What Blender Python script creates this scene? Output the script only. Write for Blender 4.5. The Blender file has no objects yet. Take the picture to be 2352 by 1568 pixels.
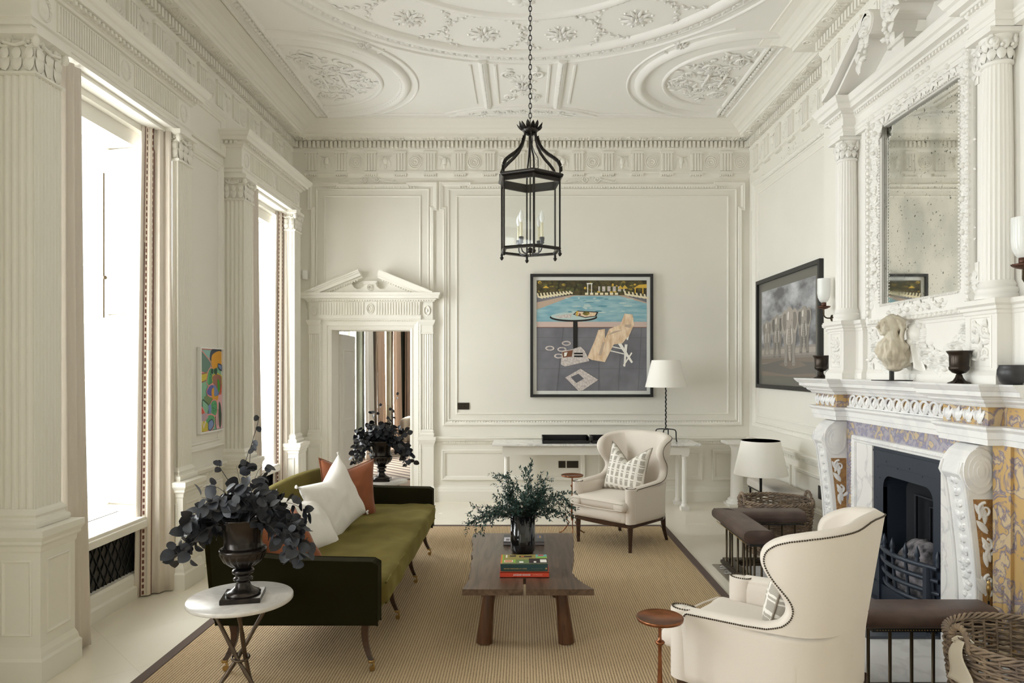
import bpy, bmesh, math, random
from mathutils import Vector, Matrix, noise
PI = math.pi
sc = bpy.context.scene
col = sc.collection
# ------------------------------------------------------------------ camera
FPX = 1600.0; VX, VY = 1200.0, 845.0; CH = 1.7
cam_d = bpy.data.cameras.new('camera'); cam = bpy.data.objects.new('camera', cam_d); col.objects.link(cam)
cam.location = (0, 0, CH); cam.rotation_euler = (PI/2, 0, 0)
cam_d.sensor_width = 36; cam_d.lens = FPX/2352*36
cam_d.shift_x = (1176-VX)/2352; cam_d.shift_y = (VY-784)/2352
cam_d.clip_start = 0.05; cam_d.clip_end = 200
sc.camera = cam
# ------------------------------------------------------------------ render look
sc.view_settings.view_transform = 'Standard'; sc.view_settings.look = 'None'
sc.view_settings.gamma = 1; sc.view_settings.use_curve_mapping = False
sc.view_settings.exposure = 0.93
cy = sc.cycles
cy.max_bounces = 10; cy.diffuse_bounces = 9; cy.glossy_bounces = 3; cy.transmission_bounces = 4; cy.transparent_max_bounces = 12
cy.use_denoising = True; cy.caustics_reflective = False; cy.caustics_refractive = False
cy.sample_clamp_indirect = 6
# ------------------------------------------------------------------ world, sun, daylight at the windows
w = bpy.data.worlds.new('sky'); sc.world = w; w.use_nodes = True
bg = w.node_tree.nodes['Background']; bg.inputs[0].default_value = (0.90, 0.95, 1.0, 1); bg.inputs[1].default_value = 1.0
sun_d = bpy.data.lights.new('sun', 'SUN'); sun_d.energy = .8; sun_d.angle = 0.012; sun_d.color = (1.0, 0.93, 0.80)
sun = bpy.data.objects.new('sun', sun_d); col.objects.link(sun)
sun.rotation_euler = Vector((0.30, 0.85, -0.46)).to_track_quat('-Z', 'Y').to_euler()
WIN_Y = [-1.05, 1.85, 4.80, 7.65]
def daylight(name, loc, rot, sx, sy, power, c=(0.985, 0.99, 1.0)):
    d = bpy.data.lights.new(name, 'AREA'); d.shape = 'RECTANGLE'; d.size = sx; d.size_y = sy; d.energy = power; d.color = c; d.spread = 2.65
    o = bpy.data.objects.new(name, d); col.objects.link(o); o.location = loc; o.rotation_euler = rot
    return o
LP = 150.0
for i, y in enumerate(WIN_Y):
    daylight('window_daylight', (-3.75, y, 2.1), (0, -PI/2, 0), 3.2, 1.9, LP*(.50,.45,.80,.92)[i])
daylight('far_room_daylight', (-3.9, 12.2, 1.9), (0, -PI/2, 0), 2.6, 1.4, 230.0)
daylight('far_room_daylight', (-3.9, 15.2, 1.9), (0, -PI/2, 0), 2.6, 1.0, 230.0)
# ------------------------------------------------------------------ mesh helpers
def V3(*a): return Vector(a)
def W(px, py, Y): return Vector(((px-VX)/FPX*Y, Y, CH+(VY-py)/FPX*Y))
ID = (V3(0,0,0), V3(1,0,0), V3(0,1,0), V3(0,0,1))
def fmap(F, p): return F[0] + F[1]*p[0] + F[2]*p[1] + F[3]*p[2]
class MB:
    def __init__(s): s.v = []; s.f = []; s.m = []; s.s = []
    def add(s, vs, fs, mat=0, smooth=False, F=None):
        b = len(s.v)
        if F is None: s.v.extend([tuple(p) for p in vs])
        else: s.v.extend([tuple(fmap(F, p)) for p in vs])
        for f in fs:
            s.f.append([i+b for i in f]); s.m.append(mat); s.s.append(smooth)
    def box(s, x0, x1, y0, y1, z0, z1, mat=0, F=None):
        vs = [(x,y,z) for z in (z0,z1) for y in (y0,y1) for x in (x0,x1)]
        s.add(vs, [(0,2,3,1),(4,5,7,6),(0,1,5,4),(2,6,7,3),(0,4,6,2),(1,3,7,5)], mat, False, F)
    def prism(s, poly, h0, h1, mat=0, F=None, smooth=False, caps=True):
        n = len(poly); vs = [(a,b,h0) for a,b in poly] + [(a,b,h1) for a,b in poly]
        fs = [(i,(i+1)%n,n+(i+1)%n,n+i) for i in range(n)]
        s.add(vs, fs, mat, smooth, F)
        if caps: s.add(vs, [list(range(n))[::-1], list(range(n,2*n))], mat, False, F)
    def flat(s, poly, h, mat=0, F=None): s.add([(a,b,h) for a,b in poly], [list(range(len(poly)))], mat, False, F)
    def grid(s, fn, nu, nv, mat=0, smooth=True, cu=False, cv=False, F=None):
        mu = nu if cu else nu+1; mv = nv if cv else nv+1
        vs = [fn(i/nu, j/nv) for j in range(mv) for i in range(mu)]
        fs = []
        for j in range(nv):
            for i in range(nu):
                a = j*mu+i; b = j*mu+(i+1)%mu; c = ((j+1)%mv)*mu+(i+1)%mu; d = ((j+1)%mv)*mu+i
                fs.append((a,b,c,d))
        s.add(vs, fs, mat, smooth, F)
    def lathe(s, prof, c=(0,0,0), n=24, mat=0, smooth=True, F=None, rf=None, a0=0, a1=None):
        full = a1 is None; a1 = 2*PI if full else a1
        k = len(prof); m = n if full else n+1; vs = []
        for i in range(m):
            t = a0+(a1-a0)*i/n; ct, st = math.cos(t), math.sin(t)
            for (r,z) in prof:
                q = r*(rf(t,z) if rf else 1)
                vs.append((c[0]+q*ct, c[1]+q*st, c[2]+z))
        fs = []
        for i in range(n):
            j = (i+1)%m
            for a in range(k-1): fs.append((i*k+a, j*k+a, j*k+a+1, i*k+a+1))
        s.add(vs, fs, mat, smooth, F)
        if full:
            if prof[0][0] > 1e-5: s.add([vs[i*k] for i in range(m)], [list(range(m))], mat, False, F)
            if prof[-1][0] > 1e-5: s.add([vs[i*k+k-1] for i in range(m)], [list(range(m))], mat, False, F)
    def tube(s, path, r, n=8, mat=0, smooth=True, closed=False, F=None, ax=1.0, up=None):
        P = [Vector(p) for p in path]; m = len(P)
        rs = r if isinstance(r, (list, tuple)) else [r]*m
        vs = []; prev = None
        for i in range(m):
            if closed: t = P[(i+1)%m]-P[i-1]
            else: t = P[min(i+1,m-1)]-P[max(i-1,0)]
            if t.length < 1e-9: t = V3(0,0,1)
            t.normalize()
            if prev is None:
                a = Vector(up) if up else (V3(0,0,1) if abs(t.z) < .9 else V3(1,0,0))
            else: a = prev
            b = (a - t*a.dot(t))
            if b.length < 1e-6: b = t.orthogonal()
            b.normalize(); prev = b; c = t.cross(b)
            for q in range(n):
                an = 2*PI*(q+.5)/n
                vs.append(P[i] + b*(math.cos(an)*rs[i]) + c*(math.sin(an)*rs[i]*ax))
        fs = []
        for i in range(m if closed else m-1):
            j = (i+1)%m
            for q in range(n): fs.append((i*n+q, i*n+(q+1)%n, j*n+(q+1)%n, j*n+q))
        s.add(vs, fs, mat, smooth, F)
        if not closed: s.add(vs, [list(range(n)), list(range((m-1)*n, m*n))], mat, False, F)
    def ball(s, c, r, n=10, m=6, mat=0, F=None, dome=False):
        rr = (r,r,r) if isinstance(r,(int,float)) else r
        lo = 0 if dome else -PI/2; vs = []
        for j in range(m+1):
            ph = lo+(PI/2-lo)*j/m
            for i in range(n):
                th = 2*PI*i/n
                vs.append((c[0]+rr[0]*math.cos(ph)*math.cos(th), c[1]+rr[1]*math.cos(ph)*math.sin(th), c[2]+rr[2]*math.sin(ph)))
        fs = [(j*n+i, j*n+(i+1)%n, (j+1)*n+(i+1)%n, (j+1)*n+i) for j in range(m) for i in range(n)]
        s.add(vs, fs, mat, True, F)
    def sweep(s, path, prof, closed=False, F=None, mat=0, smooth=False, caps=True):
        P = [Vector((p[0],p[1])) for p in path]; n = len(P); offs = []
        for i in range(n):
            d1 = (P[i]-P[i-1]) if (closed or i > 0) else None
            d2 = (P[(i+1)%n]-P[i]) if (closed or i < n-1) else None
            if d1 is None: d1 = d2
            if d2 is None: d2 = d1
            d1 = d1.normalized(); d2 = d2.normalized()
            n1 = Vector((-d1.y,d1.x)); n2 = Vector((-d2.y,d2.x)); q = n1+n2
            if q.length < 1e-6: q = n1.copy()
            q.normalize(); q /= max(.25, q.dot(n1)); offs.append(q)
        k = len(prof); vs = []
        for i in range(n):
            for (d,h) in prof: vs.append((P[i].x+offs[i].x*d, P[i].y+offs[i].y*d, h))
        fs = []
        for i in range(n if closed else n-1):
            j = (i+1)%n
            for a in range(k-1): fs.append((i*k+a, j*k+a, j*k+a+1, i*k+a+1))
        s.add(vs, fs, mat, smooth, F)
        if not closed and caps: s.add(vs, [list(range(k)), list(range((n-1)*k, n*k))], mat, False, F)
    def soft(s, c, h, r=.03, puff=(0,0,0), n=12, mat=0, F=None, nz=0, seed=0):
        hx,hy,hz = h; vs = []; fs = []; idx = {}
        inn = [max(a-r,0) for a in h]
        def vert(q):
            key = tuple(round(a,5) for a in q)
            if key in idx: return idx[key]
            p = [q[i]*h[i] for i in range(3)]
            b = [max(-inn[i],min(inn[i],p[i])) for i in range(3)]
            d = Vector([p[i]-b[i] for i in range(3)])
            if d.length > 1e-9: d.normalize()
            x = Vector(b)+d*r
            f = [1-(x[i]/h[i])**2 for i in range(3)]
            o = Vector((puff[0]*f[1]*f[2]*math.copysign(min(1,abs(q[0])),q[0]), puff[1]*f[0]*f[2]*q[1], puff[2]*f[0]*f[1]*q[2]))
            x = x+o
            if nz: x = x+d*(noise.noise(x*9+V3(seed,0,0))*nz)
            idx[key] = len(vs); vs.append((x.x+c[0], x.y+c[1], x.z+c[2])); return idx[key]
        def remap(t, a): # more points near the rim
            return t
        for ax in range(3):
            for sg in (-1,1):
                for i in range(n):
                    for j in range(n):
                        q4 = []
                        for (a,b) in ((i,j),(i+1,j),(i+1,j+1),(i,j+1)):
                            u = math.sin((a/n-.5)*PI)*1.0; v = math.sin((b/n-.5)*PI)*1.0
                            q = [0,0,0]; q[ax] = sg; q[(ax+1)%3] = u; q[(ax+2)%3] = v; q4.append(vert(q))
                        fs.append(tuple(q4) if sg > 0 else tuple(q4[::-1]))
        s.add(vs, fs, mat, True, F)
    def build(s, name, mats, parent=None, bevel=0, seg=2, loc=None, kind=None, label=None, weld=False, fixn=True):
        me = bpy.data.meshes.new(name)
        me.from_pydata(s.v, [], s.f)
        me.polygons.foreach_set('material_index', s.m)
        me.polygons.foreach_set('use_smooth', s.s)
        for m in (mats if isinstance(mats,(list,tuple)) else [mats]): me.materials.append(m)
        if fixn:
            bm = bmesh.new(); bm.from_mesh(me)
            if weld: bmesh.ops.remove_doubles(bm, verts=bm.verts, dist=1e-5)
            bmesh.ops.recalc_face_normals(bm, faces=bm.faces); bm.to_mesh(me); bm.free()
        me.update()
        o = bpy.data.objects.new(name, me); col.objects.link(o)
        if parent: o.parent = parent
        if loc: o.location = loc
        if kind: o['kind'] = kind
        if label: o['label'] = label
        if bevel:
            b = o.modifiers.new('bevel','BEVEL'); b.width = bevel; b.segments = seg; b.limit_method = 'ANGLE'; b.angle_limit = .6
        return o
def tag(o, label, cat, group=None):
    o['label'] = label; o['category'] = cat
    if group: o['group'] = group
    return o
def thing(name, label, cat, loc=(0,0,0), rz=0, group=None):
    o = bpy.data.objects.new(name, None); o.empty_display_size = .1; col.objects.link(o)
    o.location = loc; o.rotation_euler = (0,0,rz)
    return tag(o, label, cat, group)
def struct(name, parent=None):
    o = bpy.data.objects.new(name, None); o.empty_display_size = .1; col.objects.link(o); o['kind'] = 'structure'
    if parent: o.parent = parent
    return o
def copy_tree(o, parent=None):
    c = o.copy(); col.objects.link(c)
    if parent: c.parent = parent
    for ch in [x for x in list(bpy.data.objects) if x.parent == o]: copy_tree(ch, c)
    return c
# ------------------------------------------------------------------ materials
def srgb(r,g,b):
    return tuple(((c/255)/12.92 if c/255 <= .04045 else ((c/255+.055)/1.055)**2.4) for c in (r,g,b)) + (1,)
MC = {}
def mat(name, c, rough=.5, metal=0, bump=0, bscale=40, var=0, vscale=3, sheen=0, spec=.5, coat=0, trans=0, c2=None, stretch=None, detail=4):
    if name in MC: return MC[name]
    m = bpy.data.materials.new(name); m.use_nodes = True; nt = m.node_tree; p = nt.nodes['Principled BSDF']
    p.inputs['Base Color'].default_value = c if len(c) == 4 else tuple(c)+(1,)
    p.inputs['Roughness'].default_value = rough; p.inputs['Metallic'].default_value = metal
    p.inputs['Specular IOR Level'].default_value = spec
    if sheen: p.inputs['Sheen Weight'].default_value = sheen; p.inputs['Sheen Roughness'].default_value = .4
    if coat: p.inputs['Coat Weight'].default_value = coat; p.inputs['Coat Roughness'].default_value = .1
    if trans: p.inputs['Transmission Weight'].default_value = trans
    if bump or var or c2:
        tc = nt.nodes.new('ShaderNodeTexCoord'); mp = nt.nodes.new('ShaderNodeMapping')
        nt.links.new(tc.outputs['Object'], mp.inputs[0])
        if stretch: mp.inputs['Scale'].default_value = stretch
    if bump:
        n = nt.nodes.new('ShaderNodeTexNoise'); n.inputs['Scale'].default_value = bscale; n.inputs['Detail'].default_value = detail
        b = nt.nodes.new('ShaderNodeBump'); b.inputs['Strength'].default_value = bump; b.inputs['Distance'].default_value = .004
        nt.links.new(mp.outputs[0], n.inputs['Vector']); nt.links.new(n.outputs[0], b.inputs['Height']); nt.links.new(b.outputs[0], p.inputs['Normal'])
    if var or c2:
        n = nt.nodes.new('ShaderNodeTexNoise'); n.inputs['Scale'].default_value = vscale; n.inputs['Detail'].default_value = detail
        r = nt.nodes.new('ShaderNodeValToRGB'); nt.links.new(mp.outputs[0], n.inputs['Vector']); nt.links.new(n.outputs[0], r.inputs[0])
        cc = tuple(c[:3]); d = c2[:3] if c2 else tuple(x*(1-var) for x in cc)
        r.color_ramp.elements[0].position = .35; r.color_ramp.elements[0].color = tuple(d)+(1,)
        r.color_ramp.elements[1].position = .65; r.color_ramp.elements[1].color = cc+(1,)
        nt.links.new(r.outputs[0], p.inputs['Base Color'])
    MC[name] = m; return m
def nodes(m): return m.node_tree, m.node_tree.nodes['Principled BSDF']
PAINT = mat('cream_paint', (.79,.768,.705), .5, var=.03, vscale=1.5)
PAINT2 = mat('relief_paint', (.80,.78,.72), .5)
CEILM = mat('ceiling_paint', (.82,.807,.775), .55)
OVERM = mat('overmantel_paint', (.79,.773,.735), .45)
WINP = mat('window_paint', (.80,.78,.735), .4)
DARKIRON = mat('dark_iron', (.018,.018,.02), .38, .6, bump=.2, bscale=60)
BRONZE = mat('bronze', (.055,.043,.034), .34, .85, var=.4, vscale=12)
BRASS = mat('brass', (.45,.30,.12), .3, 1)
OLDBRASS = mat('dark_brass', (.06,.045,.028), .32, .9)
COPPER = mat('copper', (.33,.13,.06), .3, .9, var=.4, vscale=14)
MAHOG = mat('mahogany', (.055,.022,.012), .28, coat=.3, var=.5, vscale=6, stretch=(1,1,6))
BLACK = mat('black_lacquer', (.012,.012,.013), .35)
BLACKF = mat('black_frame', (.014,.014,.015), .4)
SOCK = mat('socket_bronze', (.05,.042,.032), .35, .7)
IVORY = mat('ivory_upholstery', (.71,.645,.575), .85, bump=.15, bscale=220, sheen=.2, var=.03, vscale=3)
NAIL = mat('nail_brass', (.075,.058,.042), .3, .9)
LEATH = mat('brown_leather', (.105,.066,.054), .42, bump=.3, bscale=70, c2=(.060,.036,.030), vscale=7)
SHADE = mat('lamp_shade', (.92,.90,.85), .8)
p = nodes(SHADE)[1]; p.inputs['Subsurface Weight'].default_value = .0
LINEN = mat('white_linen', (.80,.77,.73), .9, bump=.35, bscale=180, sheen=.2)
RUST = mat('rust_cotton', (.27,.080,.028), .85, bump=.25, bscale=160, sheen=.3, var=.15, vscale=5)
CURT = mat('curtain_linen', (.66,.60,.535), .9, bump=.15, bscale=150, sheen=.1)
CURTL = mat('curtain_lining', (.78,.74,.68), .9)
TRIMR = mat('rust_trim', (.15,.060,.045), .85)
TRIMW = mat('trim_linen', (.72,.64,.55), .9)
WHITE = mat('white_plain', (.85,.85,.84), .5)
# carpet, floor, wood, marble ...
def floor_mat():
    m = mat('painted_floor', (.80,.752,.655), .22); nt, p = nodes(m)
    tc = nt.nodes.new('ShaderNodeTexCoord'); mp = nt.nodes.new('ShaderNodeMapping'); nt.links.new(tc.outputs['Object'], mp.inputs[0])
    mp.inputs['Rotation'].default_value = (0,0,PI/4)
    br = nt.nodes.new('ShaderNodeTexBrick'); br.offset = 0; br.inputs['Scale'].default_value = 1.0
    br.inputs['Mortar Size'].default_value = .0022; br.inputs['Brick Width'].default_value = .62; br.inputs['Row Height'].default_value = .62
    br.inputs['Color1'].default_value = (.80,.752,.655,1); br.inputs['Color2'].default_value = (.79,.742,.645,1); br.inputs['Mortar'].default_value = (.72,.67,.58,1)
    nt.links.new(mp.outputs[0], br.inputs['Vector'])
    n = nt.nodes.new('ShaderNodeTexNoise'); n.inputs['Scale'].default_value = 1.2; n.inputs['Detail'].default_value = 6
    mx = nt.nodes.new('ShaderNodeMixRGB'); mx.blend_type = 'MULTIPLY'; mx.inputs[0].default_value = .05
    nt.links.new(tc.outputs['Object'], n.inputs['Vector']); nt.links.new(br.outputs[0], mx.inputs[1]); nt.links.new(n.outputs[0], mx.inputs[2]); nt.links.new(mx.outputs[0], p.inputs['Base Color'])
    mr = nt.nodes.new('ShaderNodeMapRange'); mr.inputs[3].default_value = .16; mr.inputs[4].default_value = .34
    nt.links.new(n.outputs[0], mr.inputs[0]); nt.links.new(mr.outputs[0], p.inputs['Roughness'])
    return m
def rib_mat():
    m = mat('ribbed_sisal', (.5,.4,.25), .95, spec=.15); nt, p = nodes(m); N = nt.nodes.new; L = nt.links.new
    tc = N('ShaderNodeTexCoord'); sp = N('ShaderNodeSeparateXYZ'); L(tc.outputs['Object'], sp.inputs[0])
    nz = N('ShaderNodeTexNoise'); nz.inputs['Scale'].default_value = 5; nz.inputs['Detail'].default_value = 3; L(tc.outputs['Object'], nz.inputs['Vector'])
    a = N('ShaderNodeMath'); a.operation = 'MULTIPLY'; a.inputs[1].default_value = 2*PI/.0165; L(sp.outputs[0], a.inputs[0])
    b = N('ShaderNodeMath'); b.operation = 'MULTIPLY_ADD'; b.inputs[1].default_value = .8; L(nz.outputs[0], b.inputs[0]); L(a.outputs[0], b.inputs[2])
    s = N('ShaderNodeMath'); s.operation = 'SINE'; L(b.outputs[0], s.inputs[0])
    s2 = N('ShaderNodeMath'); s2.operation = 'MULTIPLY_ADD'; s2.inputs[1].default_value = .5; s2.inputs[2].default_value = .5; L(s.outputs[0], s2.inputs[0])
    mp = N('ShaderNodeMapping'); mp.inputs['Scale'].default_value = (1,.45,1); L(tc.outputs['Object'], mp.inputs[0])
    n2 = N('ShaderNodeTexNoise'); n2.inputs['Scale'].default_value = 170; n2.inputs['Detail'].default_value = 2; L(mp.outputs[0], n2.inputs['Vector'])
    ad = N('ShaderNodeMath'); ad.operation = 'MULTIPLY_ADD'; ad.inputs[1].default_value = .7; L(n2.outputs[0], ad.inputs[0]); L(s2.outputs[0], ad.inputs[2])
    r = N('ShaderNodeValToRGB'); L(ad.outputs[0], r.inputs[0]); e = r.color_ramp.elements
    e[0].position = .28; e[0].color = (.25,.172,.10,1); e[1].position = .75; e[1].color = (.50,.375,.235,1)
    x = e.new(1.0); x.color = (.55,.42,.265,1)
    L(r.outputs[0], p.inputs['Base Color'])
    bp = N('ShaderNodeBump'); bp.inputs['Strength'].default_value = .5; bp.inputs['Distance'].default_value = .005; L(ad.outputs[0], bp.inputs['Height']); L(bp.outputs[0], p.inputs['Normal'])
    return m
def wood_mat(name, c1, c2, c3, axis=1, scale=1.0, rough=.35):
    m = mat(name, c1, rough); nt, p = nodes(m); N = nt.nodes.new; L = nt.links.new
    tc = N('ShaderNodeTexCoord'); mp = N('ShaderNodeMapping'); s = [14*scale]*3; s[axis] = 1.1*scale; mp.inputs['Scale'].default_value = s
    L(tc.outputs['Object'], mp.inputs[0]); n = N('ShaderNodeTexNoise'); n.inputs['Scale'].default_value = 1.6; n.inputs['Detail'].default_value = 8; n.inputs['Distortion'].default_value = 1.6
    L(mp.outputs[0], n.inputs['Vector']); r = N('ShaderNodeValToRGB'); L(n.outputs[0], r.inputs[0]); e = r.color_ramp.elements
    e[0].position = .30; e[0].color = tuple(c3)+(1,); e[1].position = .68; e[1].color = tuple(c1)+(1,); x = e.new(.5); x.color = tuple(c2)+(1,)
    L(r.outputs[0], p.inputs['Base Color']); bp = N('ShaderNodeBump'); bp.inputs['Strength'].default_value = .12; bp.inputs['Distance'].default_value = .003; L(n.outputs[0], bp.inputs['Height']); L(bp.outputs[0], p.inputs['Normal'])
    return m
def marble(name, base, vein, sc_=4, lo=.48, hi=.56, dist=2.5, rough=.18, mid=None):
    m = mat(name, base, rough); nt, p = nodes(m); N = nt.nodes.new; L = nt.links.new
    tc = N('ShaderNodeTexCoord'); n = N('ShaderNodeTexNoise'); n.inputs['Scale'].default_value = sc_; n.inputs['Detail'].default_value = 9; n.inputs['Distortion'].default_value = dist
    L(tc.outputs['Object'], n.inputs['Vector']); r = N('ShaderNodeValToRGB'); L(n.outputs[0], r.inputs[0]); e = r.color_ramp.elements
    e[0].position = lo; e[0].color = tuple(base)+(1,); e[1].position = hi; e[1].color = tuple(base if mid is None else mid)+(1,)
    x = e.new((lo+hi)/2); x.color = tuple(vein)+(1,)
    L(r.outputs[0], p.inputs['Base Color']); return m
FLOORM = floor_mat(); RIB = rib_mat()
RUGB = mat('rug_binding', (.115,.082,.070), .9, bump=.2, bscale=200)
ELM = wood_mat('table_elm', (.145,.090,.060), (.100,.060,.038), (.045,.026,.017), 1, 1.0, .30)
ELML = wood_mat('leg_elm', (.125,.052,.022), (.090,.036,.014), (.05,.02,.008), 2, 1.0, .3)
WMARB = marble('white_marble', (.82,.815,.81), (.74,.74,.75), 2.2, .44, .56, 1.0)
CMARB = marble('console_marble', (.80,.79,.77), (.62,.61,.61), 3, .46, .54, 1.3)
YMARB = marble('sienna_marble', (.55,.37,.16), (.20,.18,.25), 9, .45, .57, 1.4, .2, (.58,.45,.28))
PMARB = marble('violet_breccia', (.56,.45,.30), (.24,.24,.36), 14, .40, .60, 1.2, .2, (.42,.39,.44))
OCHRE = marble('ochre_inlay', (.42,.23,.08), (.30,.15,.055), 12, .4, .6, 2, .3)
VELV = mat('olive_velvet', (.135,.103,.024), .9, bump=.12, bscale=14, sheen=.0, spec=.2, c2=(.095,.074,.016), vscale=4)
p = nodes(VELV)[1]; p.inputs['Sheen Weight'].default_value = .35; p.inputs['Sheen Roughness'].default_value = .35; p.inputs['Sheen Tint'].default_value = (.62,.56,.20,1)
VELVD = mat('olive_velvet_shaded', (.013,.011,.003), .9, spec=.1)  # same olive velvet, with the shade on the sofa arms painted in as near-black
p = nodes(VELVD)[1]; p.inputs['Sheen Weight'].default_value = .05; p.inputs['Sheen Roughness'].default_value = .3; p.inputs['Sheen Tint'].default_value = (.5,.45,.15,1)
IRONB = mat('blue_black_iron', (.030,.040,.060), .42, .2, bump=.15, bscale=40)
SOOT = mat('soot', (.02,.022,.028), .7)
ASH = mat('ash_coals', (.26,.24,.26), .9, bump=1, bscale=35, c2=(.03,.03,.035), vscale=16)
LEAFD = mat('dark_leaf', (.030,.034,.046), .5, c2=(.018,.018,.022), vscale=18)
STEMD = mat('dark_stem', (.03,.024,.024), .6)
LEAFG = mat('green_leaf', (.028,.072,.058), .5, c2=(.012,.032,.026), vscale=25)
STEMG = mat('green_stem', (.06,.045,.03), .6)
WICK = mat('wicker', (.36,.27,.19), .75, c2=(.17,.125,.10), vscale=14)
STONE = mat('bust_stone', (.68,.63,.53), .8, bump=.5, bscale=22, c2=(.50,.44,.34), vscale=7)
CANDLE = mat('candle_wax', (.85,.80,.62), .4)
BULB = mat('frosted_bulb', (.92,.92,.92), .25)
def arch_glass(name, tint=(1,1,1), refl=.10):
    m = bpy.data.materials.new(name); m.use_nodes = True; nt = m.node_tree; nt.nodes.clear()
    o = nt.nodes.new('ShaderNodeOutputMaterial'); t = nt.nodes.new('ShaderNodeBsdfTransparent'); t.inputs[0].default_value = tuple(tint)+(1,)
    g = nt.nodes.new('ShaderNodeBsdfGlossy'); g.inputs['Roughness'].default_value = .02; mx = nt.nodes.new('ShaderNodeMixShader')
    f = nt.nodes.new('ShaderNodeFresnel'); f.inputs[0].default_value = 1.45
    ge = nt.nodes.new('ShaderNodeNewGeometry'); iv = nt.nodes.new('ShaderNodeMath'); iv.operation = 'SUBTRACT'; iv.inputs[0].default_value = 1; nt.links.new(ge.outputs['Backfacing'], iv.inputs[1])
    mu = nt.nodes.new('ShaderNodeMath'); mu.operation = 'MULTIPLY'; nt.links.new(iv.outputs[0], mu.inputs[0]); nt.links.new(f.outputs[0], mu.inputs[1])
    nt.links.new(mu.outputs[0], mx.inputs[0]); nt.links.new(t.outputs[0], mx.inputs[1]); nt.links.new(g.outputs[0], mx.inputs[2]); nt.links.new(mx.outputs[0], o.inputs[0])
    return m
GLASS = arch_glass('clear_glass', (.97,.985,.98))
def milk_glass():
    m = bpy.data.materials.new('milk_glass'); m.use_nodes = True; nt = m.node_tree; p = nt.nodes['Principled BSDF']
    p.inputs['Base Color'].default_value = (.92,.93,.92,1); p.inputs['Roughness'].default_value = .12; p.inputs['Alpha'].default_value = .55
    return m
MILK = milk_glass()
VASEG = mat('black_glass', (.006,.006,.007), .05, coat=.5)
def mirror_mat():
    m = mat('foxed_mirror', (.9,.9,.88), .04, 1); nt, p = nodes(m); N = nt.nodes.new; L = nt.links.new
    tc = N('ShaderNodeTexCoord'); n = N('ShaderNodeTexNoise'); n.inputs['Scale'].default_value = 3.2; n.inputs['Detail'].default_value = 6; L(tc.outputs['Object'], n.inputs['Vector'])
    r = N('ShaderNodeValToRGB'); L(n.outputs[0], r.inputs[0]); e = r.color_ramp.elements; e[0].position = .36; e[0].color = (.72,.74,.72,1); e[1].position = .6; e[1].color = (.97,.97,.93,1)
    v = N('ShaderNodeTexNoise'); v.inputs['Scale'].default_value = 55; v.inputs['Detail'].default_value = 3; L(tc.outputs['Object'], v.inputs['Vector'])
    r2 = N('ShaderNodeValToRGB'); L(v.outputs[0], r2.inputs[0]); e = r2.color_ramp.elements; e[0].position = .30; e[0].color = (.16,.17,.16,1); e[1].position = .345; e[1].color = (1,1,1,1)
    mx = N('ShaderNodeMixRGB'); mx.blend_type = 'MULTIPLY'; mx.inputs[0].default_value = 1; L(r.outputs[0], mx.inputs[1]); L(r2.outputs[0], mx.inputs[2]); L(mx.outputs[0], p.inputs['Base Color'])
    mr = N('ShaderNodeMapRange'); mr.inputs[1].default_value = .3; mr.inputs[2].default_value = .6; mr.inputs[3].default_value = .055; mr.inputs[4].default_value = .015; L(n.outputs[0], mr.inputs[0]); L(mr.outputs[0], p.inputs['Roughness'])
    return m
MIRR = mirror_mat()
def flatc(name, r, g, b, rough=.6): return mat('ink_'+name, srgb(r,g,b), rough)
# ------------------------------------------------------------------ ornament helpers (u,v in the surface, n out of it)
def leaf(mb, F, c, ang, ln, wd, ht, mat=0):
    ca, sa = math.cos(ang), math.sin(ang); vs = []; N_ = 5
    for i in range(N_+1):
        t = i/N_; wv = wd*math.sin(PI*min(1,t*.92+.06))**.8; z = ht*(math.sin(PI*min(1,t*.8+.2))*1.0)
        for k,s_ in ((-1,.25),(0,1),(1,.25)):
            x = ln*t; y = k*wv*.5
            vs.append((c[0]+ca*x-sa*y, c[1]+sa*x+ca*y, z*s_ + (c[2] if len(c) > 2 else 0)))
    fs = []
    for i in range(N_):
        for k in range(2): a = i*3+k; fs.append((a,a+1,a+4,a+3))
    mb.add(vs, fs, mat, True, F)
def rosette(mb, F, c, r, petals=8, ht=.02, mat=0):
    for i in range(petals): leaf(mb, F, (c[0]+.15*r*math.cos(2*PI*i/petals), c[1]+.15*r*math.sin(2*PI*i/petals)), 2*PI*i/petals, r*.85, r*1.7/petals*1.3, ht, mat)
    mb.ball((c[0],c[1],0), (r*.2,r*.2,ht*1.1), 8, 3, mat, F, dome=True)
def ringm(mb, F, c, r, prof, n=64, mat=0, a0=0, a1=None, ry=None):
    ry = r if ry is None else ry
    full = a1 is None; a1 = 2*PI if full else a1; k = n if full else n+1
    mb.sweep([(c[0]+r*math.cos(a0+(a1-a0)*i/n), c[1]+ry*math.sin(a0+(a1-a0)*i/n)) for i in range(k)], prof, full, F, mat, True)
def scroll(mb, F, c, r, turns, a0, sgn, th, mat=0, n=26):
    pts = []; rs = []
    for i in range(n+1):
        t = i/n; a = a0+sgn*2*PI*turns*t; q = r*(1-t)**.8+.0*r
        pts.append((c[0]+q*math.cos(a), c[1]+q*math.sin(a), th*.2)); rs.append(th*(1-.5*t))
    mb.tube(pts, rs, 5, mat, True, False, F)
def beads(mb, F, pts, r, h=None, n=6, m=2, mat=0):
    for p_ in pts: mb.ball((p_[0],p_[1],0), (r if not isinstance(r,tuple) else r[0], r if not isinstance(r,tuple) else r[1], h or (r if not isinstance(r,tuple) else r[0])), n, m, mat, F, dome=True)
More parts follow.
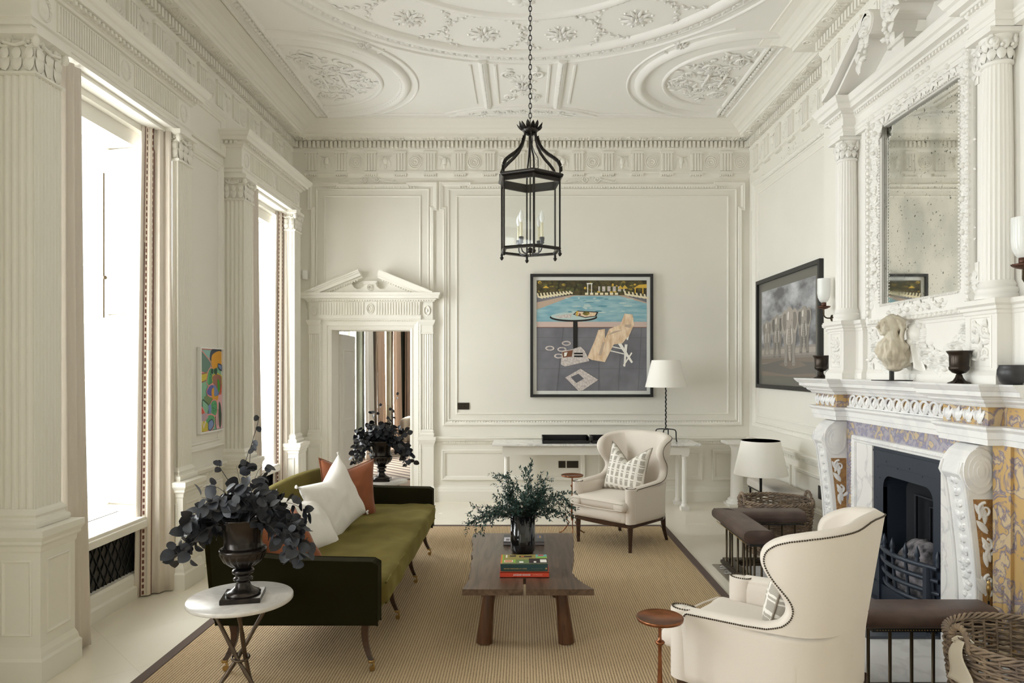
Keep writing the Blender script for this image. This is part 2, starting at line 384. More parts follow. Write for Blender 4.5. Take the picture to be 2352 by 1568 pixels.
def along(p0, p1, step, ends=True):
    L_ = math.hypot(p1[0]-p0[0], p1[1]-p0[1]); n = max(1,round(L_/step))
    return [(p0[0]+(p1[0]-p0[0])*(i+.5)/n, p0[1]+(p1[1]-p0[1])*(i+.5)/n) for i in range(n)]
def foliage(mb, F, u0, u1, v0, v1, n, ln, seed, ht=.02, mat=0, blobs=True):
    R = random.Random(seed)
    for i in range(n):
        c = (R.uniform(u0,u1), R.uniform(v0,v1)); a = R.uniform(0,2*PI)
        leaf(mb, F, c, a, ln*R.uniform(.6,1.2), ln*R.uniform(.3,.55), ht*R.uniform(.7,1.4), mat)
        if blobs and i % 4 == 0: mb.ball((c[0],c[1],0), (ln*.2,ln*.2,ht*1.3), 6, 3, mat, F, dome=True)
        if i % 5 == 0: scroll(mb, F, c, ln*.45, 1.2, a, 1 if i%2 else -1, ht*.5, mat, 14)
def rectp(u0,u1,v0,v1): return [(u0,v0),(u1,v0),(u1,v1),(u0,v1)]
PROF_PANEL = [(0,0),(0,.022),(.012,.028),(.022,.020),(.034,.020),(.05,.008),(.056,0)]
PROF_THIN = [(0,0),(0,.010),(.008,.014),(.018,.010),(.022,0)]
# ================================================================== THE ROOM
XL, XR, YB, H = -2.85, 2.90, 8.90, 4.74
XU = -2.93; XC = 2.66; YC0, YC1 = 3.40, 6.15; YF = -3.6
FB = (V3(0,YB,0), V3(1,0,0), V3(0,0,1), V3(0,-1,0))
FLW = (V3(XL,0,0), V3(0,1,0), V3(0,0,1), V3(1,0,0))
FRW = (V3(XR,0,0), V3(0,1,0), V3(0,0,1), V3(-1,0,0))
FCH = (V3(XC,0,0), V3(0,1,0), V3(0,0,1), V3(-1,0,0))
FCE = (V3(0,0,H), V3(1,0,0), V3(0,1,0), V3(0,0,-1))
mb = MB(); mb.box(-3.5, 3.2, YF-.3, 9.05, -.12, 0); mb.build('floor', FLOORM, kind='structure')
mb = MB(); mb.box(-3.5, 3.2, YF-.3, 9.2, H, H+.15); mb.build('ceiling', CEILM, kind='structure')
# back wall with the door opening
DX0, DX1, DZ = -2.44, -1.427, 2.19
mb = MB(); mb.box(-3.5, DX0, YB, 9.22, 0, H); mb.box(DX1, 3.2, YB, 9.22, 0, H); mb.box(DX0, DX1, YB, 9.22, DZ, H)
mb.build('wall_back', PAINT, kind='structure')
mb = MB(); mb.box(XR, 3.2, YC1-.05, YB, 0, H); mb.box(XC, 3.2, YC0, YC1, 0, .02); mb.box(XC, 3.2, YC0, 4.13, 0, H); mb.box(XC, 3.2, 5.40, YC1, 0, H); mb.box(XC, 3.2, 4.13, 5.40, 1.2, H); mb.box(3.1, 3.2, 4.13, 5.40, 0, 1.2); mb.box(XR, 3.2, YF, YC0, 0, H)
mb.build('wall_right', PAINT, kind='structure')
mb = MB(); mb.box(-3.5, 3.2, YF-.2, YF, 0, H)
mb.build('wall_front', PAINT, kind='structure')
# left wall: piers between four windows, splayed openings
mb = MB(); hw = .75; hs = .87; zs, zh = .60, 3.47
edges = [YF] + [e for y in WIN_Y for e in (y-hw, y+hw)] + [YB]
for i in range(0, len(edges), 2):
    a, b = edges[i], edges[i+1]; a2 = a+(hs-hw)*-1*(-1 if i == 0 else 1)*(0 if i == 0 else 1); b2 = b+(0 if i == len(edges)-2 else -(hs-hw))
    a2 = a if i == 0 else a+(hs-hw); 
    mb.prism([(XL,a),(XL,b),(-3.45,b2),(-3.45,a2)], 0, 4.13)
for y in WIN_Y:
    mb.box(-3.45, XL-.03, y-hs, y+hs, 0, .18); mb.box(-3.45, -2.93, y-hs, y+hs, .18, .56); mb.prism([(XL,y-hw),(XL,y+hw),(-3.45,y+hs),(-3.45,y-hs)], zh, 4.13)
mb.box(-3.45, XU, YF, YB, 4.13, H)
mb.build('wall_left', PAINT, kind='structure')
# ---- cornice all round
path = [(XU,YF),(XR,YF),(XR,YC0),(XC,YC0),(XC,YC1),(XR,YC1),(XR,8.86),(XU,8.86)]
mb = MB()
prof = [(-.04,4.13),(.012,4.165),(.03,4.17),(.03,4.195),(.012,4.20),(.012,4.44),(.022,4.455),(.03,4.468),(.03,4.57),(.075,4.572),(.20,4.578),(.20,4.615),(.215,4.62),(.225,4.635),(.25,4.655),(.27,4.662),(.31,4.690),(.36,4.712),(.42,4.724),(.44,4.724),(.44,4.745)]
mb.sweep(path, prof, True, ID)
segs = [(path[i], path[(i+1)%8]) for i in range(8)]
def seg_frame(p0, p1, z=0):
    d = Vector((p1[0]-p0[0], p1[1]-p0[1])); L_ = d.length; d.normalize()
    return (V3(p0[0],p0[1],z), V3(d.x,d.y,0), V3(0,0,1), V3(-d.y,d.x,0)), L_
for k,(p0,p1) in enumerate(segs):
    if k == 0: continue
    F,L_ = seg_frame(p0,p1); n = int(L_/.054)
    if k == 1: n = 0
    i0 = 0
    for i in range(n):
        u = (i+.5)*L_/n
        if k in (1,7) and abs(0) > 1: continue
        mb.box(u-.0165, u+.0165, 4.487, 4.562, .025, .078, 0, F)
mb.build('trim_1', PAINT2, kind='structure')
# soffit squares with pegs, and discs
mb = MB()
for k,(p0,p1) in enumerate(segs):
    if k in (0,1): continue
    F,L_ = seg_frame(p0,p1,4.578); F = (F[0],F[1],F[3],V3(0,0,-1))
    n = max(1,int(L_/.376))
    for i in range(n):
        u = (i+.5)*L_/n
        if abs(F[1].y) > .5 and k == 7 and fmap(F,(u,0,0)).y < 1: continue
        mb.box(u-.085, u+.085, .095, .185, 0, .008, 0, F)
        for a in range(5):
            for b in range(3): mb.box(u-.07+a*.035-.007, u-.07+a*.035+.007, .112+b*.028-.007, .112+b*.028+.007, .008, .02, 0, F)
        ringm(mb, F, (u+L_/n/2, .14), .038, [(-.006,0),(-.003,.010),(.003,.010),(.006,0)], 16)
        mb.ball((u+L_/n/2,.14,0), (.016,.016,.012), 8, 2, 0, F, dome=True)
mb.build('trim_2', PAINT2, kind='structure')
# frieze: triglyphs, paterae and ox-head plaques
mb = MB()
def triglyph(F, u):
    z0, z1 = 4.20, 4.43
    for a in (-.055, -.018, .018, .055):
        mb.box(u+a-.013, u+a+.013, z0, z1, .012, .032, 0, F)
    mb.box(u-.072, u+.072, z0, z1, .010, .020, 0, F)
    mb.box(u-.082, u+.082, z1-.012, z1+.015, .010, .038, 0, F); mb.box(u-.082, u+.082, 4.152, 4.168, -.01, .032, 0, F)
    for a in range(6): mb.box(u-.069+a*.0275-.008, u-.069+a*.0275+.008, 4.136, 4.153, -.02, .028, 0, F)
def patera(F, u, z=4.315):
    for r in (.082, .058, .036): ringm(mb, F, (u,z), r, [(-.009,.012),(-.005,.024),(.004,.024),(.009,.012)], 28)
    mb.ball((u,z,.012), (.016,.016,.012), 8, 2, 0, F, dome=True)
def oxhead(F, u, z=4.315):
    mb.ball((u,z+.015,.012), (.034,.055,.022), 8, 3, 0, F, dome=True); mb.ball((u,z-.055,.012), (.02,.035,.016), 8, 3, 0, F, dome=True)
    for s_ in (-1,1):
        mb.tube([(u+s_*.02,z+.06,.02),(u+s_*.05,z+.068,.022),(u+s_*.075,z+.075,.018)], [.009,.007,.003], 5, 0, True, False, F)
        leaf(mb, F, (u+s_*.03,z+.045,.01), -PI/2+s_*.5, .10, .035, .012); leaf(mb, F, (u+s_*.055,z+.04,.01), -PI/2+s_*.1, .13, .02, .012)
def frieze_run(F, L_, first, k0, lo=-1, hi=1e9):
    u = first; k = k0
    while u < L_:
        if u > lo and u > .09 and u < L_-.09 and u < hi:
            triglyph(F, u)
        m_ = u+.188
        if lo < m_ < L_-.08 and m_ < hi: (patera if k % 2 else oxhead)(F, m_)
        u += .376; k += 1
F,L_ = seg_frame(path[6],path[7]); frieze_run(F, L_, XR-2.584, 1); patera(F, (XR-2.584)-.188)
F,L_ = seg_frame(path[7],path[0]); frieze_run(F, L_, .28, 0, -1, 6.5)
F,L_ = seg_frame(path[5],path[6]); frieze_run(F, L_, .20, 0)
F,L_ = seg_frame(path[3],path[4]); frieze_run(F, L_, .22, 0)
mb.build('trim_3', PAINT2, kind='structure')
# ---- ceiling plasterwork
mb = MB(); F = FCE; cy0 = 4.69
rope = lambda r0, n, s_=.05, h=.02, ccx=0, ccy=cy0: [(ccx+r0*math.cos(2*PI*i/n), ccy+r0*math.sin(2*PI*i/n)) for i in range(n)]
ringm(mb, F, (0,cy0), 2.12, [(-.05,0),(-.045,.018),(-.03,.018),(-.025,.010),(.045,.010),(.05,.030),(.10,.045),(.13,.040),(.155,.015),(.16,0)], 140)
for i,q in enumerate(rope(2.105,120)):
    if q[1] > 3.2:
        leaf(mb, F, (q[0],q[1],.010), 2*PI*i/120+PI/2+.5, .090, .05, .034); leaf(mb, F, (q[0],q[1],.010), 2*PI*i/120+PI/2-.5+PI, .07, .035, .028); mb.ball((q[0],q[1],.01),(.014,.014,.034),6,3,0,F,dome=True)
ringm(mb, F, (0,cy0), 2.26, [(-.012,0),(-.005,.016),(.005,.016),(.012,0)], 120)
ringm(mb, F, (0,cy0), 1.33, [(-.035,0),(-.03,.022),(.0,.032),(.03,.022),(.04,0)], 110)
beads(mb, F, rope(1.385,150), .014, .012, 5, 2)
for k in range(15):
    a = PI/2+(k-.5)*2*PI/15+0; c = (1.69*math.cos(a), cy0+1.69*math.sin(a))
    if c[1] < 4.5: continue
    for i in range(44):
        t = 2*PI*i/44; q = (c[0]+.345*math.cos(t), c[1]+.345*math.sin(t))
        leaf(mb, F, (q[0],q[1],.003), t+PI/2+(.6 if i%2 else -.6), .052, .026, .016)
    rosette(mb, F, c, .145, 9, .028); rosette(mb, F, c, .085, 7, .036)
    for i in range(9): mb.ball((c[0]+.14*math.cos(2*PI*i/9+.3),c[1]+.14*math.sin(2*PI*i/9+.3),0),(.014,.014,.016),6,3,0,F,dome=True)
for i in range(11): leaf(mb, F, (0,cy0+1.05), 2*PI*i/11, .13, .06, .03)
BX = 2.335; BYB = 8.40
# border band
for s_ in (-1,1):
    o = s_*BX
    F2 = (V3(o,0,H), V3(0,1,0), V3(s_,0,0), V3(0,0,-1))
    mb.sweep([(2.2,0),(BYB,0)] if s_ < 0 else [(2.2,0),(BYB,0)], [(-.03,0),(-.02,.02),(0,.024),(.015,.012),(.02,.006),(.12,.006),(.125,.018),(.14,.02),(.15,0)], False, F2)
    y = 4.2; i = 0
    while y < BYB-.02:
        leaf(mb, F2, (y-.03,.03,.005), .6, .085, .05, .022); mb.ball((y+.02,.045,.004),(.018,.012,.016),6,2,0,F2,dome=True)
        y += .062; i += 1
F2 = (V3(0,BYB,H), V3(1,0,0), V3(0,1,0), V3(0,0,-1))
mb.sweep([(-BX,0),(BX,0)], [(0,0),(0,.012),(.01,.016),(.02,0)], False, F2)
for q in along((-BX,.04),(BX,.04),.055): leaf(mb, F2, (q[0]-.03,q[1]-.012,0), .45, .07, .03, .02)
mb.sweep([(-BX,-.09),(BX,-.09)], [(0,0),(0,.008),(.012,.012),(.02,0)], False, F2)
# side demi-ovals with trophies
for s_ in (-1,1):
    for cyy in (7.33, 4.2, ):
        c = (s_*2.33, cyy)
        if cyy < 5: c = (s_*2.33, 3.4)
        a0, a1 = (-PI/2, PI/2) if s_ < 0 else (PI/2, 3*PI/2)
        ringm(mb, F, c, .83, [(-.022,0),(-.018,.018),(.0,.024),(.018,.016),(.022,0)], 56, 0, a0, a1, .76)
        ringm(mb, F, c, 1.09, [(-.05,0),(-.045,.022),(.0,.046),(.03,.040),(.045,.016),(.06,.012),(.065,0)], 60, 0, a0, a1, 1.02)
        for i in range(60):
            t = a0+(a1-a0)*(i+.5)/60; mb.ball((c[0]+1.06*math.cos(t)*.985,c[1]+1.0*math.sin(t)*.985,.01),(.012,.012,.018),5,2,0,F,dome=True)
        ringm(mb, F, c, 1.215, [(-.012,0),(-.008,.014),(.008,.014),(.012,0)], 60, 0, a0+.35, a1-.35, 1.16)
        # trophy panel
        x0, x1 = c[0]-s_*.08, c[0]-s_*.74
        R = random.Random(5)
        ux = sorted((x0,x1))
        for i in range(150):
            t = R.uniform(0,1); xx = x0+(x1-x0)*t; yy = c[1]+R.uniform(-.64,.60)*(1-.75*t*t)
            leaf(mb, F, (xx,yy), R.uniform(0,2*PI), R.uniform(.06,.12), R.uniform(.02,.045), .024)
        for (tx,ty,rr,sg) in ((.1,.42,.11,1),(.1,-.42,.11,-1),(.42,.28,.09,-1),(.42,-.28,.09,1),(.66,.13,.07,1),(.66,-.13,.07,-1),(.25,-.2,.08,1),(.25,.2,.08,-1)):
            scroll(mb, F, (x0-s_*tx*.8, c[1]+ty), rr, 1.6, 0 if s_<0 else PI, sg, .016)
            rosette(mb, F, (x0-s_*tx*.8, c[1]+ty), .045, 6, .03)
        for dx_ in (-.08,.10): mb.tube([(c[0]-s_*.32+dx_,c[1]-.16,.015),(c[0]-s_*.32+dx_,c[1]+.16,.015)], .016, 5, 0, True, False, F)
        mb.tube([(c[0]-s_*.30-.06,c[1]-.06,.015),(c[0]-s_*.30,c[1]-.09,.015),(c[0]-s_*.30+.06,c[1]-.02,.015)], .012, 5, 0, True, False, F)
    rosette(mb, F, (s_*1.49,6.55), .085, 9, .03)
    ringm(mb, F, (s_*1.49,6.55), .19, [(-.01,0),(-.006,.012),(.006,.012),(.01,0)], 20, 0, PI*.15, PI*.75)
# centre panel and its ribs
for u in (-.275,.275,-.53,.53): mb.sweep([(u,6.98),(u,8.0)], [(-.014,0),(-.01,.014),(.01,.014),(.014,0)], False, F)
for u in (-.40,.40):
    mb.sweep([(u,6.88),(u,8.10)], [(-.045,0),(-.04,.02),(-.015,.034),(.015,.034),(.04,.02),(.045,0)], False, F)
    for q in along((u,6.9),(u,8.08),.04): leaf(mb, F, (q[0],q[1]-.02,.032), PI/2+.3, .045, .025, .014)
R = random.Random(3)
for sx in (-1,1):
    for sy in (-1,1):
        scroll(mb, F, (sx*.15,7.50+sy*.30), .075, 1.7, PI/2 if sx>0 else PI/2, sx*sy, .018); rosette(mb, F, (sx*.15,7.50+sy*.30), .04, 6, .03)
        scroll(mb, F, (sx*.09,7.50+sy*.13), .05, 1.3, 0, -sx*sy, .014)
        for t in range(7): leaf(mb, F, (sx*(.05+.02*t),7.50+sy*(.08+.055*t)), R.uniform(0,2*PI), .085, .035, .022)
rosette(mb, F, (0,7.50), .09, 8, .034)
for i in range(5):
    leaf(mb, F, (0,7.62), PI/2+(i-2)*.4, .17, .05, .026); leaf(mb, F, (0,7.38), -PI/2+(i-2)*.4, .17, .05, .026)
# far segment arch
def arc(cx,cy_,r,a0,a1,n): return [(cx+r*math.cos(a0+(a1-a0)*i/n), cy_+r*math.sin(a0+(a1-a0)*i/n)) for i in range(n+1)]
A = arc(0,9.62,1.50,PI*.5+.62-PI+PI, PI*.5-.62, 40); A = [(q[0], 9.62-(q[1]-9.62)) for q in A]
mb.sweep(A, [(-.03,0),(-.025,.018),(.0,.024),(.02,.014),(.03,0)], False, F)
A2 = [(q[0]*.86, 9.62-(9.62-q[1])*.90) for q in A]
for q in A2[1:-1]: leaf(mb, F, q, .5, .07, .04, .02)
for i in range(-4,5): rosette(mb, F, (i*.155, 8.30-.08*math.cos(i*.33)+.03), .05, 7, .02)
A3 = [(q[0]*1.1, 9.62-(9.62-q[1])*1.045) for q in A]; mb.sweep(A3, [(-.01,0),(-.006,.012),(.006,.012),(.01,0)], False, F)
# straight band fields near the ring
mb.build('trim_4', CEILM, kind='structure')
# ---- wall panels (mouldings standing on the walls)
mb = MB()
def wpanel(F, u0,u1,v0,v1, ear=.10, inner=.165):
    if ear:
        e = .045; pts = [(u0,v0),(u1,v0),(u1,v1-.34),(u1+e,v1-.34),(u1+e,v1+.025),(u1-.36,v1+.025),(u1-.36,v1),(u0+.36,v1),(u0+.36,v1+.025),(u0-e,v1+.025),(u0-e,v1-.34),(u0,v1-.34)]
        mb.sweep(pts, PROF_PANEL, True, F)
        mb.sweep(rectp(u0+.06,u1-.06,v0+.06,v1-.06), PROF_THIN, True, F)
        for q in along((u0+.2,v1-.045),(u1-.2,v1-.045),.035): mb.ball((q[0],q[1],.012),(.011,.016,.010),5,2,0,F,dome=True)
        for q in along((u0+.1,v0+.045),(u1-.1,v0+.045),.035): mb.ball((q[0],q[1],.012),(.011,.014,.008),5,2,0,F,dome=True)
    else: mb.sweep(rectp(u0,u1,v0,v1), PROF_PANEL, True, F)
    if inner: mb.sweep(rectp(u0+inner,u1-inner,v0+inner*.85,v1-inner*.9), PROF_THIN, True, F)
def crest(F, c):
    for s_ in (-1,1):
        scroll(mb, F, (c[0]+s_*.075,c[1]+.005), .042, 1.8, PI/2, -s_, .012)
        for t in range(6): leaf(mb, F, (c[0]+s_*(.10+.035*t),c[1]-.005-.006*t), (0 if s_>0 else PI)+s_*.35*(1-t/6), .07, .03, .016)
        scroll(mb, F, (c[0]+s_*.31,c[1]-.015), .022, 1.3, PI/2, s_, .007)
    for i in range(5): leaf(mb, F, (c[0],c[1]+.02), PI/2+(i-2)*.5, .07, .03, .018)
wpanel(FB, -1.013, 2.80, .97, 4.05); wpanel(FB, -2.70, -1.13, 2.2, 4.05)
crest(FB, (-1.94,4.10)); crest(FB, (.88,4.10))
wpanel(FRW, 6.38, 8.72, .97, 4.0); crest(FRW, (7.5,4.05))
wpanel(FLW, 5.72, 6.60, .97, 3.62, 0, .07); wpanel(FLW, 5.68, 6.64, 3.70, 4.08, 0, .05)
# dado: lower panels, chair rail
for (u0,u1) in ((-1.03,.80),(.97,2.30),(2.42,2.82)): wpanel(FB, u0,u1,.27,.66, 0, 0)
for (u0,u1) in ((6.3,7.4),(7.5,8.7)): wpanel(FRW, u0,u1,.27,.66, 0, 0)
wpanel(FLW, 5.75, 6.58, .27, .66, 0, 0)
RAIL = [(0,.725),(.018,.735),(.018,.765),(.035,.772),(.045,.80),(.060,.806),(.060,.825),(0,.83)]
def railrun(pts):
    mb.sweep(pts, RAIL, False, ID)
    for a,b in zip(pts[:-1],pts[1:]):
        Fr,L_ = seg_frame(a,b)
        for i in range(int(L_/.03)): mb.box((i+.5)*.03-.009,(i+.5)*.03+.009,.742,.764,.015,.028,0,Fr)
railrun([(XR,YC1),(XR,YB),(-1.10,YB)]); railrun([(-2.72,YB),(XL,YB)])
railrun([(XL,6.62),(XL,5.64)])
mb.build('trim_5', PAINT2, kind='structure')
BASE = [(0,0),(.045,0),(.045,.13),(.035,.145),(.030,.165),(.015,.185),(.012,.20),(0,.20)]
for nm, pts in (('baseboard_back', [(XR,YB),(-1.12,YB)]), ('baseboard_right', [(XR,YC1),(XR,YB)]), ('baseboard_left', [(XL,6.66),(XL,5.62)]), ('baseboard_corner', [(-2.70,YB),(XL,YB),(XL,8.38)])):
    mb = MB(); mb.sweep(pts, BASE, False, ID); mb.build(nm, PAINT2, kind='structure')
# ---- pilasters flanking the windows
def flutepoly(x0,x1,y0,y1,nx,ny,dp=.010):
    # footprint whose +X face carries ny flutes, the two Y faces nx flutes
    def run(p0,p1,k,inward):
        out = []; m_ = .12
        for i in range(k):
            a = (i+m_)/k; b = (i+1-m_)/k
            for j in range(5):
                t = a+(b-a)*j/4; d = math.sin(PI*j/4)*dp
                out.append((p0[0]+(p1[0]-p0[0])*t+inward[0]*d, p0[1]+(p1[1]-p0[1])*t+inward[1]*d))
        return [p0]+out
    return run((x0,y0),(x1,y0),nx,(0,1))+run((x1,y0),(x1,y1),ny,(-1,0))+run((x1,y1),(x0,y1),nx,(0,-1))+[(x0,y1)]
def rectxy(x0,x1,y0,y1,m_=0): return [(x0,y0-m_),(x1+m_,y0-m_),(x1+m_,y1+m_),(x0,y1+m_)]
def stack(mb, x0, x1, y0, y1, prof):      # prof: (outward, z) swept round the three free sides
    mb.sweep([(x0,y0),(x1,y0),(x1,y1),(x0,y1)], [(.02,prof[0][1])]+[(-d,z) for d,z in prof]+[(.02,prof[-1][1])], False, ID, 0, False, False)
    mb.box(x0, x1-.006, y0+.006, y1-.006, prof[0][1]+.001, prof[-1][1]-.004)
def capital(mb, x0, x1, y0, y1, z0, z1):
    h = z1-z0; mb.box(x0, x1-.004, y0+.004, y1-.004, z0, z1)
    stack(mb, x0, x1, y0, y1, [(0,z0-.012),(.014,z0-.006),(.014,z0+.006),(0,z0+.012)])
    stack(mb, x0, x1, y0, y1, [(.0,z1-.045),(.022,z1-.035),(.034,z1-.03),(.034,z1),(0,z1)])
    for (F,L_) in (((V3(x1-.004,y0,z0),V3(0,1,0),V3(0,0,1),V3(1,0,0)),y1-y0),((V3(x0,y0+.004,z0),V3(1,0,0),V3(0,0,1),V3(0,-1,0)),x1-x0),((V3(x0,y1-.004,z0),V3(1,0,0),V3(0,0,1),V3(0,1,0)),x1-x0)):
        n = 3
        for i in range(n):
            u = (i+.5)*L_/n
            leaf(mb, F, (u,.012), PI/2, h*.40, L_/n*.95, .030); leaf(mb, F, (u,h*.30), PI/2, h*.36, L_/n*.8, .034)
            for s_ in (-1,1): leaf(mb, F, (u,.03), PI/2+s_*.35, h*.3, L_/n*.4, .022)
            mb.ball((u,h*.40,.012),(.013,.010,.018),6,3,0,F)
        for s_ in (0,1):
            c = (L_*.14+s_*L_*.72, h*.74); scroll(mb, F, c, .034, 1.7, PI/2, 1 if s_ else -1, .014); mb.ball((c[0],c[1],.01),(.012,.012,.014),6,3,0,F)
        rosette(mb, F, (L_/2,h*.88), .026, 6, .03)
        mb.tube([(L_*.2,h*.70,.02),(L_*.5,h*.64,.014),(L_*.8,h*.70,.02)], .010, 5, 0, True, False, F)
    for yy in (y0,y1): mb.ball((x1+.012,yy+(.012 if yy==y1 else -.012),z0+h*.74),(.022,.022,.034),8,5,0)
def pilaster(y0, y1, k):
    x0, x1 = XL-.01, -2.66; mb = MB()
    stack(mb, x0, -2.605, y0-.035, y1+.035, [(.012,0),(.026,0),(.026,.12),(.016,.135),(.012,.16),(.0,.19),(0,.20),(0,.70),(.006,.71),(.008,.735),(.022,.75),(.022,.765),(.036,.79),(.036,.825),(.01,.83),(0,.83)])
    for (F,L_) in (((V3(-2.605,y0-.035,0),V3(0,1,0),V3(0,0,1),V3(1,0,0)),y1-y0+.07),((V3(x0,y0-.035,0),V3(1,0,0),V3(0,0,1),V3(0,-1,0)),-2.605-x0)):
        mb.sweep(rectp(.045,L_-.045,.25,.66), [(0,0),(0,.006),(.006,.009),(.016,.003),(.018,0)], True, F)
    stack(mb, x0, x1, y0, y1, [(.030,.83),(.034,.85),(.030,.865),(.016,.872),(.013,.885),(.020,.90),(.012,.915),(.004,.925),(0,.93)])
    mb.prism(flutepoly(x0,x1,y0,y1,5,8), .93, 3.30)
    capital(mb, x0, x1, y0, y1, 3.31, 3.54)
    mb.build('trim_%d' % k, PAINT2, kind='structure')
PIL = [(3.80,4.02),(5.38,5.60),(6.65,6.87),(8.13,8.35)]
for k,(a,b) in enumerate(PIL): pilaster(a, b, 6+k)
def entab(y0, y1, k):
    mb = MB(); x0 = XL-.01; x1 = -2.675
    stack(mb, x0, x1, y0, y1, [(0,3.54),(0,3.565),(.008,3.568),(.008,3.595),(.02,3.605),(.02,3.615),(0,3.615),(0,3.80),(.015,3.805),(.02,3.82),(.03,3.825),(.03,3.852),(.075,3.858),(.085,3.885),(.10,3.895),(.115,3.925),(.12,3.93),(.12,3.945),(0,3.95)])
    F = (V3(x1,0,0),V3(0,1,0),V3(0,0,1),V3(1,0,0))
    def pat(u):
        ringm(mb, F, (u,3.707), .050, [(-.006,0),(-.003,.010),(.003,.010),(.006,0)], 20, 0, 0, None, .066); mb.ball((u,3.707,0),(.018,.028,.010),8,2,0,F,dome=True)
        for i in range(16): leaf(mb, F, (u+.05*math.cos(PI*i/8),3.707+.066*math.sin(PI*i/8)), PI*i/8+PI/2+.5, .025,.012,.012)
    cs = [y0+.11, (y0+y1)/2, y1-.11]
    for c in cs: pat(c)
    y = y0+.215
    mb.sweep(rectp(y0+.21,y1-.21,3.622,3.794), [(0,0),(0,.008),(.006,.008),(.008,0)], True, F)
    while y < y1-.20:
        if abs(y-cs[1]) > .075: mb.box(y, y+.012, 3.632, 3.786, 0, .010, 0, F)
        y += .024
    y = y0+.01
    while y < y1:
        mb.box(y, y+.022, 3.828, 3.850, .03, .062, 0, F); y += .045
    F2 = (V3(x0,y0,0),V3(1,0,0),V3(0,0,1),V3(0,-1,0))
    for i in range(4): mb.box(.01+i*.042,.032+i*.042,3.828,3.850,.03,.062,0,F2)
    # lintel lining and blind box above the opening
    mb.box(-2.92, -2.74, y0+.2, y1-.2, 3.515, 3.56); mb.box(-2.935, -2.905, y0+.245, y1-.245, 3.36, 3.4685)
    mb.build('trim_%d' % k, PAINT2, kind='structure')
entab(3.79, 5.61, 10); entab(6.64, 8.36, 11)
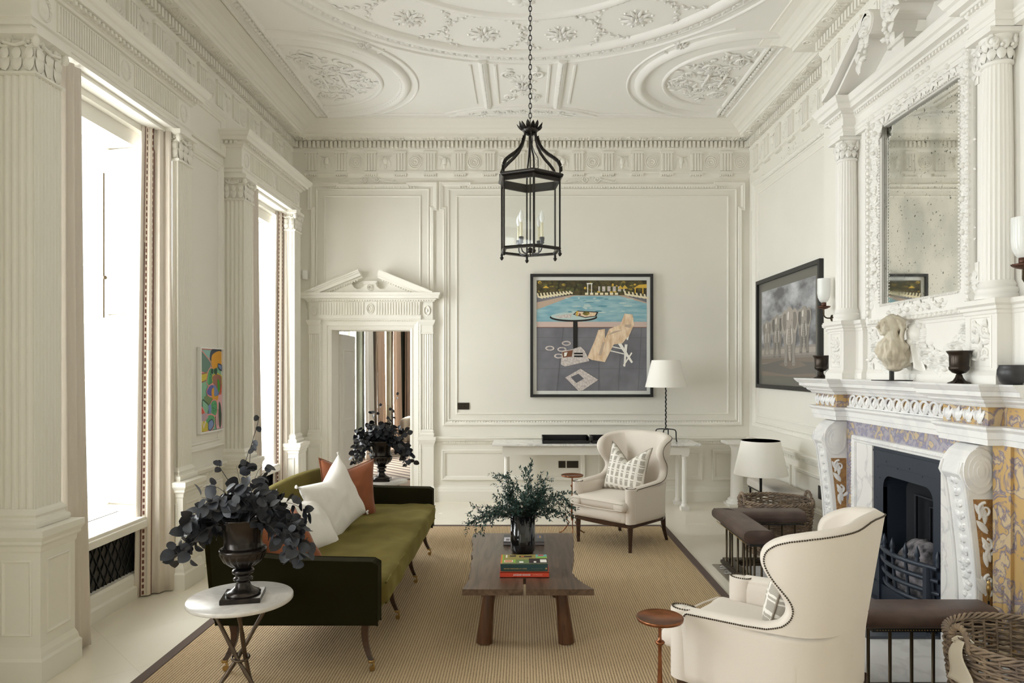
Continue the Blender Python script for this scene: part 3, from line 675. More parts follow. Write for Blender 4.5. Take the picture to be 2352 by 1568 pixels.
# ---- windows
LATT = mat('grille_lattice', (.016,.016,.017), .45, .3)
def window(yc, k, full=True):
    r = struct('window_%d' % k)
    xg = -3.40; y0, y1 = yc-hs+.01, yc+hs-.01
    m = MB()
    for (a,b) in ((y0,y0+.06),(y1-.06,y1)): m.box(xg-.04, xg+.06, a, b, zs, zh)
    m.box(xg-.038, xg+.058, y0+.002, y1-.002, zh-.06, zh-.001); m.box(xg-.038, xg+.058, y0+.002, y1-.002, zs+.001, zs+.05)
    for (x,za,zb) in ((xg-.015,2.05,zh-.05),(xg+.03,zs+.04,2.09)):
        a, b = y0+.06, y1-.06
        m.box(x-.02,x+.02,a,a+.045,za,zb); m.box(x-.02,x+.02,b-.045,b,za,zb); m.box(x-.019,x+.019,a+.001,b-.001,za+.001,za+.045); m.box(x-.019,x+.019,a+.001,b-.001,zb-.045,zb-.001)
        for i in (1,2): m.box(x-.012,x+.012,a+(b-a)*i/3-.011,a+(b-a)*i/3+.011,za,zb); m.box(x-.011,x+.011,a+.002,b-.002,za+(zb-za)*i/3-.011,za+(zb-za)*i/3+.011)
    m.build('sash_frame', WINP, r)
    m = MB()
    for (x,za,zb) in ((xg-.015,2.09,zh-.09),(xg+.03,zs+.08,2.05)): m.box(x-.002,x+.002,y0+.1,y1-.1,za,zb)
    m.build('pane', GLASS, r)
    m = MB(); m.box(xg+.05, -2.80, y0+.02, y1-.02, .565, zs); m.box(-2.855, -2.79, yc-hw-.0, yc+hw, .52, .575)
    m.build('sill', WINP, r, .006)
    if not full: return
    m = MB(); m.box(-3.16,-3.10,yc-.55,yc+.55,zs,zs+.004)
    m.build('air_vent', BLACK, r)
    m = MB()
    for i in range(40): m.box(-3.16,-3.10,yc-.545+i*.0275,yc-.545+i*.0275+.013,zs+.004,zs+.009)
    m.build('vent_bars', WINP, r)
    # shutters folded back on the splays
    for s_ in (-1,1):
        p0 = V3(-3.36, yc+s_*(hs-.015), 0); p1 = V3(-2.88, yc+s_*(hw-.005), 0); d = p1-p0; L_ = d.length; d.normalize(); nrm = V3(-d.y,d.x,0)
        if nrm.y*s_ > 0: nrm = -nrm
        F = (p0, d, V3(0,0,1), nrm); m = MB(); m.box(0,L_,zs+.015,2.125,0,.03,0,F); m.box(0,L_,2.135,zh-.01,0,.03,0,F)
        for (za,zb) in ((.70,1.70),(1.84,2.07),(2.22,3.08),(3.17,3.40)):
            m.sweep(rectp(.10,L_-.06,za,zb), [(0,.03),(0,.038),(.012,.042),(.028,.034),(.03,.03)], True, F)
            m.sweep(rectp(.16,L_-.12,za+.06,zb-.06), [(0,.03),(.012,.038),(.03,.038)], True, F); m.box(.19,L_-.15,za+.09,zb-.09,.03,.038,0,F)
        m.build('shutter', WINP, r)
    m = MB()
    F = (V3(0,0,zh-.001),V3(0,1,0),V3(1,0,0),V3(0,0,-1))
    for i in range(3): m.sweep(rectp(yc-hw+.05,yc+hw-.05,-3.32+i*.15,-3.21+i*.15), [(0,0),(0,.012),(.015,.016),(.03,0)], True, F)
    m.build('soffit_panel', WINP, r)
    m = MB(); m.tube([(-3.33,yc+hs-.13,2.1),(-3.33,yc+hs-.13,3.25)], .006, 6); m.ball((-3.32,yc+hs-.13,2.42), .016, 8, 5)
    m.build('sash_cord', OLDBRASS, r)
    # radiator casing: lattice grille, frame, plinth
    m = MB(); m.box(-2.925,-2.905,yc-hw,yc+hw,.19,.53); m.build('grille', BLACK, r)
    m = MB(); F = (V3(-2.902,yc-hw,.19),V3(0,1,0),V3(0,0,1),V3(1,0,0)); Wd = 2*hw; Hh = .34; st = .085
    k_ = -int(Hh/st)-1
    while k_*st < Wd:
        for sg in (1,-1):
            a = k_*st
            u0_, u1_ = (a, a+Hh*.62) if sg > 0 else (a+Hh*.62, a)
            v0_, v1_ = 0, Hh
            if min(u0_,u1_) >= 0 and max(u0_,u1_) <= Wd: m.tube([(u0_,v0_,.002),(u1_,v1_,.002)], .0045, 4, 0, True, False, F)
        k_ += 1
    m.build('grille_lattice', LATT, r)
    m = MB()
    m.sweep([(XL-.03,yc+hw),(XL-.03,yc-hw)], [(0,0),(.035,0),(.035,.085),(.020,.10),(.020,.165),(.010,.185),(-.05,.19)], False, ID)
    m.build('grille_plinth', WINP, r)
window(WIN_Y[2], 1); window(WIN_Y[3], 2); window(WIN_Y[0], 3, False); window(WIN_Y[1], 4, False)
# ---- door case on the back wall
r = struct('door_1'); m = MB(); F = FB
m.sweep([(DX1,0),(DX1,DZ),(DX0,DZ),(DX0,0)], [(.006,-.33),(.006,.015),(0,.02),(-.02,.03),(-.045,.02),(-.05,.035),(-.10,.045),(-.105,.06),(-.115,.05),(-.125,.065),(-.14,.065),(-.14,0)], False, F)
for q in along((DX0-.03,DZ+.11),(DX1+.03,DZ+.11),.03): m.ball((q[0],q[1],.05),(.011,.011,.010),5,2,0,F,dome=True)
for s_,x_ in ((-1,DX0-.115),(1,DX1+.115)):
    for q in along((x_,.25),(x_,DZ+.1),.034): m.ball((q[0],q[1],.05),(.009,.012,.010),5,2,0,F,dome=True)
m.build('architrave', PAINT2, r)
m = MB()
for (u0,u1) in ((-2.71,-2.585),(-1.285,-1.14)):
    Fb = (V3(u0,YB,0), V3(1,0,0), V3(0,-1,0), V3(0,0,1)); wd = u1-u0
    def st2(prof, e=0): 
        m.sweep([(wd+e,0),(wd+e,.055),(-e,.055),(-e,0)], [(-d,z) for d,z in prof], False, Fb, 0, False, False)
        m.box(u0-e+.004,u1+e-.004,YB-.051,YB,prof[0][1]+.001,prof[-1][1]-.002)
    st2([(.02,0),(.02,.16),(.008,.19),(0,.20),(0,.70),(.008,.735),(.02,.76),(.03,.79),(.03,.83),(0,.83)], .012)
    st2([(.016,.83),(.02,.86),(.008,.88),(.012,.90),(0,.92)])
    fl = []
    n = 5
    for i in range(n):
        a = (i+.12)/n*wd; b = (i+.88)/n*wd
        for j in range(5): fl.append((a+(b-a)*j/4, .055-.007*math.sin(PI*j/4)))
    m.prism([(0,0),(0,.055)]+fl+[(wd,.055),(wd,0)], .92, 2.13, 0, Fb)
    st2([(0,2.13),(.01,2.135),(.01,2.15),(.004,2.155),(.004,2.24),(.018,2.26),(.03,2.29),(.034,2.31),(0,2.315)])
    st2([(0,2.315),(0,2.54)], .0)
    ringm(m, F, ((u0+u1)/2,2.43), .038, [(-.006,.055),(-.003,.067),(.003,.067),(.006,.055)], 18, 0, 0, None, .058); m.ball(((u0+u1)/2,2.43,.055),(.016,.026,.012),8,2,0,F,dome=True)
m.build('door_pilasters', PAINT2, r)
m = MB()
m.box(-2.585,-1.285,YB-.07,YB,2.33,2.54)
x_ = -2.575
while x_ < -1.30:
    if abs(x_+1.935) > .065: m.box(x_,x_+.017,2.375,2.53,.07,.082,0,F)
    x_ += .034
m.box(-2.585,-1.285,2.33,2.36,.07,.085,0,F)
for rr in ((.045,.062),(.028,.04)): ringm(m, F, (-1.93,2.452), rr[0], [(-.007,.07),(-.003,.084),(.003,.084),(.007,.07)], 20, 0, 0, None, rr[1])
m.ball((-1.93,2.452,.07),(.016,.026,.014),8,2,0,F,dome=True)
Fb = (V3(0,YB,0), V3(1,0,0), V3(0,-1,0), V3(0,0,1))
CP = [(0,2.54),(.012,2.545),(.02,2.56),(.035,2.562),(.035,2.575),(.075,2.58),(.078,2.61),(.09,2.62),(.10,2.65),(0,2.655)]
m.sweep([(-1.13,0),(-1.13,.07),(-2.72,.07),(-2.72,0)], [(-d,z) for d,z in CP], False, Fb, 0, False, False); m.box(-2.715,-1.135,YB-.066,YB,2.541,2.653)
for q in along((-2.70,2.55),(-1.15,2.55),.032): m.box(q[0]-.009,q[0]+.009,2.546,2.562,.08,.10,0,F)
# broken pediment
m.prism([(-2.60,2.655),(-1.25,2.655),(-1.66,2.80),(-1.70,2.765),(-1.72,2.725),(-1.76,2.70),(-1.81,2.705),(-1.85,2.74),(-1.845,2.785),(-2.015,2.785),(-2.01,2.74),(-2.05,2.705),(-2.10,2.70),(-2.14,2.725),(-2.16,2.765),(-2.18,2.80)], 0, .075, 0, F)
for s_ in (-1,1):
    c0 = (-1.93+s_*.80, 2.645); c1 = (-1.93+s_*.125, 2.92); L_ = math.hypot(c1[0]-c0[0], c1[1]-c0[1]); d = V3((c1[0]-c0[0])/L_,0,(c1[1]-c0[1])/L_); nn = V3(-d.z*(-s_)*-1,0,abs(d.x))
    nn = V3(d.z*s_*-1*-1,0,abs(d.x))
    Fr = (V3(c0[0],YB,c0[1]), d, V3(s_*abs(d.z),0,abs(d.x)), V3(0,-1,0))
    m.prism([(0,.075),(0,.10),(-.02,.115),(-.025,.155),(-.045,.165),(-.05,.185),(-.095,.185)], 0, 0, 0, Fr) if False else None
    def rk(a0,a1,lo,hi): m.box(a0,a1,lo,hi,0,0,0,Fr)
    for (v0,v1,n1) in ((-.085,-.06,.095),(-.06,-.02,.150),(-.02,0,.165),(0,.016,.180)): m.box(0,L_,v0,v1,0,n1,0,Fr)
    for i in range(int((L_-.12)/.034)): m.box(.10+i*.034,.118+i*.034,-.098,-.080,.07,.10,0,Fr)
m.box(-2.02,-1.84,2.78,2.80,0,.10,0,F); m.box(-2.005,-1.855,2.76,2.78,0,.088,0,F)
for rr in (.038,.022): ringm(m, F, (-1.93,2.722), rr, [(-.006,.075),(-.003,.088),(.003,.088),(.006,.075)], 20)
rosette(m, (V3(0,YB-.075,0),F[1],F[2],F[3]), (-1.93,2.722), .018, 6, .012)
m.build('door_pediment', PAINT2, r)
# open door leaf folded into the far room
m = MB(); m.box(DX0-.005,DX0+.035,9.24,10.02,.01,2.15)
Fd = (V3(DX0+.035,9.24,0),V3(0,1,0),V3(0,0,1),V3(1,0,0))
for (za,zb) in ((.25,.85),(.98,1.95)): m.sweep(rectp(.12,.66,za,zb), [(0,0),(0,.008),(.01,.01),(.024,.004),(.026,0)], True, Fd)
m.build('door_leaf', WINP, r)
# small chimney-breast upper details come with the overmantel
# ================================================================== FAR ROOM seen through the door
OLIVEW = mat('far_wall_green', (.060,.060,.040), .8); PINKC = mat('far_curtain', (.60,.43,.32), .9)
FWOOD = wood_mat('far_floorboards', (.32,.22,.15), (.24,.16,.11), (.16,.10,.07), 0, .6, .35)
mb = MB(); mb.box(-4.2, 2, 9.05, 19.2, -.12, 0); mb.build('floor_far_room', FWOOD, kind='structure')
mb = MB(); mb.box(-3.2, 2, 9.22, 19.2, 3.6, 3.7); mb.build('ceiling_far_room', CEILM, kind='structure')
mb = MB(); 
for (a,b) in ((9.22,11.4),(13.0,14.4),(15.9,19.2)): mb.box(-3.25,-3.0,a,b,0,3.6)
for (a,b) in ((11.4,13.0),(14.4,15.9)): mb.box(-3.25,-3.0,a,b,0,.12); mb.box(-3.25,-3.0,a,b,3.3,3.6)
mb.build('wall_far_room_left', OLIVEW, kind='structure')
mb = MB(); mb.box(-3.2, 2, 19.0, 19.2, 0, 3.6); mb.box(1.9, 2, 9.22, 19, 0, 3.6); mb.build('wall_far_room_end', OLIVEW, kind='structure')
for k,(a,b) in enumerate(((11.4,13.0),(14.4,15.9))):
    r = struct('window_%d' % (5+k)); m = MB()
    m.box(-3.2,-3.1,a,a+.08,.12,3.3); m.box(-3.2,-3.1,b-.08,b,.12,3.3); m.box(-3.17,-3.12,(a+b)/2-.02,(a+b)/2+.02,.12,3.3)
    for z in (.12,.8,1.5,2.2,2.9): m.box(-3.17,-3.12,a,b,z,z+.04)
    m.build('window_frame', WINP, r); m = MB(); m.box(-3.15,-3.145,a+.05,b-.05,.14,3.28); m.build('pane', GLASS, r)
def curtain_mesh(mb, P, z0, z1, amp, folds, mat=0, th=.006, top=.6, n=None, gather=None):
    # P: plan path from fraction t -> (x,y); folds across; slightly gathered at the top
    n = n or folds*10
    def pos(u, v):
        x, y = P(u, v); return x, y
    def fn(u, v):
        x, y = P(u, v); x2, y2 = P(min(1,u+.01), v); x3, y3 = P(max(0,u-.01), v)
        d = Vector((x2-x3, y2-y3)); d = d.normalized() if d.length > 1e-9 else Vector((0,1)); nn = Vector((-d.y, d.x))
        a = amp*(top+(1-top)*(1-v))*math.sin(2*PI*folds*u+.6*math.sin(5*u+2*v))
        a += amp*.25*math.sin(2*PI*folds*2.3*u+1.5*v)
        return (x+nn.x*a, y+nn.y*a, z0+(z1-z0)*v)
    mb.grid(fn, n, 14, mat)
def lerp(a,b,t): return a+(b-a)*t
for (a,b,nm,M_,lab) in ((12.80,13.42,'w',CURTL,'long pale curtain at the nearer window of the far room, seen through the doorway'),(13.95,14.55,'p',PINKC,'long pink-beige curtain between the two far room windows'),(15.62,16.5,'q',PINKC,'long pink-beige curtain beyond the second far room window')):
    m = MB(); curtain_mesh(m, lambda u,v,a=a,b=b: (-2.86-.05*v, a+(b-a)*(u*(1-.25*v)+.25*v)), .02, 3.35, .035, 5)
    o = m.build('curtain', M_); s_ = o.modifiers.new('thick','SOLIDIFY'); s_.thickness = .006; tag(o, lab, 'curtain', 'curtains in the far room')
m = MB(); curtain_mesh(m, lambda u,v: (-2.95+1.0*u, 17.45), .02, 3.35, .04, 9)
o = m.build('curtain', PINKC); s_ = o.modifiers.new('thick','SOLIDIFY'); s_.thickness = .006; tag(o, 'wide pink-beige curtain at the right edge of the doorway view, deepest in the far room', 'curtain', 'curtains in the far room')
m = MB(); m.box(-2.7,.6,10.6,17.2,.0,.012)
def stripe_mat():
    mm = mat('striped_rug', (.55,.47,.38), .95); nt,p = nodes(mm); tc = nt.nodes.new('ShaderNodeTexCoord'); wv = nt.nodes.new('ShaderNodeTexWave'); wv.bands_direction = 'DIAGONAL'; wv.inputs['Scale'].default_value = 2.6; wv.inputs['Distortion'].default_value = .4
    rr = nt.nodes.new('ShaderNodeValToRGB'); rr.color_ramp.elements[0].color = (.11,.075,.055,1); rr.color_ramp.elements[1].color = (.34,.27,.20,1); rr.color_ramp.elements[0].position = .35; rr.color_ramp.elements[1].position = .6
    nt.links.new(tc.outputs['Object'], wv.inputs[0]); nt.links.new(wv.outputs[0], rr.inputs[0]); nt.links.new(rr.outputs[0], p.inputs['Base Color']); return mm
tag(m.build('striped_rug', stripe_mat()), 'brown and cream striped rug on the far room floor beyond the doorway', 'rug')
t = thing('upholstered_armchair', 'beige upholstered armchair in the far room at the right of the doorway view', 'armchair', (-1.95,14.6,.012))
FARC = mat('far_upholstery', (.42,.35,.27), .9)
m = MB(); m.soft((0,0,.35),(.42,.42,.16),.06,(0,0,.02),8); m.build('seat', FARC, t)
m = MB(); m.soft((.05,.42,.75),(.40,.12,.48),.08,(0,.03,0),8); m.build('backrest', FARC, t)
for s_ in (-1,1):
    m = MB(); m.soft((s_*.46,0,.42),(.09,.45,.24),.06,(0,0,0),8); m.build('armrest', FARC, t)
for sx in (-1,1):
    for sy in (-1,1): m = MB(); m.box(sx*.38-.025,sx*.38+.025,sy*.36-.025,sy*.36+.025,0,.20); m.build('leg', MAHOG, t)
# ================================================================== FIREPLACE (faces -X)
XS = 2.60                                   # face of the marble surround
FS = (V3(XS,0,0), V3(0,1,0), V3(0,0,1), V3(-1,0,0))
fp = thing('fireplace', 'white marble fireplace with carved scroll brackets, ochre inlay and violet veined marble panels', 'fireplace', (2.6,4.75,0))
fp.location = (0,0,0)
YN, YFa = 3.82, 5.78                        # near and far ends of the brackets
for (a,b) in ((4.07,4.33),(5.18,5.42)): m = MB(); m.box(XS,XC-.002,a,b,0,1.125); m.build('marble_slip', CMARB, fp)
m = MB(); m.prism([(5.44,0),(5.60,0),(5.60,1.284),(4.0,1.284),(4.0,0),(4.03,0),(4.03,1.17),(5.44,1.17)], -.05, -.001, 0, FS); m.build('breccia_panel', PMARB, fp)
m = MB(); m.sweep([(4.07,0),(4.07,1.125),(5.42,1.125),(5.42,0)][::-1], [(-.055,0),(-.05,.016),(-.03,.028),(-.018,.020),(-.006,.018),(0,.006),(0,0)], False, FS)
for q in along((4.07,1.155),(5.42,1.155),.026): m.ball((q[0],q[1],.022),(.009,.011,.008),5,2,0,FS,dome=True)
for q in along((5.452,.06),(5.452,1.13),.026): m.ball((q[0],q[1],.022),(.011,.009,.008),5,2,0,FS,dome=True)
m.build('opening_moulding', WMARB, fp)
for (a,b,x) in ((3.50,3.66,XS-.018),(3.66,3.80,XS-.035),(5.80,5.93,XS-.02)): m = MB(); m.box(x,XC-.003,a,b,.16,1.285); m.build('sienna_pilaster', YMARB, fp)
for (a,b) in ((3.50,3.80),(5.80,5.95)): m = MB(); m.box(XS-.04,XC-.003,a,b,.0,.16); m.build('plinth', WMARB, fp)
# scroll brackets: side profile in (X,z), extruded along Y
def bracket_profile():
    # distance out from the surround at each height
    pts = []
    for i in range(40):
        z = 1.275*(i/39); t = z/1.275
        d = .088+.030*t+.082*max(0,(t-.35)/.65)**1.6
        if t > .86: d = .20*math.sqrt(max(0,1-((t-.86)/.16)**2))*.98+.0
        if t < .10: d = .098
        pts.append((d, z))
    return pts
BPR = bracket_profile()
def bout(z):
    for (d0,z0),(d1,z1) in zip(BPR[:-1],BPR[1:]):
        if z0 <= z <= z1: return d0+(d1-d0)*(z-z0)/(z1-z0)
    return .05
for (ya,yb) in ((3.82,4.02),(5.58,5.78)):
    Fk = (V3(XS,ya,0), V3(-1,0,0), V3(0,0,1), V3(0,1,0))
    m = MB(); m.prism([(0,0)]+[(d,z) for d,z in BPR]+[(0,1.275)], 0, yb-ya, 0, Fk)
    o = m.build('scroll_bracket', WMARB, fp, .006)
    m = MB()   # inlay on the camera-side face
    m.prism([(.006,.08)]+[(max(.012,bout(z)-.022),z) for z in [.08+.9*i/20 for i in range(21)]]+[(.006,.98)], -.002, .004, 0, Fk)
    m.build('ochre_inlay', OCHRE, o)
    m = MB(); Fi = (V3(XS,ya-.002,0), V3(-1,0,0), V3(0,0,1), V3(0,-1,0))
    c = (.098,1.135)
    for rr,hh in ((.088,.008),(.064,.013),(.042,.017),(.022,.020)):
        m.prism([(c[0]+rr*math.cos(2*PI*i/32), c[1]+rr*1.42*math.sin(2*PI*i/32)) for i in range(32)], -.004, hh, 0, Fi)
    m.build('volute', WMARB, o); m = MB()
    R = random.Random(8)
    for i in range(5):
        z = .92-.19*i; wd = bout(z)-.035
        scroll(m, Fi, (.012+wd*.5, z), max(.014,wd*.40), 1.4, PI/2, 1 if i%2 else -1, .010)
        for t in range(5): leaf(m, Fi, (.012+wd*R.uniform(.25,.8), z-.03-R.uniform(0,.10)), PI/2+R.uniform(-1,1), .085, .030, .012)
    m.build('carved_acanthus', WMARB, o)
    m = MB(); n = 15   # drop of leaves and fruit on the front
    for i in range(n):
        z = .12+1.0*i/n; d = bout(z); Fz = (V3(XS-d+.004,(ya+yb)/2,z), V3(0,1,0), V3(0,0,1), V3(-1,0,0))
        for s_ in (-1,1): leaf(m, Fz, (s_*.012,0), PI/2+s_*.8, .085, .045, .022)
        for q in range(3): m.ball((R.uniform(-.035,.035),R.uniform(0,.05),.008), .015 if i < 8 else .009, 6, 3, 0, Fz, dome=True)
    for s_ in (-1,1): m.tube([(XS-bout(z)-.003,(ya+yb)/2+s_*.088,z) for z in [.08+1.1*i/20 for i in range(21)]], .010, 6)
    m.build('carved_drop', WMARB, o)
# frieze, architrave and shelf with breakfronts
def bfpath(o_, o2):  # plan path seen from above, -X face; runs far -> near
    return [(XC,5.95-.0),(XS-o2,5.95),(XS-o2,5.52),(XS-o_,5.52),(XS-o_,4.16),(XS-o2,4.16),(XS-o2,3.72),(XS-o_,3.72),(XS-o_,3.50)]
def shelf_sweep(m, o_, o2, prof, mat=0):
    pts = bfpath(o_, o2)
    m.sweep(pts, [(-d,z) for d,z in prof], False, ID, mat)
m = MB(); AP = [(0,1.285),(0,1.315),(.010,1.32),(.010,1.355),(.028,1.372),(.028,1.385),(-.0,1.39)]
def inv(p_): return p_
pts = bfpath(.03,.115)
m.sweep(pts[::-1], [(d,z) for d,z in AP], False, ID)
m.box(XS-.02,XC,3.50,5.93,1.285,1.39); m.box(XS-.11,XC,5.53,5.94,1.286,1.389); m.box(XS-.11,XC,3.73,4.15,1.286,1.389)
m.build('architrave', WMARB, fp)
m = MB(); m.box(XS-.015,XC,3.50,5.93,1.385,1.495); m.box(XS-.10,XC,5.54,5.93,1.386,1.495); m.box(XS-.10,XC,3.74,4.14,1.386,1.495)
m.build('sienna_frieze', YMARB, fp)
m = MB()
Ff = (V3(XS-.015,0,0), V3(0,1,0), V3(0,0,1), V3(-1,0,0)); Fg = (V3(XS-.10,0,0), V3(0,1,0), V3(0,0,1), V3(-1,0,0))
for i in range(12):
    u = 4.25+i*.107; sg = 1 if u > 4.84 else -1
    m.tube([(u+.045*math.cos(a), 1.445+.040*math.sin(a), .010) for a in [2*PI*j/18 for j in range(18)]], .009, 5, 0, True, True, Ff)
    leaf(m, Ff, (u,1.405), PI/2, .075, .036, .022); scroll(m, Ff, (u+.045,1.42), .024, 1.2, 0, sg, .008)
    m.tube([(u-.05,1.475,.008),(u,1.40,.010),(u+.05,1.41,.010)], .010, 5, 0, True, False, Ff)
m.box(4.16,5.52,1.392,1.402,0,.014,0,Ff)
for u0,u1 in ((3.76,4.12),(5.56,5.92)):
    for i in range(4):
        u = u0+.04+(u1-u0-.08)*i/3
        for s_ in (-1,1): leaf(m, Fg, (u,1.405), PI/2+s_*.45, .072, .030, .018)
        leaf(m, Fg, (u,1.40), PI/2, .088, .030, .026); m.ball((u+.042,1.44,0), (.010,.030,.014), 8, 3, 0, Fg, dome=True); m.ball((u,1.404,0), (.016,.010,.016), 8, 3, 0, Fg, dome=True)
m.build('carved_scroll_band', WMARB, fp)
m = MB()
SP = [(0,1.49),(.008,1.50),(.012,1.508),(.022,1.512),(.034,1.522),(.036,1.532),(.050,1.534),(.060,1.545),(.080,1.552),(.082,1.575),(.092,1.580),(.112,1.604),(.115,1.612),(.115,1.6145),(0,1.6145)]
m.sweep(bfpath(.02,.125)[::-1], SP, False, ID)
m.box(XS-.02,XC,3.50,5.94,1.492,1.6142); m.box(XS-.124,XC,5.525,5.945,1.493,1.6144); m.box(XS-.124,XC,3.725,4.155,1.493,1.6144)
for k_,pl in enumerate(([(XC,3.50),(XC,5.95),(XS-.02,5.95),(XS-.02,3.50)],)): pass
m.add([(XC,6.06,1.6148),(XS-.24,6.06,1.6148),(XS-.24,5.41,1.6148),(XS-.135,5.41,1.6148),(XS-.135,4.27,1.6148),(XS-.24,4.27,1.6148),(XS-.24,3.61,1.6148),(XS-.135,3.61,1.6148),(XS-.135,3.50,1.6148),(XC,3.50,1.6148)],[tuple(range(10))])
m.build('mantel_shelf', WMARB, fp)
# iron insert with arched opening
m = MB(); Fi = (V3(XS+.012,0,0), V3(0,1,0), V3(0,0,1), V3(-1,0,0)); y0_, y1_ = 4.33, 5.18; a0_, a1_ = 4.43, 5.045; zt = .93
arch = [(a1_,0)]+[(a1_-.09+.09*math.cos(t), zt-.09+.09*math.sin(t)) for t in [PI/2*i/6 for i in range(7)]]+[(a0_+.09-.09*math.sin(t), zt-.09+.09*math.cos(t)) for t in [PI/2*i/6 for i in range(7)]]+[(a0_,0)]
m.prism([(y0_,0),(y0_,1.125),(y1_,1.125),(y1_,0)]+arch, -.03, .0, 0, Fi)
m.sweep(arch[::-1], [(0,0),(0,-.18)], False, Fi)
m.box(4.33,5.18,0,.13,-.02,.018,0,Fi) if False else m.box(5.03,5.18,0,.14,0,.018,0,Fi)
m.box(y0_,y1_,1.085,1.10,0,.006,0,Fi)
for (u,v) in ((5.12,.98),(5.09,.90),(5.0,1.03),(4.85,1.0),(4.7,1.02),(4.55,.99),(5.14,.75),(5.14,.5)): m.ball((u,v,0), .007, 6, 3, 0, Fi, dome=True)
m.build('iron_insert', IRONB, fp)
m = MB()   # splayed firebox
xb = 3.05
for poly in ([(XS+.18,5.045,0),(xb,4.90,0),(xb,4.90,1.0),(XS+.18,5.045,1.0)],[(XS+.18,4.43,0),(xb,4.56,0),(xb,4.56,1.0),(XS+.18,4.43,1.0)],[(xb,4.56,0),(xb,4.90,0),(xb,4.90,1.0),(xb,4.56,1.0)],[(XS+.01,4.40,1.0),(XS+.01,5.08,1.0),(xb,4.90,1.0),(xb,4.56,1.0)]): m.add(poly,[(0,1,2,3)])
for y in (4.62,4.72,4.82): m.box(xb-.03,xb,y-.012,y+.012,.1,.95)
m.tube([(XS+.20,4.96,.05),(XS+.20,4.96,.80),(XS+.20,4.52,.80),(XS+.20,4.52,.05)], .014, 4)
m.tube([(XS+.28,4.92,.05),(XS+.28,4.92,.72),(XS+.28,4.55,.72)], .012, 4)
m.build('firebox', SOOT, fp)
HEARTHM = marble('hearth_marble',(.70,.70,.70),(.60,.60,.60),3,.45,.58,1.0,.25)
hs_ = MB(); hs_.box(1.78,2.66,3.45,6.02,0,.012); 
hs_.build('floor_hearthstone', HEARTHM, kind='structure')
hs_ = MB(); hs_.box(2.15,3.05,4.34,5.17,.012,.03)
hs_.build('floor_inner_hearth', mat('blue_slate', (.055,.065,.085), .35), kind='structure')
m = MB(); GK = mat('mosaic_taupe', (.22,.19,.15), .3)
m.box(1.64,1.775,3.45,6.02,0,.008,0); m.box(1.775,2.56,3.32,3.45,0,.008,0)
for i in range(18):
    y = 3.50+i*.14
    for (a,b,c_,d) in ((.012,.10,0,.015),(.085,.10,0,.09),(.03,.10,.075,.09),(.03,.045,.035,.09),(.03,.07,.035,.05)): m.box(1.655+a,1.655+b,y+c_,y+d,.008,.0095,1)
m.build('floor_hearth_border', [GK, WMARB], kind='structure')
# fire grate
gt = bpy.data.objects.new('fire_grate', None); col.objects.link(gt); gt.parent = fp
m = MB()
def gbar(z, xo, r, n=16): return [(XS+.02-xo-.10*math.sin(PI*i/n), 4.36+.70*i/n, z) for i in range(n+1)]
for (z,xo,r) in ((.44,.02,.017),(.36,.012,.016),(.28,.004,.016),(.20,-.004,.016)):
    m.tube(gbar(z,xo,r), r, 8)
for i in (1,5,8,11,15):
    p_ = gbar(.44,.02,0)[i]; q_ = gbar(.20,-.004,0)[i]; m.tube([q_,p_], .010, 6)
m.build('front_bars', IRONB, gt)
for i in (0,3,5,8,11,13,16):
    p_ = gbar(.44,.02,0)[i]; m = MB(); m.lathe([(.013,0),(.016,.02),(.011,.03),(.018,.045),(.013,.075),(.0,.11)], (p_[0],p_[1],p_[2]+.008), 8); m.build('spike', IRONB, gt)
m = MB(); m.prism([(4.38,.03),(5.04,.03),(5.04,.16),(4.38,.16)], -.02, .015, 0, (V3(XS-.02,0,0),V3(0,1,0),V3(0,0,1),V3(-1,0,0)))
m.box(XS,XS+.35,4.50,4.95,.17,.19)
for y in (4.42,5.0): m.box(XS-.05,XS-.01,y-.02,y+.02,.03,.44)
m.build('grate_base', IRONB, gt)
m = MB()
def coalf(u,v):
    a = u*2*PI; r = math.sin(v*PI/2); x = XS+.12+.16*r*math.cos(a); y = 4.72+.27*r*math.sin(a); z = .20+.34*math.cos(v*PI/2)
    z += .02*noise.noise(V3(x*18,y*18,0)); return (x,y,z)
m.grid(coalf, 36, 12, 0, True, True); m.build('ash_mound', ASH, gt)
# ================================================================== OVERMANTEL
om = MB()
# pedestals under the columns and the panel between
def colblock(m, y0, y1, x, prof): 
    m.sweep([(XC,y1),(x,y1),(x,y0),(XC,y0)][::-1], [(-d,z) for d,z in prof][:], False, ID)
def outsweep(m, pts, prof): m.sweep(pts, [(-d,z) for d,z in prof], False, ID)
# path near->far along the -X face has its left side towards -X: use positive outward there
def osw(m, xs, prof):   # xs: list of (x,y) near->far ; left of +Y travel is -X (outward)
    m.sweep(xs, [(d,z) for d,z in prof], False, ID)
OP = [(XC,3.50),(2.56,3.50),(2.56,3.64),(2.48,3.64),(2.48,3.90),(2.575,3.90),(2.575,3.97),(2.61,3.97),(2.61,5.27),(2.575,5.27),(2.575,5.38),(2.48,5.38),(2.48,5.64),(2.56,5.64),(2.56,5.84),(XC,5.84)]
osw(om, OP, [(.02,1.614),(.02,1.66),(.008,1.68),(0,1.69),(0,1.985),(.006,1.99),(.008,2.005),(.018,2.012),(.018,2.028),(.034,2.04),(.036,2.065),(-.02,2.07)])
om.box(2.56,XC,3.50,5.84,1.614,2.07) if False else None
om.box(2.614,XC,3.97,5.27,1.62,2.065); om.box(2.484,XC,3.644,3.896,1.62,2.067); om.box(2.484,XC,5.384,5.636,1.62,2.067); om.box(2.564,XC,3.5,5.83,1.62,2.066) if False else None
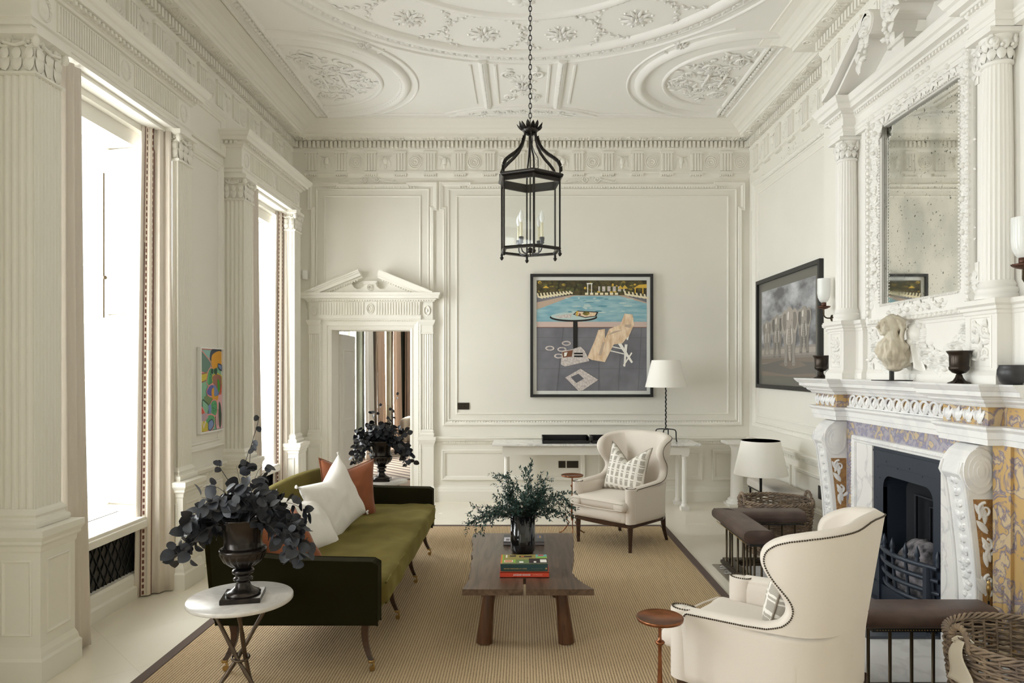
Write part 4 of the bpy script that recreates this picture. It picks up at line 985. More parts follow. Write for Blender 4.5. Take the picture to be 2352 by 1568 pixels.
# strips behind the columns
for (a,b) in ((3.50,3.98),(5.28,5.84)): om.box(2.63,XC,a,b,2.06,3.55)
for (a,b) in ((3.93,3.99),(5.29,5.35),(5.70,5.80)): om.box(2.605,XC,a,b,2.07,3.50)
# columns
def rf(t,z): return 1-.050*abs(math.sin(t*10))**.7 if True else 1
for yc in (3.77,5.51):
    c = (2.568,yc,0)
    om.lathe([(.105,2.07),(.105,2.095),(.098,2.10),(.104,2.115),(.098,2.13),(.088,2.135),(.092,2.15),(.084,2.16),(.080,2.17)], c, 28)
    om.lathe([(.080,2.17),(.079,2.5),(.077,2.9),(.070,3.32)], c, 120, 0, False, None, lambda t,z: 1-.06*(abs(math.sin(t*11))))
    om.lathe([(.070,3.32),(.078,3.325),(.078,3.34),(.068,3.345),(.070,3.40),(.082,3.46),(.085,3.475)], c, 24)
    om.box(2.568-.105,2.568+.09,yc-.105,yc+.105,3.475,3.50)
    for i in range(10):
        a = 2*PI*i/10; Fz = (V3(c[0]+.066*math.cos(a), c[1]+.066*math.sin(a), 3.345), V3(-math.sin(a),math.cos(a),0), V3(0,0,1), V3(math.cos(a),math.sin(a),0))
        leaf(om, Fz, (0,0), PI/2, .075, .048, .028); leaf(om, Fz, (.02,.05), PI/2, .075, .040, .034)
        om.ball((0,.07,.02), .012, 6, 3, 0, Fz)
    for a in (PI*.75,PI*1.25,PI*.25,-PI*.25):
        Fz = (V3(c[0]+.085*math.cos(a), c[1]+.085*math.sin(a), 3.44), V3(-math.sin(a),math.cos(a),0), V3(0,0,1), V3(math.cos(a),math.sin(a),0))
        scroll(om, Fz, (0,0), .032, 1.6, PI/2, 1, .012); om.ball((0,0,.0), (.024,.024,.02), 8, 4, 0, Fz)
# entablature with break-outs and its cornice
EP = [(XC,3.50),(2.58,3.50),(2.58,3.66),(2.485,3.66),(2.485,3.88),(2.58,3.88),(2.58,5.40),(2.485,5.40),(2.485,5.62),(2.58,5.62),(2.58,5.72),(XC,5.72)]
osw(om, EP, [(0,3.50),(0,3.53),(.006,3.532),(.006,3.555),(.016,3.565),(.016,3.575),(0,3.578),(0,3.635),(.010,3.645),(.016,3.665),(.030,3.668),(.030,3.685),(.070,3.69),(.075,3.725),(.09,3.735),(.105,3.768),(.11,3.775),(-.08,3.785)])
for (a,b,x) in ((3.664,3.876,2.489),(5.404,5.616,2.489),(3.5,5.716,2.584)): om.box(x,XC,a,b,3.502,3.78)
for yy in [3.92+i*.034 for i in range(43)]: om.box(2.552,2.58,yy,yy+.016,3.646,3.664)
for yy in [3.668+i*.034 for i in range(6)]+[5.408+i*.034 for i in range(6)]: om.box(2.457,2.485,yy,yy+.016,3.646,3.664)
om.build('trim_12', OVERM, kind='structure')
# panelled upper breast lines
m = MB(); m.sweep([(3.6,3.95),(3.6,4.10)],[(0,0),(0,.01),(.01,0)],False,FCH)
# scrolled broken pediment
def swan(yc0, sgn):
    m_ = MB(); pts = []
    N_ = 22
    for i in range(N_+1):
        t = i/N_; y = yc0+sgn*(.14+.72*(1-t)); z = 3.79+.25*(t**2.0*(3-2*t))**.8+.05*t
        pts.append((y,z))
    th = .055; top = []; bot = []
    for i,(y,z) in enumerate(pts):
        a = pts[max(0,i-1)]; b = pts[min(N_,i+1)]; d = Vector((b[0]-a[0], b[1]-a[1])).normalized(); nn = Vector((-d.y,d.x))
        if nn.y < 0: nn = -nn
        top.append((y+nn.x*th*.5,z+nn.y*th*.5+.03)); bot.append((y-nn.x*th*.5,z-nn.y*th*.5+.03))
    Fs = (V3(XC,0,0), V3(0,1,0), V3(0,0,1), V3(-1,0,0))
    m_.prism(top+bot[::-1], 0, .30, 0, Fs)
    m_.prism([(a,b-.03) for a,b in bot]+[(q[0],q[1]-.03) for q in [(a,b-.028) for a,b in bot[::-1]]], 0, .25, 0, Fs)
    # tympanum beneath
    m_.prism([(a,b) for a,b in bot]+[(pts[-1][0],3.78),(pts[0][0],3.78)], 0, .05, 0, Fs)
    e = pts[-1]; c = (e[0]-sgn*.005, e[1]-.035)
    m_.prism([(c[0]+.092*math.cos(2*PI*i/28), c[1]+.092*math.sin(2*PI*i/28)) for i in range(28)], 0, .30, 0, Fs)
    Fc = (V3(XC-.30,0,0), V3(0,1,0), V3(0,0,1), V3(-1,0,0))
    scroll(m_, Fc, c, .085, 2.0, PI/2, 1, .014); rosette(m_, Fc, c, .04, 7, .03)
    R = random.Random(4)
    for i in range(16): leaf(m_, Fc, (c[0]+sgn*R.uniform(-.05,.10), c[1]-R.uniform(.0,.28)), R.uniform(0,6.28), .075, .035, .03)
    for i in range(10): m_.ball((c[0]+sgn*R.uniform(-.03,.06), c[1]-R.uniform(0,.25), .01), R.uniform(.012,.022), 7, 4, 0, Fc)
    return m_
swan(4.64, 1).build('trim_13', OVERM, kind='structure'); swan(4.64, -1).build('trim_14', OVERM, kind='structure')
m = MB(); m.box(2.50,XC,4.56,4.72,3.78,3.86); m.box(2.48,XC,4.54,4.74,3.86,3.885); m.box(2.49,XC,4.55,4.73,3.885,3.90); m.build('trim_15', OVERM, kind='structure')
# carved swags in the band beneath the mirror and on the pedestals
m = MB(); Fp = (V3(2.612,0,0), V3(0,1,0), V3(0,0,1), V3(-1,0,0)); R = random.Random(11)
def swagpt(t): return (4.06+1.12*t, 1.93-.20*math.sin(PI*((t*2)%1)))
for i in range(64):
    t = i/64; q = swagpt(t); k_ = .5+.5*math.sin(PI*((t*2)%1))
    for j in range(5): leaf(m, Fp, (q[0]+R.uniform(-.03,.03),q[1]+R.uniform(-.045,.045)*k_*1.4), R.uniform(0,6.28), .04*k_+.02, .028, .030)
    m.ball((q[0]+R.uniform(-.03,.03),q[1]+R.uniform(-.04,.04),.015), .013+.014*R.random(), 7, 4, 0, Fp)
    if i % 6 == 0: rosette(m, Fp, (q[0],q[1]), .05, 7, .055)
for yy in (4.05,5.18):
    for i in range(14): leaf(m, Fp, (yy+R.uniform(-.03,.03), 1.97-i*.018), R.uniform(0,6.28), .06, .03, .035)
# lion skin hung at the middle
m.ball((4.60,1.925,.01),(.072,.070,.055),16,10,0,Fp); m.ball((4.615,1.875,.02),(.040,.040,.045),12,8,0,Fp)
for s_ in (-1,1): m.ball((4.60+s_*.055,1.975,.02),(.022,.022,.02),8,5,0,Fp); scroll(m, Fp, (4.60+s_*.03,1.90), .028, 1.4, 0, s_, .010)
for i in range(40): a = R.uniform(-.3,PI+.3); leaf(m, Fp, (4.60+.055*math.cos(a),1.93+.05*math.sin(a)), a, .05, .022, .030)
m.grid(lambda u,v: (4.60+(u-.5)*(.11+.10*v)+.012*math.sin(5*v), 1.90-(.19+.03*math.sin(9*u))*v, .012+.020*math.sin(u*17+2.5*v)*(.3+.7*v)+.030*math.sin(PI*u)), 36, 12, 0, True, False, False, Fp)
for (yc,w_) in ((3.77,.07),(5.51,.07)):
    Fq = (V3(2.482,0,0), V3(0,1,0), V3(0,0,1), V3(-1,0,0))
    for s_ in (-1,1):
        scroll(m, Fq, (yc+s_*.035,1.90), .035, 1.6, PI/2, s_, .012); scroll(m, Fq, (yc+s_*.04,1.78), .032, 1.5, -PI/2, -s_, .012)
        for t in range(7): leaf(m, Fq, (yc+s_*R.uniform(.01,.06), 1.74+t*.03), R.uniform(0,6.28), .055, .022, .026)
m.sweep(rectp(3.68,3.86,1.70,1.98),[(0,0),(0,.005),(.008,.008),(.012,0)],True,Fq); m.sweep(rectp(5.42,5.60,1.70,1.98),[(0,0),(0,.005),(.008,.008),(.012,0)],True,Fq)
m.build('trim_16', OVERM, kind='structure')
# ---- mirror
mr = thing('overmantel_mirror', 'tall foxed mirror in a white carved foliage frame above the mantelpiece', 'mirror', (0,0,0))
Fm = (V3(2.62,0,0), V3(0,1,0), V3(0,0,1), V3(-1,0,0)); MY0, MY1, MZ0, MZ1 = 4.15, 5.06, 2.165, 3.44
m = MB(); m.box(2.630,2.634,MY0-.02,MY1+.02,MZ0-.02,MZ1+.02); m.build('mirror_glass', MIRR, mr)
m = MB()
m.sweep(rectp(MY0,MY1,MZ0,MZ1), [(.0,-.009),(0,.010),(-.012,.022),(-.022,.018),(-.05,.020),(-.115,.028),(-.122,.05),(-.14,.055),(-.148,.03),(-.15,-.03)], True, Fm)
for (u0,u1,v0,v1) in ((MY0-.18,MY0-.05,MZ1-.12,MZ1+.17),(MY1+.05,MY1+.18,MZ1-.12,MZ1+.17),(MY0-.18,MY0-.06,MZ0-.13,MZ0+.14),(MY1+.06,MY1+.17,MZ0-.13,MZ0+.14)): m.box(u0,u1,v0,v1,-.03,.022,0,Fm)
for a,b in (((MY0,MZ0-.012),(MY1,MZ0-.012)),((MY0,MZ1+.012),(MY1,MZ1+.012)),((MY0-.012,MZ0),(MY0-.012,MZ1)),((MY1+.012,MZ0),(MY1+.012,MZ1))):
    for q in along(a,b,.022): m.ball((q[0],q[1],.025),(.008,.008,.009),5,2,0,Fm,dome=True)
for a,b in (((MY0-.131,MZ0-.1),(MY0-.131,MZ1+.1)),((MY1+.131,MZ0-.1),(MY1+.131,MZ1+.1)),((MY0-.1,MZ0-.131),(MY1+.1,MZ0-.131))):
    for q in along(a,b,.050): m.ball((q[0],q[1],.05),(.016,.016,.018),8,3,0,Fm,dome=True)
m.build('frame', OVERM, mr)
m = MB(); R = random.Random(21); Fn = (V3(2.60,0,0), Fm[1], Fm[2], Fm[3])
def run(u0,v0,u1,v1,n,sp,big=1):
    for i in range(n):
        t = (i+.5)/n; c = (u0+(u1-u0)*t, v0+(v1-v0)*t)
        for j in range(7): leaf(m, Fn, (c[0]+R.uniform(-sp,sp)*.85,c[1]+R.uniform(-sp,sp)*.85), R.uniform(0,6.28), .050*big*R.uniform(.7,1.3), .026*big, .024)
        m.ball((c[0]+R.uniform(-sp,sp),c[1]+R.uniform(-sp,sp),.008), .011*big, 7, 4, 0, Fn)
        if i%2 == 0: scroll(m, Fn, (c[0]+R.uniform(-sp,sp)*.5,c[1]), .034*big, 1.5, R.uniform(0,6.28), 1 if R.random()>.5 else -1, .012)
        if i%3 == 0: m.ball((c[0]+R.uniform(-sp,sp),c[1],.02), .018*big, 7, 4, 0, Fn)
run(MY1+.085,MZ0+.12,MY1+.085,MZ1-.05,34,.026); run(MY0-.085,MZ0+.12,MY0-.085,MZ1-.05,34,.026)
run(MY0+.05,MZ1+.09,MY1-.05,MZ1+.09,22,.030,1.15); run(MY0+.15,MZ0-.075,MY1-.15,MZ0-.075,16,.022)
for (u,v) in ((MY0-.08,MZ1+.06),(MY1+.08,MZ1+.06)): run(u-.05,v-.10,u+.03,v+.10,9,.05,1.3)
run(MY0+.25,MZ1+.16,MY1-.45,MZ1+.16,8,.03,1.2); run(MY0-.14,MZ0-.02,MY0-.11,MZ0+.10,3,.02); run(MY1+.12,MZ0-.02,MY1+.12,MZ0+.10,3,.02)
m.build('carved_foliage', OVERM, mr)
# ---- objects on the mantelpiece
ZM = 1.615
def goblet(name, label, loc, s_):
    t = thing(name, label, 'vase', loc, 0, 'bronze goblet vases on the mantelpiece')
    m = MB(); m.lathe([(0,.185*s_),(.050*s_,.187*s_),(.058*s_,.188*s_),(.066*s_,.19*s_),(.064*s_,.182*s_),(.054*s_,.168*s_),(.052*s_,.16*s_),(.050*s_,.10*s_),(.054*s_,.094*s_),(.052*s_,.08*s_),(.035*s_,.062*s_),(.014*s_,.055*s_),(.012*s_,.05*s_)], (0,0,0), 32)
    m.build('bowl', BRONZE, t)
    m = MB(); m.lathe([(.012*s_,.056*s_),(.016*s_,.050*s_),(.020*s_,.035*s_),(.032*s_,.016*s_),(.055*s_,.005*s_),(.060*s_,.0),(0,0)], (0,0,0), 64, 0, True, None, lambda a,z: 1+.05*math.sin(a*14)); m.build('fluted_foot', BRONZE, t)
    return t
goblet('goblet_vase', 'smaller bronze goblet vase at the far end of the mantelpiece by the elephant picture', (2.50,5.83,ZM), 1.0)
goblet('goblet_vase', 'bronze goblet vase on the mantelpiece between the stone bust and the round pot', (2.41,3.845,ZM), .95)
def pot(label, loc, s_):
    m = MB(); m.lathe([(0,.004),(.045*s_,.0),(.060*s_,.020*s_),(.074*s_,.060*s_),(.072*s_,.085*s_),(.064*s_,.103*s_),(.066*s_,.112*s_),(.060*s_,.112*s_),(.056*s_,.09*s_),(.05*s_,.03*s_),(0,.02*s_)], (0,0,0), 32)
    o = m.build('bowl_vase', mat('black_pottery', (.028,.028,.032), .38, bump=.3, bscale=40), None, loc=loc); tag(o, label, 'pot')
pot('round black pot on the mantelpiece near the right edge of the photo', (2.505,3.565,ZM), .90)
# stone bust fragment on a stand
bt = thing('stone_bust', 'weathered pale stone bust of a curly head on a thin black stand on the mantelpiece', 'sculpture', (2.47,4.66,ZM))
m = MB(); m.box(-.10,.10,-.075,.075,0,.006); m.box(-.011,.011,-.011,.011,.006,.10); m.build('stand', BLACKF, bt)
m = MB()
# torso fragment
def torso(u,v):
    a = 2*PI*u; z = .085+.235*v; r = .050+.055*math.sin(PI*min(1,v*1.02)**.8)*.9
    if v > .72: r *= 1-(v-.72)*1.9
    x = r*1.1*math.cos(a); y = r*.75*math.sin(a); n_ = noise.noise(V3(x*18,y*18,z*14+3))
    f = 1+.30*n_+.07*math.sin(7*a+z*34+2*n_)+.05*math.sin(15*a-z*50)
    return (x*f+.0+.03*(1-v), y*f, z)
m.grid(torso, 40, 22, 0, True, True); nT = 40; m.f.append(list(range(nT))); m.m.append(0); m.s.append(True); m.f.append(list(range(22*nT,23*nT))); m.m.append(0); m.s.append(True)
m.ball((.02,0,.09),(.055,.045,.03),16,8)
m.tube([(.01,0,.25),(.0,0,.29),(-.010,0,.335)], [.060,.046,.046], 16)
m.ball((.002,0,.378),(.066,.054,.066),24,16)                     # skull
m.ball((-.046,0,.362),(.036,.040,.058),18,12)                    # face mass
m.ball((-.062,0,.318),(.020,.022,.016),12,8)                     # chin
m.tube([(-.076,0,.386),(-.099,0,.358),(-.086,0,.349)], [.007,.011,.009], 8)   # nose
m.ball((-.083,0,.338),(.010,.014,.006),10,6); m.ball((-.080,0,.329),(.009,.012,.005),10,6)  # lips
for s_ in (-1,1): m.ball((-.074,s_*.018,.374),(.008,.010,.006),8,6); m.tube([(-.066,s_*.032,.388),(-.081,s_*.016,.392),(-.082,s_*.005,.388)], .006, 6); m.ball((-.052,s_*.030,.350),(.022,.014,.020),10,6)
R = random.Random(2)
for i in range(90):                                              # wavy hair swept back
    a = R.uniform(-.35,1)*PI*.62; b = R.uniform(-1,1)*PI/2
    d = V3(math.sin(a)*math.cos(b)+.25, math.sin(b), math.cos(a)*math.cos(b)+.1).normalized()
    if d.x < -.25: continue
    c = V3(.004+.064*d.x, .054*d.y, .378+.066*d.z)
    m.tube([c, c+V3(.016,.006*R.uniform(-1,1),-.012), c+V3(.020,.008*R.uniform(-1,1),-.030)], [.008,.010,.005], 6)
for i in range(18):
    y = R.uniform(-.05,.05); x0_ = .02+.04*(1-abs(y)/.05); m.tube([(x0_,y,.39),(x0_+.020,y*1.15,.345),(x0_+.010,y*1.2,.30),(x0_+.022,y*1.2,.255)], [.010,.012,.012,.006], 6)
o = m.build('bust', STONE, bt); rm = o.modifiers.new('merge','REMESH'); rm.mode = 'VOXEL'; rm.voxel_size = .0030; rm.use_smooth_shade = True
# ---- sconces
def sconce(label, y, x=2.545):
    t = thing('wall_sconce', label, 'wall light', (x, y, 0), 0, 'wall sconces beside the overmantel')
    m = MB(); m.tube([(2.63-x,0,2.125),(.03,0,2.125),(.012,0,2.132),(0,0,2.150),(0,0,2.205)], .006, 8); m.ball((2.635-x,0,2.125),(.012,.022,.03),10,6); m.build('arm', OLDBRASS, t)
    m = MB(); m.lathe([(0,2.198),(.012,2.20),(.030,2.205),(.046,2.215),(.052,2.225),(.046,2.226),(0,2.222)], (0,0,0), 36, 0, True, None, lambda a,z: 1+.06*math.cos(a*12) if z > 2.21 else 1); m.lathe([(0,2.222),(.020,2.222),(.020,2.258),(0,2.262)], (0,0,0), 16); m.build('drip_pan', mat('sconce_brown',(.10,.045,.03),.45,.6), t)
    m = MB(); m.lathe([(.018,2.255),(.034,2.27),(.048,2.30),(.053,2.34),(.053,2.46)], (0,0,0), 32); m.lathe([(.051,2.46),(.051,2.34),(.046,2.302),(.032,2.274)], (0,0,0), 32); m.build('glass_shade', MILK, t)
sconce('wall sconce with milky glass shade left of the overmantel, in front of the elephant picture', 5.93, 2.565)
sconce('wall sconce with milky glass shade cut off by the right edge of the photo', 3.52, 2.53)

t = thing('fire_poker', 'brass-handled fire poker standing beside the near scroll bracket of the fireplace', 'fire tool', (2.50,3.735,.0125))
m = MB(); m.tube([(0,0,0),(0,0,.45)], .005, 8); m.build('rod', DARKIRON, t)
m = MB(); m.lathe([(.005,.44),(.010,.45),(.006,.465),(.011,.49),(.012,.515),(.007,.53),(.010,.54),(0,.552)], (0,0,0), 14); m.build('handle', BRASS, t)
# ================================================================== RUG
m = MB(); m.box(-2.04,1.47,2.0,7.43,.0,.014); rug = m.build('sisal_rug', RIB); tag(rug, 'large ribbed sisal rug with a dark brown bound edge under the seating', 'rug')
m = MB(); m.sweep(rectp(-2.10,1.53,1.94,7.49), [(0,0),(0,.017),(.06,.017),(.064,.013)], True, ID); m.build('binding', RUGB, rug)
# ================================================================== CURTAINS AT THE WINDOWS
def poly_at(pts, t):
    L_ = [0]
    for a,b in zip(pts[:-1],pts[1:]): L_.append(L_[-1]+math.hypot(b[0]-a[0],b[1]-a[1]))
    s = t*L_[-1]
    for i in range(len(pts)-1):
        if s <= L_[i+1] or i == len(pts)-2:
            k = (s-L_[i])/max(1e-9,L_[i+1]-L_[i]); return (pts[i][0]+(pts[i+1][0]-pts[i][0])*k, pts[i][1]+(pts[i+1][1]-pts[i][1])*k)
def curtain(label, bot, top, folds, amp, trim, seed=0, grp='curtains at the near window'):
    def fn(u, v):
        b = poly_at(bot, u); t = poly_at(top, u); x = lerp(b[0],t[0],v**1.1); y = lerp(b[1],t[1],v**1.1)
        b1 = poly_at(bot, min(1,u+.02)); b0 = poly_at(bot, max(0,u-.02)); d = Vector((b1[0]-b0[0],b1[1]-b0[1])).normalized(); nn = Vector((d.y,-d.x))
        e = min(1, u*5) if trim else 1
        a = amp*e*(math.sin(2*PI*folds*u+seed)+.3*math.sin(2*PI*folds*2.1*u+seed+1.2*v))+.012*e*math.sin(3*v+seed)
        return V3(x+nn.x*a, y+nn.y*a, .012+3.50*v)
    m = MB(); m.grid(fn, folds*14, 26)
    o = m.build('curtain', CURT); s_ = o.modifiers.new('thick','SOLIDIFY'); s_.thickness = .005; tag(o, label, 'curtain', grp)
    if trim:
        def off(u, v, h=.006):
            p_ = fn(u,v); q = fn(min(1,u+.01),v)-fn(max(0,u-.01),v); n_ = V3(q.y,-q.x,0).normalized()
            if n_.y > 0 : n_ = -n_
            return p_+n_*h
        u0, u1 = trim
        m = MB(); m.grid(lambda a,b: off(u0+(u1-u0)*a, b, .005), 3, 60, 0)
        w_ = (u1-u0)
        for (a,b) in ((u0,u0+w_*.10),(u1-w_*.10,u1)): m.grid(lambda s,t,a=a,b=b: off(a+(b-a)*s,t,.0075), 1, 60, 1)
        n = 77
        for i in range(n): m.grid(lambda s,t,i=i: off(u0+w_*(.17+.66*s),(i+.18+.62*t)/n,.008), 1, 1, 1)
        m.build('trim_band', [TRIMW, TRIMR], o)
    return o
for k,(dy,w1) in enumerate(((0,'nearer window'),(2.84,'farther window'))):
    g = 'curtains at the nearer window' if k == 0 else 'curtains at the farther window'
    curtain('long linen curtain with a red-brown ladder trim on the far side of the %s' % w1, [(-2.86,5.13+dy),(-2.815,5.19+dy),(-2.67,5.33+dy),(-2.72,5.37+dy)], [(-2.84,5.20+dy),(-2.80,5.25+dy),(-2.69,5.34+dy),(-2.74,5.37+dy)], 4, .013, (.10,.34), 1.5, g)
    curtain('long plain linen curtain hanging on the near side of the %s' % w1, [(-2.86,4.36+dy),(-2.72,4.34+dy),(-2.645,4.25+dy),(-2.655,4.04+dy)], [(-2.85,4.32+dy),(-2.76,4.30+dy),(-2.69,4.21+dy),(-2.69,4.05+dy)], 5, .014, None, .4, g)
# ================================================================== SOFA
sf = thing('sofa', 'olive green velvet sofa with low square arms on dark sabre legs', 'sofa', (-1.25,5.08,0)); SO = V3(-1.25,5.08,0)
def place(o, P): o.location = o.location - P; return o
def sbuild(mb_, *a, **k): return place(mb_.build(*a, **k), SO)
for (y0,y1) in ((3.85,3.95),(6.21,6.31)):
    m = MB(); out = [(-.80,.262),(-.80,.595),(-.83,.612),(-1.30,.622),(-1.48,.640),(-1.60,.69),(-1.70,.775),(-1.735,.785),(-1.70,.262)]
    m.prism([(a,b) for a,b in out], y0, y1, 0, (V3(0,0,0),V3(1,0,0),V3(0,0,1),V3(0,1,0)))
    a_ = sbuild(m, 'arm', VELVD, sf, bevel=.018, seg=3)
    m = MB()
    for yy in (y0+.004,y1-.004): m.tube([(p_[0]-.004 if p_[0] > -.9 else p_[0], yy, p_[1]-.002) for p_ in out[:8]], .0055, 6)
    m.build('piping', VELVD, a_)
m = MB()
def backf(u,v):
    a = 2*PI*v; y = 3.88+2.40*u; top = .785+.085*math.sin(PI*min(1,max(0,u)))**.7; z0 = .27
    cz = (top+z0)/2; hz = (top-z0)/2; x = -1.685+.045*math.copysign(abs(math.cos(a))**.4,math.cos(a)); z = cz+hz*math.copysign(abs(math.sin(a))**.35,math.sin(a))
    return (x-.05*((z-z0)/(top-z0)), y, z)
m.grid(backf, 40, 28, 0, True, False, True); m.box(-1.70,-1.64,3.9,6.25,.28,.7)
sbuild(m, 'backrest', VELV, sf)
m = MB(); m.box(-1.66,-.83,3.94,6.22,.262,.34); sbuild(m, 'seat_rail', VELV, sf, bevel=.02)
m = MB(); m.soft((-1.20,5.08,.405),(.435,1.135,.078),.055,(.012,0,.016),26,0,None,.012,3)
for zz in (.462,.350): m.tube([(-.778+.003*math.sin(i*.9), 3.97+2.22*i/60, zz) for i in range(61)], .007, 6)
s_ = sbuild(m, 'seat_mattress', VELV, sf)
tx = bpy.data.textures.new('velvet_puckers','CLOUDS'); tx.noise_scale = .16; tx.noise_depth = 2
sb = s_.modifiers.new('sub','SUBSURF'); sb.levels = 1; sb.render_levels = 1
dm = s_.modifiers.new('puckers','DISPLACE'); dm.texture = tx; dm.strength = .020; dm.mid_level = .5; dm.texture_coords = 'LOCAL'
def sabre(x, y, dx, dy):
    m = MB(); n = 12; P_ = []; rs = []
    for i in range(n+1):
        t = i/n; k_ = .020*math.sin(PI*t)*-1+ .055*t**2.2
        P_.append((x+dx*k_, y+dy*k_, .27-.215*t)); rs.append(.030-.014*t)
    m.tube(P_, rs, 4, 0, False, False, None, 1, (1,0,0)); l = sbuild(m, 'leg', MAHOG, sf, bevel=.003)
    e = P_[-1]; m = MB(); m.lathe([(.017,.048),(.019,.058),(.017,.062)], (e[0],e[1],0), 12)
    m.tube([(e[0],e[1],.055),(e[0]+.012,e[1],.040),(e[0]+.016,e[1],.018)], .006, 6)
    m.tube([(e[0]+.006,e[1]-.009,.015),(e[0]+.006,e[1]+.009,.015)], .015, 14); m.build('caster', BRASS, l)
for (y,dy) in ((3.90,-.35),(4.68,0),(5.47,0),(6.26,.35)): sabre(-.875, y, .6, dy)
for (y,dy) in ((3.90,-.35),(6.26,.35)): sabre(-1.62, y, -.7, dy)
# ================================================================== THROW PILLOWS
def pillow(name, label, mat_, loc, rot, s_=.25, T=.085, chop=.05, wrinkle=.006, tassel=False, pattern=None, group=None, corner=.10):
    m = MB(); N_ = 22
    def surf(sg):
        def fn(a,b):
            u = 2*a-1; v = 2*b-1; q = (1-u**4)*(1-v**4); t = T*max(0,q)**.62*sg
            x = s_*u*(1-corner*(1-v*v)); z = s_*v*(1-corner*(1-u*u))
            if v > 0: z -= chop*(1-abs(u))**1.3*v*2; t *= 1-.25*v*(1-abs(u))
            t += wrinkle*noise.noise(V3(u*3,v*3,sg*4))*q*3+wrinkle*noise.noise(V3(u*9,v*4,sg*4))*q*1.5
            return (x,t,z)
        return fn
    m.grid(surf(1), N_, N_, 0); m.grid(surf(-1), N_, N_, 0)
    o = m.build(name, mat_, None, weld=True); tag(o, label, 'cushion', group); o.location = loc; o.rotation_euler = rot
    if tassel:
        for (u,v) in ((-1,1),(1,1),(1,-1),(-1,-1)):
            m = MB()
            for i in range(7):
                a = random.Random(i+int(u*3+v*7)).uniform(-.7,.7); d = Vector((u,v)).normalized(); m.tube([(s_*u*.98,0,s_*v*.98),(s_*u*.98+.022*(d.x*math.cos(a)-d.y*math.sin(a)),.006*math.sin(i*2),s_*v*.98+.022*(d.y*math.cos(a)+d.x*math.sin(a)))], [.005,.007], 5)
            m.build('corner_tassel', mat_, o)
    else:
        m = MB(); P_ = []
        for (a0,b0,a1,b1) in ((0,0,1,0),(1,0,1,1),(1,1,0,1),(0,1,0,0)):
            for i in range(14):
                t = i/14; a = a0+(a1-a0)*t; b = b0+(b1-b0)*t; p_ = surf(1)(a,b); P_.append((p_[0],0,p_[2]))
        m.tube(P_, .005, 6, 0, True, True); m.build('piping', pattern or mat_, o)
    return o
D = math.radians
pillow('throw_pillow', 'rust orange cushion at the far end of the green sofa, behind the white cushion', RUST, (-1.42,5.68,.715), (D(-16),D(6),D(42)), .250, .085, .035, group=None)
pillow('throw_pillow', 'upright white linen cushion with tasselled corners, in front of the far rust cushion', LINEN, (-1.375,5.08,.735), (D(-16),D(-20),D(70)), .255, .095, .035, tassel=True)
pillow('throw_pillow', 'white cushion slumped low on the sofa, half hidden by dark leaves', LINEN, (-1.46,4.72,.645), (D(-38),D(10),D(70)), .235, .085, .03, tassel=False)
pillow('throw_pillow', 'rust orange cushion at the near end of the sofa behind the dark urn', RUST, (-1.44,4.24,.620), (D(-32),D(-7),D(64)), .205, .085, .03)
# ================================================================== COFFEE TABLE
ct = thing('coffee_table', 'low dark elm slab coffee table with wavy live edges and splayed turned legs', 'table', (.035,4.74,0)); CO = V3(.035,4.74,0)
pts = []
YA, YZ = 4.05, 5.43
def smooth_edge(P_, seed, amp=.004):
    out = []; n = len(P_); R = random.Random(seed)
    for i in range(n-1):
        p0, p1, p2, p3 = P_[max(0,i-1)], P_[i], P_[i+1], P_[min(n-1,i+2)]
        for k in range(6):
            t = k/6; q = [.5*((2*p1[c])+(-p0[c]+p2[c])*t+(2*p0[c]-5*p1[c]+4*p2[c]-p3[c])*t**2+(-p0[c]+3*p1[c]-3*p2[c]+p3[c])*t**3) for c in (0,1)]
            out.append((q[0]+R.uniform(-amp,amp)*(i+k > 0), q[1]))
    return out+[P_[-1]]
Re = smooth_edge([(.418,4.05),(.385,4.12),(.345,4.22),(.318,4.34),(.318,4.48),(.338,4.62),(.352,4.76),(.358,4.90),(.368,5.04),(.382,5.18),(.388,5.32),(.398,5.43)], 1, .0025)
Le = smooth_edge([(-.372,5.43),(-.386,5.30),(-.372,5.16),(-.360,5.06),(-.352,4.94),(-.352,4.82),(-.338,4.72),(-.342,4.60),(-.330,4.46),(-.334,4.34),(-.326,4.24),(-.338,4.14),(-.352,4.05)], 2, .004)
top = [(.021,4.05)]+Re+Le+[(.004,4.05),(.004,4.26),(.021,4.26)]
m = MB(); m.prism([(a,b) for a,b in top], .364, .40)
place(m.build('slab_top', ELM, ct, .004), CO)
for (x,y,sx,sy) in ((-.235,4.28,-1,.0),(.27,4.28,1,.0),(-.255,5.15,-1,.2),(.27,5.15,1,.2)):
    m = MB(); m.tube([(x+.035*-sx*1.0,y+.03,.366),(x,y,.0)], [.033,.050], 24); l = place(m.build('leg', ELML, ct, .003), CO)
ct.location.z = .0145; sf.location.z = .0145
TZ = .4155
